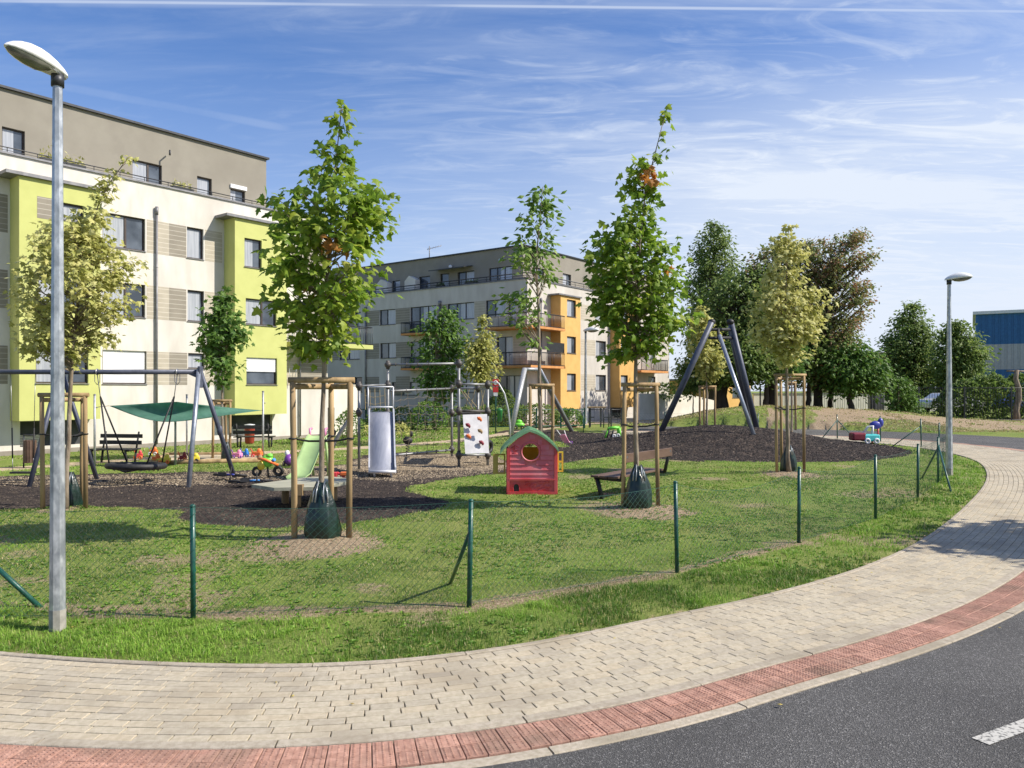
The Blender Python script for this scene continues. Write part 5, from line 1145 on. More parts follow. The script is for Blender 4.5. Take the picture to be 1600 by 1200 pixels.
# dark metal fence in the background
def rail_fence(p0, p1, h_, n, label, name='metal_fence', bars=.14, m='dark_metal'):
    a, b = Vector(p0), Vector(p1); root = thing(name, a, label, 'fence'); ln = (b - a).length; d = (b - a) / ln
    for i in range(n + 1): q = a + d * ln * i / n; mb = MB(); mb.box(q + Vector((0, 0, h_ / 2)), (.07, .07, h_ + .05)); mb.build('post', m, root)
    for z in (.12, h_ - .06):
        mb = MB(); mb.tube([a + Vector((0, 0, z)), b + Vector((0, 0, z))], .025, 4); mb.build('rail', m, root)
    mb = MB(); k = int(ln / bars)
    for i in range(k): q = a + d * (i + .5) * ln / k; mb.tube([q + Vector((0, 0, .1)), q + Vector((0, 0, h_))], .011, 4, caps=False)
    mb.build('bar_infill', m, root)
rail_fence((21.5, 46, 0), (33.5, 43.5, 0), 2.0, 5, 'tall black metal fence in front of the dark hedge at the right')
rail_fence((16.5, 51.5, .2), (21.4, 46.1, 0), 1.9, 3, 'black metal fence section below the acacia')
gp_ = thing('utility_cabinet', (22.4, 46.6, 0), 'tall grey panel cabinet behind the black metal fence', 'cabinet'); mb = MB(); mb.box((22.2, 47.2, 1.0), (.85, .4, 2.0)); mb.build('body', 'frame_grey', gp_, bevel=.02)
mb = MB(); mb.box((22.2, 46.99, 1.0), (.72, .02, 1.8)); mb.build('door', 'cap', gp_)
rail_fence((-9.5, 36.5, 0), (-3.2, 38.0, 0), .95, 5, 'green mesh fence with dark screen in front of the far building', 'garden_fence', .25, 'green_post')
rail_fence((-1.2, 35.4, 0), (3.5, 37.4, 0), .95, 4, 'low dark fence behind the stakes of the slender tree', 'garden_fence', .25, 'green_post')
rail_fence((3.9, 38.6, 0), (5.5, 38.9, 0), .9, 3, 'short black railing by the grey yard right of the orange bay', 'railing', .4)
tk = thing('bare_tree', (29.9, 46, 0), 'pale wavy bare trunk standing on the grass at the right edge', 'tree'); 
g_ = G(1589, 658); mb = MB(); pts_ = [(g_.x + .03, g_.y, -.05), (g_.x - .06, g_.y, .6), (g_.x + .10, g_.y, 1.3), (g_.x + .10, g_.y, 1.9), (g_.x - .08, g_.y, 2.5), (g_.x, g_.y, 3.0)]
tk.location = (g_.x, g_.y, 0); ORG[tk.name] = Vector((g_.x, g_.y, 0)); mb.tube(pts_, [.22, .17, .16, .15, .13, .12], 8); mb.build('stem', 'bark', tk)
mb = MB(); mb.tube([(g_.x - .6, g_.y, 2.95), (g_.x + .9, g_.y, 2.9)], .05, 6); mb.build('branch', 'bark', tk)
# ------------------------------------------------------------ left swing frame and swings
YB = 15.1; ZBm = 2.16; xe = (309 - CX) / F_PX * YB; xm = (92 - CX) / F_PX * YB; xl = xm - 3.0
sw_ = thing('swing_frame', (xe, YB, 0), 'blue-grey steel swing frame with a long horizontal beam at the left', 'swing frame')
mb = MB(); mb.tube([(xl, YB, ZBm), (xe, YB, ZBm)], .048, 12); mb.build('beam', 'bluesteel', sw_)
for x, fr in ((xe, ((.12, -.72), (.45, .78))), (xm, ((-.15, -.7), (.42, .62))), (xl, ((-.1, -.7), (-.1, .7)))):
    for j, (dx, dy) in enumerate(fr): mb = MB(); mb.tube([(x + .03, YB + dy * .03, ZBm + .05), (x + dx, YB + dy, gz1(x + dx, YB + dy) - .03)], .045, 10); mb.build('leg', 'paleblue' if j == 0 and x == xe else 'bluesteel', sw_)
    mb = MB(); mb.box((x + .05, YB, ZBm - .1), (.05, .16, .42)); mb.build('joint_plate', 'bluesteel', sw_, bevel=.01)
    mb = MB(); mb.prism([(x - .28, YB - .03, ZBm), (x, YB - .03, ZBm - .12), (x, YB - .03, ZBm + .03)], (0, .06, 0)); mb.build('gusset', 'bluesteel', sw_)
mb = MB(); mb.sphere((xe + .27, YB + .42, 1.0), (.06, .05, .11), 10, 7); mb.build('label_plate', 'bluesteel', sw_)
# basket swing
cx_, cz_ = (213 - CX) / F_PX * YB, .33; bs = thing('basket_swing', (cx_, YB, cz_), 'round black basket swing hanging on four ropes above its worn patch', 'swing')
mb = MB(); mb.torus((cx_, YB, cz_), (0.02, 0.05, 1), .50, .058, 32, 10); mb.build('ring', 'black', bs)
mb = MB()
for k in range(-5, 6):
    q = k * .085; h_ = math.sqrt(max(0, .23 - q * q))
    for a, b in (((q, -h_), (q, h_)), ((-h_, q), (h_, q))):
        mb.tube([(cx_ + a[0], YB + a[1], cz_), (cx_ + (a[0] + b[0]) / 2, YB + (a[1] + b[1]) / 2, cz_ - .09), (cx_ + b[0], YB + b[1], cz_)], .010, 4)
mb.build('rope_net', 'black', bs)
for s, px in ((-1, 152), (1, 277)):
    xt = (px - CX) / F_PX * YB; zt = ZBm - .05; zj = ZBm - .48; j = Vector((xt - s * .06, YB, zj))
    mb = MB(); mb.tube([(xt, YB, zt), j], .008, 5); mb.tube([(xt - .05, YB, zt), (xt - .05, YB, zt - .14), (xt, YB, zt - .2)], .006, 5); mb.tube([(xt + .05, YB, zt), (xt + .05, YB, zt - .14), (xt, YB, zt - .2)], .006, 5); mb.torus((xt, YB, zt + .05), (1, 0, 0), .055, .012, 14, 5); mb.build('chain', 'chain', bs)
    for dy in (-1, 1): mb = MB(); mb.tube([j, (cx_ + s * .35, YB + dy * .34, cz_ + .04)], .016, 6); mb.build('hanging_rope', 'black', bs)
def seat_swing(px, label):
    x = (px - CX) / F_PX * YB; zs = .20; r = thing('seat_swing', (x, YB, zs), label, 'swing')
    for s in (-1, 1):
        mb = MB(); mb.tube([(x + s * .24, YB, ZBm - .04), (x + s * .215, YB, 1.05)], .006, 5); mb.tube([(x + s * .205, YB, .5), (x + s * .20, YB, zs)], .006, 5); mb.build('chain', 'chain', r)
        mb = MB(); mb.tube([(x + s * .215, YB, 1.07), (x + s * .205, YB, .48)], .013, 6); mb.build('sleeve', 'black', r)
    mb = MB(); mb.box((x, YB, zs), (.44, .16, .035)); mb.build('seat', 'black', r, bevel=.01)
seat_swing(36, 'flat black seat swing on chains, left of the basket swing')
# ------------------------------------------------------------ shade sail and poles
def pole(px, y0, y1, label, Y=None):
    g_ = G(px, y1); x = g_.x; h_ = CH + (HY - y0) / F_PX * g_.y; r = thing('sail_pole', g_, label, 'pole', 'steel poles of the shade sail')
    mb = MB(); mb.tube([(x, g_.y, -.03), (x, g_.y, h_)], .028, 8); mb.build('tube', 'sail_pole', r); mb = MB(); mb.sphere((x, g_.y, h_), (.035, .035, .025), 8, 5); mb.build('cap', 'cap', r); mb = MB(); mb.tube([(x, g_.y, h_ - .3), (x + .07, g_.y, h_ - .3)], .012, 5); mb.build('hook', 'cap', r); return Vector((x, g_.y, h_))
pa = pole(148, 617, 728, 'leftmost shade sail pole, beside the dark bench'); pb = pole(274, 631, 727, 'front shade sail pole near the basket swing'); pc = pole(292, 617, 713, 'rear shade sail pole behind the sandpit'); pd = pole(411, 612, 716, 'right shade sail pole in front of the lime bay')
sl = thing('shade_sail', (-8, 18.5, 1.4), 'dark green triangular shade sail stretched between steel poles', 'shade sail')
def sail():
    c = [P(170, 634, 18.6), P(276, 628, 18.4), P(409, 641, 20.3), P(300, 655, 17.0)]; V = []; n = 18
    for i in range(n + 1):
        for j in range(n + 1):
            u, v = i / n, j / n; p = c[0] * (1 - u) * (1 - v) + c[1] * (1 - u) * v + c[2] * u * v + c[3] * u * (1 - v)
            e = 4 * u * (1 - u); p = p + Vector((0, .25 * e * (1 - 2 * v), -.20 * math.sin(math.pi * u) * (1 - v) ** 1.2 * 1.0 - .10 * math.sin(math.pi * u) * math.sin(math.pi * v))); V.append(p)
    mb = MB(); mb.add(V, [(i * (n + 1) + j, (i + 1) * (n + 1) + j, (i + 1) * (n + 1) + j + 1, i * (n + 1) + j + 1) for i in range(n) for j in range(n)], True); o = mb.build('cloth', 'sail', sl)
    s = o.modifiers.new('thick', 'SOLIDIFY'); s.thickness = .006
    mb = MB(); mb.tube([c[0], pa - Vector((0, 0, .3))], .008, 4); mb.tube([c[2], pd - Vector((0, 0, .5))], .008, 4); mb.tube([c[1], pb - Vector((0, 0, .02))], .008, 4); mb.build('tension_cord', 'black', sl)
sail()
# ------------------------------------------------------------ benches, bins
def bench(c, rz, label, w_=1.25, back=True, m='brownwood', legm='black', name='park_bench', hs=.34, slats=3, group='benches'):
    root = thing(name, c, label, 'bench', group); R3 = Matrix.Rotation(rz, 3, 'Z'); c = Vector(c)
    T = lambda x, y, z: c + R3 @ Vector((x, y, z))
    mb = MB()
    for k in range(slats): mb.box(T(0, -.17 + k * .17, hs), (w_, .15, .03), m=R3)
    mb.build('seat', m, root, bevel=.005)
    if back:
        mb = MB()
        for k in range(2): mb.box(T(0, .26 + k * .035, hs + .15 + k * .16), (w_, .025, .10), m=R3)
        mb.build('backrest', m, root, bevel=.005)
    for s in (-1, 1):
        x = s * (w_ / 2 - .12); mb = MB(); mb.tube([T(x, -.22, hs - .02), T(x, -.14, -.02)], .028, 5); mb.tube([T(x, .22, hs - .02), T(x, .16, -.02)], .028, 5); mb.tube([T(x, -.24, hs - .03), T(x, .25, hs - .03)], .022, 5)
        if back: mb.tube([T(x, .22, hs - .03), T(x, .33, hs + .42)], .024, 5)
        mb.build('leg', legm, root)
    return root
g_ = G(986, 772)
fb = thing('park_bench', (g_.x, g_.y, 0), 'low bench with brown planks on slanting black legs, nearest the fence', 'bench', 'benches')
c = Vector((2.02, 13.45, 0)); ax = Vector((.60, .80, 0)).normalized(); bk = Vector((.80, -.60, 0)) * -1; bk = Vector((.8, -.6, 0))
TT_ = lambda u, v, z: c + ax * u + bk * v + Vector((0, 0, z))
Rm = Matrix((ax, bk, Vector((0, 0, 1)))).transposed(); Rm = Matrix(((ax.x, bk.x, 0), (ax.y, bk.y, 0), (0, 0, 1)))
mb = MB()
for k in range(3): mb.box(TT_(.0, -.16 + k * .165, .37), (1.75, .15, .035), m=Rm)
mb.build('seat', 'brownwood', fb, bevel=.006)
mb = MB(); mb.box(TT_(.0, .40, .70), (1.75, .03, .15), m=Rm); mb.build('backrest', 'brownwood', fb, bevel=.006)
for s in (-.80, .80):
    mb = MB(); mb.tube([TT_(s, -.16, .35), TT_(s, -.05, -.02)], .038, 6); mb.tube([TT_(s, -.2, .34), TT_(s, .3, .33)], .026, 6); mb.tube([TT_(s, .3, .33), TT_(s, .40, .74)], .03, 6); mb.build('leg', 'black', fb)
g_ = G(178, 723); bench((g_.x, g_.y, 0), R(-8), 'black slatted bench between the swings and the building', 1.15, m='black')
g_ = G(282, 694); bench((g_.x, g_.y, 0), R(190), 'pinkish brown bench under the shade sail by the cream wall', 1.25)
g_ = G(398, 699); bench((g_.x, g_.y, 0), R(185), 'black bench with the red bin behind it, by the basement opening', 1.2, m='black')
def slat_bin(px, py, w_, h_, label, m, legs=True):
    g_ = G(px, py); r = thing('litter_bin', g_, label, 'bin', 'litter bins'); mb = MB(); z0 = .12 if legs else .05
    for k in range(14): a = 2 * math.pi * k / 14; mb.box((g_.x + w_ / 2 * math.cos(a), g_.y + w_ / 2 * math.sin(a), z0 + h_ / 2), (.02, w_ * .19, h_), rz=a)
    mb.build('slatted_body', m, r); mb = MB(); mb.tube([(g_.x, g_.y, z0 + .01), (g_.x, g_.y, z0 + h_ * .97)], w_ * .46, 12); mb.build('liner', 'black', r)
    mb = MB(); mb.tube([(g_.x - w_ * .62, g_.y, -.02), (g_.x - w_ * .62, g_.y, z0 + h_ + .12)], .018, 6); mb.tube([(g_.x - w_ * .62, g_.y, z0 + h_ + .12), (g_.x + w_ * .5, g_.y, z0 + h_ + .12)], .018, 6); mb.build('stand', 'dark_metal', r)
slat_bin(47, 731, .24, .52, 'brown slatted litter bin left of the near lamp post', 'brownwood'); 
g_ = G(390, 694); rb = thing('litter_bin', g_, 'red round litter bin behind the black bench', 'bin', 'litter bins'); mb = MB(); mb.lathe((g_.x, g_.y, .02), [(.11, 0), (.15, .04), (.17, .5), (.18, .52), (.15, .53)], 14); mb.build('body', 'brick_red_bin', rb); mb = MB(); mb.lathe((g_.x, g_.y, .64), [(.02, .04), (.17, .02), (.18, 0), (.02, 0)], 14); mb.tube([(g_.x - .12, g_.y, .5), (g_.x - .12, g_.y, .65)], .012, 5); mb.tube([(g_.x + .12, g_.y, .5), (g_.x + .12, g_.y, .65)], .012, 5); mb.build('lid', 'slide_rim', rb)
g_ = G(776, 678); sp = thing('signpost', (g_.x - .04, g_.y - .1, 0), 'signpost with a red and white rules sign behind the climbing frame', 'sign')
x, y = g_.x - .04, g_.y; mb = MB(); mb.tube([(x, y, -.02), (x, y, 2.25)], .028, 8); mb.build('post', 'green_post', sp)
mb = MB(); mb.box((x, y - .04, 2.12), (.25, .02, .30)); o = mb.build('upper_plate', 'signred', sp); mb = MB(); mb.torus((x, y - .055, 2.12), (0, 1, 0), .07, .022, 18, 6); mb.build('white_ring', 'signwhite', o)
mb = MB(); mb.box((x, y - .04, 1.83), (.22, .02, .22)); mb.build('lower_plate', 'signred', sp); mb = MB(); mb.box((x, y - .04, 1.64), (.17, .02, .14)); mb.build('white_plate', 'signwhite', sp)
gb = thing('litter_bin', (x + .2, y - .1, .75), 'small green bin hung on the signpost', 'bin', 'litter bins'); mb = MB(); mb.lathe((x + .17, y - .13, .50), [(.02, 0), (.09, .02), (.12, .46), (.13, .50), (.07, .56), (.02, .57)], 12); mb.build('body', 'bin_green', gb); mb = MB(); mb.box((x + .06, y - .08, .8), (.10, .06, .1)); mb.build('bracket', 'dark_metal', gb)
bb_ = G(940, 668); yb_ = thing('picnic_table', (bb_.x, bb_.y, 0), 'small wooden frame table by the cream wall near the far lamp', 'table'); mb = MB(); mb.box((bb_.x - .25, bb_.y, .98), (.85, .5, .07)); mb.build('top', 'wood_stake', yb_)
for dx in (-.6, .1, .35): mb = MB(); mb.tube([(bb_.x + dx, bb_.y, 0), (bb_.x + dx, bb_.y, .96)], .03, 5); mb.tube([(bb_.x + dx, bb_.y, .5), (bb_.x + dx + .25, bb_.y, .5)], .025, 5); mb.build('leg', 'dark_metal', yb_)
# ------------------------------------------------------------ climbing frame with steel slide
cf = thing('rope_playground', G(650, 725), 'grey climbing frame with dark ball joints, rope net and pale climbing panel', 'climbing frame')
YF = 18.3
def V3(x, y, Y=YF): return P(x, y, Y)
posts = {'a': (561, 603, 735, 17.7), 'b': (606, 570, 728, 18.4), 'c': (717, 568, 729, 18.3), 'd': (706, 606, 713, 21.0), 'e': (762, 601, 722, 18.6), 'f': (747, 607, 712, 20.6)}
for k, (x, yt, yb, Y) in posts.items():
    g_ = P(x, yt, Y); zb = 0; mb = MB(); mb.tube([(g_.x, Y, -.05), tuple(g_)], .033, 10); mb.build('post', 'frame_grey', cf)
balls = [('a', 603), ('a', 644), ('b', 570), ('b', 601), ('b', 646), ('b', 680), ('b', 712), ('c', 568), ('c', 600), ('c', 642), ('c', 711), ('d', 607), ('d', 645), ('d', 702), ('e', 601), ('e', 643), ('e', 711), ('f', 607), ('f', 645)]
mb = MB()
for k, y in balls:
    x, _, _, Y = posts[k]; p = P(x, y, Y); mb = MB(); mb.sphere(p, (.083, .083, .078), 12, 8); mb.tube([p - Vector((0, 0, .10)), p + Vector((0, 0, .10))], .045, 8); mb.build('clamp_ball', 'ball', cf)
def bar(k1, y1, k2, y2, r=.028, m='frame_grey', nm='bar'):
    a = P(posts[k1][0], y1, posts[k1][3]); b = P(posts[k2][0], y2, posts[k2][3]); mb = MB(); mb.tube([a, b], r, 8); mb.build(nm, m, cf); return a, b
bar('b', 570, 'c', 568); bar('c', 600, 'e', 601); bar('c', 642, 'e', 643, .032, 'ball'); bar('c', 711, 'e', 711); bar('d', 607, 'f', 607); bar('c', 600, 'd', 607); bar('e', 601, 'f', 607); bar('a', 603, 'b', 601, .02)
t0, t1 = bar('b', 611, 'd', 607, .024); u0, u1 = bar('b', 712, 'd', 703, .026)
mb = MB(); 
for k in range(6):
    u = (k + .7) / 6.4; p = P(606 + 111 * u, 569.5, 18.35); mb.torus(p, (1, 0, 0), .035, .012, 10, 5); q = t0.lerp(t1, u); mb.torus(q, (1, 0, 0), .035, .014, 10, 5); mb.torus(u0.lerp(u1, u), (1, 0, 0), .038, .016, 10, 5)
mb.build('rope_clamp', 'ball', cf)
mb = MB(); grid = []
for i in range(8):
    u = (i + .3) / 7.6; a, b = t0.lerp(t1, u), u0.lerp(u1, u); col = [a.lerp(b, v) + Vector((.04 * math.sin(i * 2 + v * 7), .06 * math.sin(v * 3.14), -.03 * math.sin(v * 9 + i))) for v in np.linspace(0, 1, 9)]; grid.append(col)
    mb.tube(col, .006, 4, caps=False)
for j in range(1, 8):
    for i in range(7): a, b = grid[i][j], grid[i + 1][j]; mb.tube([a, a.lerp(b, .5) - Vector((0, 0, .035)), b], .0045, 4, caps=False)
mb.build('climbing_net', 'netrope', cf)
mb = MB(); x0, x1 = 570, 601
for i in range(5): x = x0 + (x1 - x0) * i / 4; mb.tube([P(x, 607 + 2 * (i % 2), 17.9), P(x + 1, 640, 17.9)], .009, 4, caps=False)
for y in (618, 629): mb.tube([P(x0, y, 17.9), P(585, y + 3, 17.9), P(x1, y, 17.9)], .008, 4, caps=False)
mb.build('rope_barrier', 'rope', cf)
mb = MB()
for a, b in (((720, 609), (740, 640)), ((733, 608), (728, 636)), ((742, 609), (735, 640)), ((752, 610), (756, 640)), ((757, 610), (750, 640)), ((725, 612), (745, 636))): mb.tube([P(*a, 19.3), P(*b, 19.3)], .011, 4, caps=False)
mb.build('rope_barrier', 'rope', cf)
p4_ = [P(723, 648, 18.2), P(761, 647, 18.4), P(764, 708, 18.1), P(727, 709, 17.9)]; mb = MB(); mb.prism(p4_, (0, .03, 0)); pnl = mb.build('climbing_panel', 'panel', cf)
for i, (x, y, m) in enumerate(((749, 654, 'orangeplastic'), (731, 664, 'maroon'), (750, 673, 'wood_stake'), (732, 681, 'orangeplastic'), (752, 691, 'maroon'), (734, 700, 'wood_stake'))):
    p = P(x, y, 18.05); mb = MB(); mb.sphere(p, (.052, .045, .045), 8, 6); mb.sphere(p + Vector((.035, 0, -.03)), (.03, .03, .045), 7, 5); mb.sphere(p + Vector((-.03, -.01, .02)), (.03, .03, .025), 7, 5); mb.build('climbing_hold', m, pnl)
mb = MB(); mb.torus(P(764, 698, 19.2), (1, -.5, 0), .13, .05, 20, 8); mb.build('tyre_step', 'black', cf)
mb = MB(); c_ = P(705, 640, 19.5); mb.box(P(735, 645, 19.4), (.55, 1.6, .04)); mb.build('platform', 'ball', cf)
ms = thing('metal_slide', P(582, 738, 16.4), 'steel slide with pale rims attached to the climbing frame', 'slide')
mb = MB(); path = [(17.75, 1.30), (17.5, 1.28), (17.2, 1.02), (16.8, .58), (16.5, .24), (16.3, .14), (16.0, .12)]
xl_, xr_ = -3.27, -2.70; path = [(Y, z) for Y, z in path]
Vs = []; 
XL = lambda Y: -3.27 + .182 * (17.75 - Y); XR = lambda Y: XL(Y) + .55
for Y, z in path: Vs += [(XL(Y), Y, z), (XR(Y), Y, z)]
mb.add(Vs, [(2 * i, 2 * i + 1, 2 * i + 3, 2 * i + 2) for i in range(len(path) - 1)], True); o = mb.build('chute', 'slide_metal', ms); s_ = o.modifiers.new('thick', 'SOLIDIFY'); s_.thickness = .01
for X_ in (XL, XR):
    mb = MB()
    for (Y0, z0), (Y1, z1) in zip(path, path[1:]): x, x1 = X_(Y0), X_(Y1); mb.hexa([(x - .016, Y0, z0 - .02), (x + .016, Y0, z0 - .02), (x1 + .016, Y1, z1 - .02), (x1 - .016, Y1, z1 - .02), (x - .016, Y0, z0 + .09), (x + .016, Y0, z0 + .09), (x1 + .016, Y1, z1 + .09), (x1 - .016, Y1, z1 + .09)])
    mb.build('side_rim', 'slide_rim', ms)
mb = MB(); mb.tube([(XL(16), 16.0, .12), (XR(16), 16.0, .12)], .035, 8); mb.tube([(XL(16) + .1, 16.1, -.03), (XL(16) + .1, 16.0, .12)], .025, 6); mb.tube([(XR(16) - .1, 16.1, -.03), (XR(16) - .1, 16.0, .12)], .025, 6); mb.build('foot_bar', 'slide_rim', ms); mb = MB(); mb.tube([(xl_, 17.6, 1.42), (xr_, 17.6, 1.42)], .02, 6)
for x in (xl_, xr_): mb.tube([(x, 17.6, 1.3), (x, 17.6, 1.88)], .018, 6)
mb.tube([(xl_, 17.6, 1.88), (xr_, 17.6, 1.88)], .018, 6); mb.build('entry_rail', 'slide_rim', ms)
cp = thing('curved_pole', G(522, 732), 'bent grey climbing pole left of the steel slide', 'pole'); mb = MB(); mb.tube([P(518, 733, 17.6), P(516, 712, 17.6), P(522, 692, 17.6), P(534, 672, 17.6), P(545, 656, 17.6), P(550, 640, 17.6)], .045, 8); mb.build('pole', 'frame_grey', cp)
mb = MB(); p = P(520, 690, 17.6); mb.sphere(p, (.07, .07, .07), 10, 6); p = P(522, 676, 17.7); mb.sphere(p, (.05, .05, .08), 8, 6); mb.build('clamp_ball', 'ball', cp)
wp = thing('curved_pole', G(797, 690), 'thin bowed steel pole rising behind the playhouse roof', 'pole'); mb = MB(); mb.tube([P(797, 691, 24), P(797, 668, 24), P(794, 640, 24), P(788, 615, 24), P(779, 599, 24), P(765, 597, 24)], .03, 8); mb.build('pole', 'sail_pole', wp); mb = MB(); mb.tube([P(797, 693, 24), P(797, 688, 24)], .06, 8); mb.build('foot', 'cap', wp)
sf = thing('spring_figure', G(638, 714), 'small dark rocking figure on a spring behind the rope net', 'spring rocker'); mb = MB(); q = G(637, 712); mb.tube([(q.x + .05 * math.cos(k * .9), q.y + .05 * math.sin(k * .9), .0 + k * .011) for k in range(30)], .012, 5); mb.build('spring', 'black', sf); mb = MB(); mb.sphere((q.x, q.y, .42), (.14, .09, .11), 10, 7); mb.sphere((q.x + .1, q.y, .60), (.05, .05, .09), 8, 6); mb.tube([(q.x - .05, q.y - .1, .52), (q.x - .05, q.y + .1, .52)], .015, 5); mb.build('body', 'black', sf)
# ------------------------------------------------------------ A-frame swing on the mound and the silver A-frame
af = thing('swing_frame', (6.9, 25.2, .5), 'tall dark steel A-frame swing standing on the mulch mound', 'swing frame')
def leg(root, a, b, r, m, rb=None): mb = MB(); mb.tube([a, b], [r, rb or r], 10); mb.build('leg', m, root)
leg(af, P(1112, 503, 25.0), P(1032, 676, 25.6), .098, 'bluesteel'); leg(af, P(1142, 504, 25.8), P(1184, 676, 26.2), .098, 'bluesteel'); leg(af, P(1141, 512, 26.4), P(1172, 665, 29.0), .085, 'bluesteel')
leg(af, P(1124, 524, 24.9), P(1178, 680, 23.2), .062, 'paleblue')
for y in (515, 528):
    mb = MB(); mb.tube([P(1108, y, 25.1), P(1146, y, 25.9)], .05, 8); mb.build('cross_bar', 'black', af)
mb = MB(); mb.tube([P(1122, 514, 25.2), P(1123, 529, 25.1)], .05, 8); mb.build('hinge', 'black', af)
for x in (1112, 1141): mb = MB(); mb.sphere(P(x, 503, 25.3), (.13, .13, .10), 8, 6); mb.build('cap', 'black', af)
af2 = thing('climbing_a_frame', G(845, 690), 'pale steel A-frame straddling the slender tree behind the playhouse', 'A-frame')
leg(af2, P(820, 576, 27), P(798, 678, 26), .085, 'sail_pole'); leg(af2, P(842, 577, 27.5), P(893, 673, 34), .095, 'paleblue')
mb = MB(); mb.tube([P(818, 577, 27), P(844, 577, 27.5)], .06, 8); mb.build('cross_bar', 'sail_pole', af2)
# ------------------------------------------------------------ playhouse
YP = 13.4; XA, XB = -.085, .775; xc = (829 - CX) / F_PX * YP; zc = .735; rin, rout = .145, .172
ph = thing('playhouse', (.34, 13.8, 0), 'faded red plastic playhouse with green roof and yellow shutters standing on the lawn', 'playhouse')
ol = [(XA, .235), (XB, .235), (XB, .80), (.62, .93), (.46, 1.03), ((827.8 - CX) / F_PX * YP, 1.085), (.16, 1.02), (.02, .90), (XA, .80)]
def ray_out(a):
    dx, dz = math.cos(a), math.sin(a); best = None
    for (x0, z0), (x1, z1) in zip(ol, ol[1:] + ol[:1]):
        ex, ez = x1 - x0, z1 - z0; d = dx * ez - dz * ex
        if abs(d) < 1e-9: continue
        t = ((x0 - xc) * ez - (z0 - zc) * ex) / d; u = ((x0 - xc) * dz - (z0 - zc) * dx) / d
        if t > 0 and -1e-6 <= u <= 1 + 1e-6: best = t if best is None else min(best, t)
    return xc + dx * best, zc + dz * best
angs = sorted([2 * math.pi * k / 48 for k in range(48)] + [math.atan2(z - zc, x - xc) % (2 * math.pi) for x, z in ol]); na = len(angs); mb = MB(); V = []
for a in angs:
    ox, oz = ray_out(a); V += [(xc + rin * math.cos(a), YP, zc + rin * math.sin(a)), (ox, YP, oz), (xc + rin * math.cos(a), YP + .05, zc + rin * math.sin(a))]
mb.add(V, [f for i in range(na) for f in ((i * 3, i * 3 + 1, ((i + 1) % na) * 3 + 1, ((i + 1) % na) * 3), (i * 3, ((i + 1) % na) * 3, ((i + 1) % na) * 3 + 2, i * 3 + 2))])
mb.build('front_wall', 'pink', ph)
mb = MB()
for z0 in np.arange(.245, 1.0, .088):      # overlapping clapboards, cut back around the round window and the gable
    z1 = z0 + .080; m_ = (z0 + z1) / 2
    xa, xb = XA + .05, XB - .05
    if z1 > .80: k = (z1 - .80) / .29; xa = XA + .06 + k * .42; xb = XB - .06 - k * .40
    def slab(a, b):
        if b - a > .03: mb.hexa([(a, YP - .022, z0), (b, YP - .022, z0), (b, YP - .001, z0), (a, YP - .001, z0), (a, YP - .006, z1), (b, YP - .006, z1), (b, YP - .001, z1), (a, YP - .001, z1)])
    dz = min(abs(z0 - zc), abs(z1 - zc)) if not (z0 < zc < z1) else 0
    if dz < rout: h_ = math.sqrt(rout ** 2 - dz ** 2) + .008; slab(xa, xc - h_); slab(xc + h_, xb)
    else: slab(xa, xb)
mb.build('clapboards', 'pink', ph)
mb = MB(); mb.torus((xc, YP - .012, zc), (0, 1, 0), (rin + rout) / 2, .018, 32, 8); mb.build('window_ring', 'pink', ph)
mb = MB()
for x in (XA + .022, XB - .022): mb.box((x, YP - .012, .40), (.044, .05, .80))
mb.build('corner_post', 'red', ph)
mb = MB(); mb.box((.345, YP - .014, .262), (.80, .05, .03)); mb.box((.345, YP - .014, .025), (.84, .05, .05)); mb.box((.345, YP + .012, .145), (.80, .02, .25)); mb.build('lower_panel', 'red', ph)
mb = MB(); r_ = random.Random(3)
for i in range(34): mb.sphere((r_.uniform(.24, .66), YP + .0, r_.uniform(.07, .22)), (r_.uniform(.02, .045), .012, r_.uniform(.012, .03)), 7, 5)
mb.build('relief', 'red', ph)
mb = MB(); ar = [(.075 + .055 * math.cos(a), .13 + .06 * math.sin(a)) for a in np.linspace(0, math.pi, 9)]; poly = [(.13, .055)] + ar + [(.02, .055)]
for (a, b), (c, d) in zip(poly, poly[1:]): mb.tube([(a, YP - .006, b), (c, YP - .006, d)], .011, 6)
mb.build('mouse_arch', 'red', ph); mb = MB(); mb.prism([(a, YP + .0005, b) for a, b in poly], (0, .0012, 0)); mb.build('arch_opening', 'black', ph)
mb = MB(); mb.torus((.055, YP - .01, .775), (0, 1, 0), .030, .010, 16, 6); mb.tube([(-.01, YP - .01, .80), (.055, YP - .01, .85), (.12, YP - .01, .80)], .009, 5); mb.tube([(.0, YP - .01, .71), (.11, YP - .01, .71)], .012, 5); mb.build('birdhouse_relief', 'red', ph)
mb = MB()
for x in (XA, XB): mb.box((x, YP + .41, .18), (.03, .80, .36)); mb.box((x, YP + .41, .765), (.03, .80, .07)); mb.box((x, YP + .12, .545), (.03, .22, .37)); mb.box((x, YP + .70, .545), (.03, .22, .37))
mb.box((.345, YP + .81, .33), (.86, .03, .66)); mb.build('side_wall', 'red', ph)
mb = MB(); mb.box((.345, YP + .70, .62), (.80, .02, .30)); mb.build('inner_panel', 'innery', ph)
mb = MB()
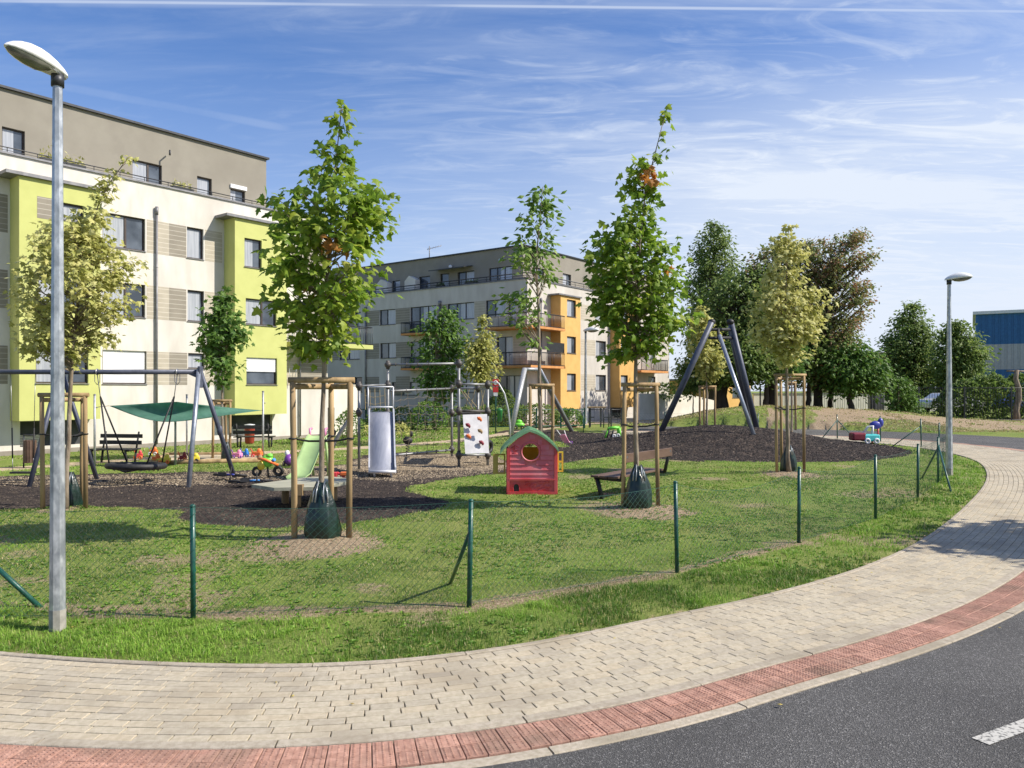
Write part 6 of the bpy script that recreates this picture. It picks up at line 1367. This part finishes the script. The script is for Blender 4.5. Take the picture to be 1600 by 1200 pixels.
for k in (-1, 0, 1): a = math.radians(90 + k * 32); mb.hexa([(xc + math.cos(a + .12) * .03, YP + .68, zc + .03), (xc + math.cos(a - .12) * .03, YP + .68, zc + .03), (xc + math.cos(a - .12) * .03, YP + .69, zc + .03), (xc + math.cos(a + .12) * .03, YP + .69, zc + .03),
    (xc + math.cos(a + .16) * .15, YP + .68, zc + .02 + math.sin(a) * .12), (xc + math.cos(a - .16) * .15, YP + .68, zc + .02 + math.sin(a) * .12), (xc + math.cos(a - .16) * .15, YP + .69, zc + .02 + math.sin(a) * .12), (xc + math.cos(a + .16) * .15, YP + .69, zc + .02 + math.sin(a) * .12)])
mb.build('inner_spokes', 'limeplastic', ph)
rt = [(-.205, .745), (-.13, .835), (-.03, .925), (.10, 1.02), (.22, 1.09), ((827.8 - CX) / F_PX * YP, 1.135), (.42, 1.095), (.54, 1.03), (.66, .94), (.75, .855), (.805, .775)]
mb = MB()
for (x0, z0), (x1, z1) in zip(rt, rt[1:]): mb.hexa([(x0, YP - .07, z0 - .045), (x1, YP - .07, z1 - .045), (x1, YP + .90, z1 - .045), (x0, YP + .90, z0 - .045), (x0, YP - .07, z0), (x1, YP - .07, z1), (x1, YP + .90, z1), (x0, YP + .90, z0)])
for k in range(6):
    y = YP + .05 + k * .15
    for (x0, z0), (x1, z1) in zip(rt, rt[1:]): mb.hexa([(x0, y, z0), (x1, y, z1), (x1, y + .03, z1), (x0, y + .03, z0), (x0, y, z0 + .012), (x1, y, z1 + .012), (x1, y + .03, z1 + .012), (x0, y + .03, z0 + .012)])
mb.build('roof', 'roofgreen', ph)
def shutter(xa, xb, z0, z1, Y, m):
    mb = MB(); w_ = xb - xa; h_ = z1 - z0; t = .028; f = .028
    for a, b, c, d in ((xa, xb, z0, z0 + f), (xa, xb, z1 - f, z1), (xa, xb, z0 + h_ * .46, z0 + h_ * .46 + f * 1.1)): mb.hexa([(a, Y, c), (b, Y, c), (b, Y + t, c), (a, Y + t, c), (a, Y, d), (b, Y, d), (b, Y + t, d), (a, Y + t, d)])
    for a, b in ((xa, xa + f * (1 if w_ < .16 else 3.2)), (xb - f, xb)):
        for c, d in ((z0 + f, z0 + h_ * .46), (z0 + h_ * .46 + f * 1.1, z1 - f)): mb.hexa([(a, Y, c), (b, Y, c), (b, Y + t, c), (a, Y + t, c), (a, Y, d), (b, Y, d), (b, Y + t, d), (a, Y + t, d)])
    mb.build('shutter', m, ph)
shutter(-.335, -.115, .33, .685, YP + .22, 'yellow_shaded'); shutter(XB + .02, XB + .125, .37, .73, YP + .18, 'yellow')

# ------------------------------------------------------------ deck, toys
dk = thing('play_deck', (-3.2, 12.4, 0), 'low weathered wooden play platform behind the near tree stakes', 'platform')
op = [(-4.02, 11.95), (-3.55, 11.55), (-2.95, 11.62), (-2.62, 12.3), (-2.66, 12.75), (-3.1, 13.1), (-3.5, 12.85)]; mb = MB(); mb.prism([(x, y, .30) for x, y in op], (0, 0, .05)); mb.build('boards', 'greywood', dk)
for x, y in ((-3.3, 11.9), (-2.9, 12.6), (-3.6, 12.3)): mb = MB(); mb.tube([(x, y, -.03), (x, y, .30)], .06, 8); mb.build('leg', 'wood_stake', dk)
mb = MB(); mb.box((-3.18, 11.61, .31), (.10, .10, .16)); mb.build('end_block', 'wood_stake', dk)
def T_(name, px, py, label, cat='toy', grp='scattered toys', z=0): g_ = G(px, py, z); return thing(name, g_, label, cat, grp), g_
r, g_ = T_('toy_slide', 479, 748, 'pale lime plastic toddler slide with pink handles behind the wooden platform', 'slide')
mb = MB(); pa_ = [(-.16, -.42, .04), (-.10, -.25, .10), (-.02, -.02, .42), (.08, .20, .80), (.12, .34, .86)]; Vs = []
for x, y, z in pa_: Vs += [(g_.x + x - .14, g_.y + y, z + .05), (g_.x + x - .11, g_.y + y, z), (g_.x + x + .22, g_.y + y, z), (g_.x + x + .25, g_.y + y, z + .05)]
mb.add(Vs, [(4 * i + k, 4 * i + k + 1, 4 * i + k + 5, 4 * i + k + 4) for i in range(4) for k in range(3)], True); o = mb.build('chute', 'limeplastic', r); s_ = o.modifiers.new('thick', 'SOLIDIFY'); s_.thickness = .012
for x in (-.02, .30): mb = MB(); mb.tube([(g_.x + x, g_.y + .34, .8), (g_.x + x, g_.y + .34, 1.0), (g_.x + x, g_.y + .48, 1.0)], .025, 6); mb.build('handle', 'pinkplastic', r); mb = MB(); mb.tube([(g_.x + x, g_.y + .36, .84), (g_.x + x, g_.y + .62, 0)], .03, 6); mb.build('ladder_leg', 'limeplastic', r)
def kid_bike(px, py, label, m, rz, ln=.55):
    r, g_ = T_('kids_bike', px, py, label, 'bike', 'small bikes dropped on the play surface'); R3 = Matrix.Rotation(rz, 3, 'Z') @ Matrix.Rotation(R(78), 3, 'X'); c = Vector((g_.x, g_.y, .07)); T = lambda x, z, y=0: c + R3 @ Vector((x, y, z)); wr = ln * .26
    for x in (-ln * .42, ln * .42): mb = MB(); mb.torus(T(x, wr), R3 @ Vector((0, 1, 0)), wr, .022, 20, 6); w_ = mb.build('wheel', 'black', r); mb = MB(); [mb.tube([T(x, wr), T(x + wr * .95 * math.cos(a), wr + wr * .95 * math.sin(a))], .005, 4) for a in np.linspace(0, 5.5, 8)]; mb.build('spokes', 'whiteplastic', w_)
    mb = MB()
    for a, b in (((-.42, .26), (-.12, .55)), ((-.12, .55), (.28, .58)), ((-.05, .25), (.28, .58)), ((-.05, .25), (-.12, .62)), ((-.42, .26), (-.05, .25)), ((.28, .66), (.42, .26))): mb.tube([T(a[0] * ln, a[1] * ln), T(b[0] * ln, b[1] * ln)], .017, 6)
    mb.build('frame', m, r); mb = MB(); mb.box(T(-.12 * ln, .66 * ln), (.16, .07, .04), m=R3); mb.build('saddle', 'black', r)
    mb = MB(); mb.tube([T(.27 * ln, .7 * ln, -.15), T(.27 * ln, .74 * ln, 0), T(.27 * ln, .7 * ln, .15)], .012, 5); mb.build('handlebar', 'black', r)
kid_bike(392, 759, 'blue and white kids bike lying nearest the wooden platform', 'blueplastic', R(12)); kid_bike(365, 749, 'dark kids bike lying at the foot of the swing frame leg', 'navy', R(-10), .5)
r, g_ = T_('rocking_toy', 418, 748, 'bright green and yellow baby rocker with red rim and dark wheels'); x, y = g_.x, g_.y
mb = MB(); mb.sphere((x, y, .36), (.13, .11, .13), 12, 8); mb.sphere((x + .05, y - .02, .47), (.07, .07, .05), 10, 6); mb.build('seat_shell', 'brightgreen', r)
mb = MB(); mb.sphere((x - .11, y - .06, .28), (.08, .07, .10), 10, 7); mb.build('side_shell', 'yellow', r); mb = MB(); mb.tube([(x - .17, y - .06, .42), (x, y - .15, .40), (x + .22, y - .02, .28)], .028, 7); mb.build('rim', 'orangeplastic', r)
mb = MB(); mb.torus((x + .22, y, .16), (0, 1, .2), .08, .035, 14, 6); mb.build('wheel', 'black', r); mb = MB(); mb.torus((x - .22, y, .15), (0, 1, -.2), .075, .03, 14, 6); mb.build('wheel', 'black', r)
mb = MB(); mb.tube([(x, y, .25), (x + .02, y, 0)], .02, 5); mb.tube([(x - .1, y, .01), (x + .12, y, .01)], .015, 5); mb.build('stand', 'black', r)
mb = MB(); mb.tube([(x + .10, y - .04, .36), (x + .17, y - .08, .40)], .035, 7); mb.build('armrest', 'blueplastic', r)
r, g_ = T_('toy_ride_on', 452, 728, 'purple and white ride-on toy left of the pale lime slide'); x, y = g_.x, g_.y; mb = MB(); mb.sphere((x, y, .15), (.12, .16, .14), 10, 7); mb.build('body', 'purple', r); mb = MB(); mb.sphere((x - .05, y, .30), (.06, .07, .08), 9, 6); mb.build('seat', 'whiteplastic', r); mb = MB(); mb.torus((x - .1, y - .1, .06), (1, 0, 0), .05, .02, 12, 5); mb.build('wheel', 'black', r)
r, g_ = T_('toy_digger', 530, 751, 'red and orange plastic toy digger at the right end of the wooden platform'); x, y = g_.x, g_.y; mb = MB(); mb.box((x - .12, y, .12), (.16, .14, .10), R(8)); mb.tube([(x - .05, y, .16), (x + .08, y, .10), (x + .12, y, .02)], .03, 6); mb.build('body', 'red', r, bevel=.012); mb = MB(); mb.box((x + .12, y, .14), (.18, .12, .07)); mb.build('bucket', 'orangeplastic', r, bevel=.012); mb = MB(); mb.torus((x - .16, y - .08, .05), (0, 1, 0), .04, .018, 12, 5); mb.build('wheel', 'black', r)
# sandpit
sbx = thing('sandpit', (-6.6, 20.2, 0), 'timber edged sandpit scattered with toys under the shade sail', 'sandpit'); q = [G(232, 727), G(408, 722), G(405, 712), G(262, 713)]
M['sandm'] = mat('pale_sand', (.42, .34, .23), (.54, .45, .32), 20, .95)
mb = MB(); mb.prism([(p.x, p.y, .01) for p in q], (0, 0, .03)); mb.build('sand', 'sandm', sbx); 
for a, b in zip(q, q[1:] + q[:1]): mb = MB(); mb.tube([(a.x, a.y, .05), (b.x, b.y, .05)], .06, 6); mb.build('timber_edge', 'wood_stake', sbx)
for i, (px, py, m, m2, lb) in enumerate(((244, 722, 'orangeplastic', 'yellow', 'orange sand toy with yellow wheels at the left end of the sandpit'), (258, 724, 'yellow', 'orangeplastic', 'yellow toy truck beside the orange one in the sandpit'), (303, 722, 'yellow', 'black', 'yellow low toy truck in the middle of the sandpit'), (286, 720, 'maroon', 'orangeplastic', 'dark red toy just left of the yellow low truck'),
        (371, 716, 'pinkplastic', 'purple', 'pink toy pushchair by the small maple stakes'), (383, 714, 'blueplastic', 'navy', 'round blue toy bucket at the back of the sandpit'), (402, 714, 'orangeplastic', 'red', 'orange toy at the right rear corner of the sandpit'), (240, 711, 'orangeplastic', 'whiteplastic', 'orange and white toy on the footpath behind the sandpit'), (217, 717, 'red', 'orangeplastic', 'red toy behind the basket swing ring'))):
    r, g_ = T_('sand_toy', px, py, lb, z=.04); x, y = g_.x, g_.y; a = rng.uniform(.08, .12)
    mb = MB(); mb.box((x, y, .13), (a * 2.2, a * 1.3, .10), rng.uniform(-.5, .5)); mb.sphere((x + a * .4, y, .20), (a * .6, a * .5, .07), 8, 5); mb.build('body', m, r, bevel=.015)
    for dx in (-a * .8, a * .8): mb = MB(); mb.torus((x + dx, y - a * .7, .08), (0, 1, 0), .035, .018, 10, 5); mb.build('wheel', m2, r)
    mb = MB(); mb.tube([(x - a, y, .16), (x - a * 1.5, y, .27)], .014, 5); mb.build('handle', m2, r)
# toys right of the playhouse
r, g_ = T_('toy_pushchair', 880, 694, 'small pink folded doll pushchair lying on the dark surface right of the playhouse'); x, y = g_.x, g_.y
mb = MB(); mb.add([(x - .12, y, .30), (x + .06, y - .06, .34), (x + .22, y, .06), (x + .02, y + .05, .04)], [(0, 1, 2, 3)]); o = mb.build('seat_cloth', 'pinkplastic', r); s_ = o.modifiers.new('thick', 'SOLIDIFY'); s_.thickness = .03
mb = MB(); mb.tube([(x - .22, y, .48), (x - .05, y, .25), (x + .28, y, .03)], .016, 5); mb.tube([(x + .03, y - .05, .46), (x + .12, y, .2), (x - .05, y + .02, .02)], .016, 5); mb.build('frame', 'whiteplastic', r); mb = MB(); mb.torus((x + .27, y, .05), (0, 1, 0), .04, .016, 12, 5); mb.build('wheel', 'purple', r)
r, g_ = T_('toy_car', 958, 688, 'tipped bright green ride-in toy car with dark window frames on the dark mulch'); x, y = g_.x, g_.y
mb = MB(); Vs = [(x - .26, y, .02), (x + .25, y, .12), (x + .25, y + .4, .12), (x - .26, y + .4, .02), (x - .12, y, .42), (x + .22, y, .46), (x + .22, y + .4, .46), (x - .12, y + .4, .42)]
for a, b in ((0, 4), (1, 5), (2, 6), (3, 7), (4, 5), (5, 6), (6, 7), (7, 4)): mb.tube([Vs[a], Vs[b]], .045 if b > 3 and a in (1, 2, 4, 5, 6, 7) else .03, 6)
mb.build('cab', 'brightgreen', r); mb = MB(); mb.tube([(x - .25, y - .01, .0), (x - .13, y - .01, .40)], .03, 6); mb.tube([(x - .1, y - .01, .05), (x + .02, y - .01, .38)], .03, 6); mb.build('window_frame', 'black', r)
mb = MB(); mb.hexa([(x - .28, y, -.02), (x + .26, y, .06), (x + .26, y + .4, .06), (x - .28, y + .4, -.02), (x - .26, y, .06), (x + .24, y, .14), (x + .24, y + .4, .14), (x - .26, y + .4, .06)]); mb.build('floor', 'green_post', r)
for dx in (.0, .15): mb = MB(); mb.torus((x + dx + .03, y - .03, .15 + dx * .15), (0, 1, 0), .05, .03, 12, 6); mb.build('wheel', 'whiteplastic', r)
r, g_ = T_('toy_car', 811, 671, 'small green toy car far off on the lawn above the playhouse roof'); x, y = g_.x, g_.y; mb = MB(); mb.sphere((x, y, .22), (.26, .16, .13), 12, 7); mb.sphere((x, y, .36), (.15, .12, .10), 10, 6); mb.build('body', 'brightgreen', r)
for dx in (-.16, .16): mb = MB(); mb.torus((x + dx, y - .16, .09), (0, 1, 0), .07, .035, 12, 6); mb.build('wheel', 'black', r)
x, y = (1333 - CX) / F_PX * 27.2, 26.2; z = .02; r = thing('toy_car', (x, y, z), 'turquoise, white and maroon ride-in toy car by the fence corner beyond the mound', 'toy', 'scattered toys')
mb = MB(); mb.box((x + .12, y, .20), (.55, .4, .24)); mb.build('body', 'turq', r, bevel=.05); mb = MB(); mb.box((x - .30, y, .24), (.45, .4, .26)); mb.build('rear_body', 'maroon', r, bevel=.05)
mb = MB(); mb.tube([(x - .18, y - .1, .3), (x + .02, y - .1, .58), (x + .18, y - .1, .60), (x + .16, y - .1, .3)], .04, 6); mb.build('roof_frame', 'whiteplastic', r)
for dx in (-.05, .26): mb = MB(); mb.torus((x + dx, y - .22, .10), (0, 1, 0), .07, .035, 12, 6); mb.build('wheel', 'whiteplastic', r)
r = thing('toy_windmill', (x + .42, y + .2, 0), 'blue plastic toy standing behind the turquoise toy car', 'toy', 'scattered toys'); mb = MB(); mb.sphere((x + .42, y + .2, .62), (.22, .10, .14), 10, 6); mb.sphere((x + .58, y + .2, .70), (.11, .08, .16), 8, 6); mb.build('body', 'navy', r); mb = MB(); mb.tube([(x + .3, y + .2, .55), (x + .3, y + .2, 0)], .03, 5); mb.tube([(x + .5, y + .2, .55), (x + .5, y + .2, 0)], .03, 5); mb.build('stand', 'red', r)
# cars behind the fence
def car(x, y, rz, label, L_=4.2, sc_=.9, zb=.35, m='carwhite'):
    root = thing('parked_car', (x, y, 0), label, 'car', 'cars parked behind the fence'); R3 = Matrix.Rotation(rz, 3, 'Z'); T = lambda a, b, c: Vector((x, y, zb)) + R3 @ (Vector((a, b, c)) * sc_)
    side = [(-2.1, .35), (-2.12, .75), (-1.95, .95), (-1.55, 1.0), (-1.05, 1.42), (.35, 1.45), (1.05, 1.0), (1.8, .88), (2.1, .68), (2.1, .35)]
    sec = [(-.85, 1), (-.80, 1)]; mb = MB(); n = len(side); V = [T(a, -.86 if c < 1.02 else -.66, c) for a, c in side] + [T(a, .86 if c < 1.02 else .66, c) for a, c in side]
    mb.add(V, [tuple(range(n))[::-1], tuple(range(n, 2 * n))] + [(i, (i + 1) % n, n + (i + 1) % n, n + i) for i in range(n)], False); mb.build('body', m, root, bevel=.05)
    mb = MB()
    for s in (-1, 1): mb.add([T(-1.4, s * .865, 1.02), T(.9, s * .865, 1.02), T(.3, s * .70, 1.36), T(-1.0, s * .70, 1.36)], [(0, 1, 2, 3)])
    mb.add([T(.45, -.6, 1.42), T(.45, .6, 1.42), T(1.08, .72, 1.02), T(1.08, -.72, 1.02)], [(0, 1, 2, 3)]); mb.build('windows', 'carglass', root)
    for a in (-1.3, 1.3):
        for s in (-1, 1): mb = MB(); mb.torus(T(a, s * .8, .32), R3 @ Vector((0, 1, 0)), .22 * sc_, .10 * sc_, 18, 8); w_ = mb.build('wheel', 'asphalt_dark', root); mb = MB(); mb.tube([T(a, s * .82, .32), T(a, s * .86, .32)], .17 * sc_, 12); mb.build('rim', 'galv', w_)
car(28.6, 50.5, R(6), 'white car parked behind the fence left of the second street lamp'); car(33.2, 50.0, R(200), 'dark blue car parked in the hedge shade right of the second street lamp', m='navy')
# ------------------------------------------------------------ loose stuff on the ground
def chips(name, n, xr, yr, keep, size, m, label, cat, z=.004, flatk=.25, tl=(0, 1)):
    x = rng.uniform(*xr, n); y = rng.uniform(*yr, n); ok = keep(x, y) & (np.abs(x) < y * .7 + .3); x, y = x[ok], y[ok]; k = len(x); s = size * rng.uniform(.4, 1.5, k) * (y / 14) ** .6
    a = rng.uniform(0, 6.283, k); e = rng.uniform(.3, .8, k); zz = gz(x, y) + z
    b = np.array([(-1, -.3, 0), (.2, -1, 0), (1, .2, 0), (-.1, 1, 0), (0, 0, 1)], float); V = np.empty((k, 5, 3))
    for i, (p, q, h_) in enumerate(b): p, q = p * s, q * s * e; V[:, i, 0] = x + p * np.cos(a) - q * np.sin(a); V[:, i, 1] = y + p * np.sin(a) + q * np.cos(a); V[:, i, 2] = zz + h_ * s * flatk * 2
    f = np.array([(0, 1, 4), (1, 2, 4), (2, 3, 4), (3, 0, 4)]); Fc = (np.arange(k)[:, None, None] * 5 + f).reshape(-1, 3)
    o = np_mesh(name, V.reshape(-1, 3), Fc, m, tint=np.repeat(rng.uniform(tl[0], tl[1], k), 4)); tag(o, label, cat, kind='stuff'); return o
M['chip_dark'] = mat('bark_mulch_chips', (.9, .9, .9), (1, 1, 1), 3, .9, tint=[(0, (.010, .008, .008)), (.6, (.030, .023, .020)), (.93, (.06, .045, .036)), (1, (.22, .17, .13))])
M['chip_sand'] = mat('wood_chip_gravel', (.9, .9, .9), (1, 1, 1), 3, .9, tint=[(0, (.05, .04, .03)), (.35, (.22, .17, .11)), (.75, (.48, .39, .27)), (1, (.68, .60, .46))])
M['litter'] = mat('fallen_leaf', (.9, .9, .9), (1, 1, 1), 3, .6, tint=[(0, (.30, .22, .05)), (.6, (.50, .40, .08)), (1, (.25, .12, .05))])
enf = lambda x, y: fbm(x, y, 1.6) - .5
chips('bark_mulch', 60000, (-12, 2), (9, 17.5), lambda x, y: (dpoly(x, y, POLY_PLAY) + enf(x, y) * .55 > -.05), .018, 'chip_dark', 'dark bark chips covering the near play surface', 'mulch')
chips('wood_chips', 60000, (-14, 1), (13.5, 21.5), lambda x, y: (dpoly(x, y, POLY_SAND) + enf(x, y) * .9 + rng.normal(0, .25, len(x)) > 0) & (dpoly(x, y, POLY_PLAY) > .02), .016, 'chip_sand', 'pale wood chips and gravel under the climbing frame', 'wood chips', tl=(.1, .8))
chips('mound_mulch', 60000, (0, 12.5), (19, 33), lambda x, y: (np.maximum(dpoly(x, y, POLY_DARK2) + enf(x, y) * .15, (1.0 - mound_r(x, y)) * 5 + enf(x, y) * .15) > -.03), .026, 'chip_dark', 'dark bark chips covering the mound', 'mulch')
chips('fallen_leaves', 900, (-5, 8), (4.0, 12), lambda x, y: (sdist(x, y) > -1.2) & (sdist(x, y) < 1.8) & (rng.random(len(x)) < .13), .022, 'litter', 'tiny dry leaves scattered on paving and verge', 'leaves', z=.017, flatk=.15)
chips('soil_crumbs', 60000, (-5, 9), (6, 18), lambda x, y: np.min([np.hypot(x - t.x, y - t.y + .12) for t in TREES_AT], axis=0) + enf(x, y) * .3 < .85, .016, 'chip_sand', 'dry soil crumbs in the rings round the staked trees', 'soil', tl=(.1, .7))
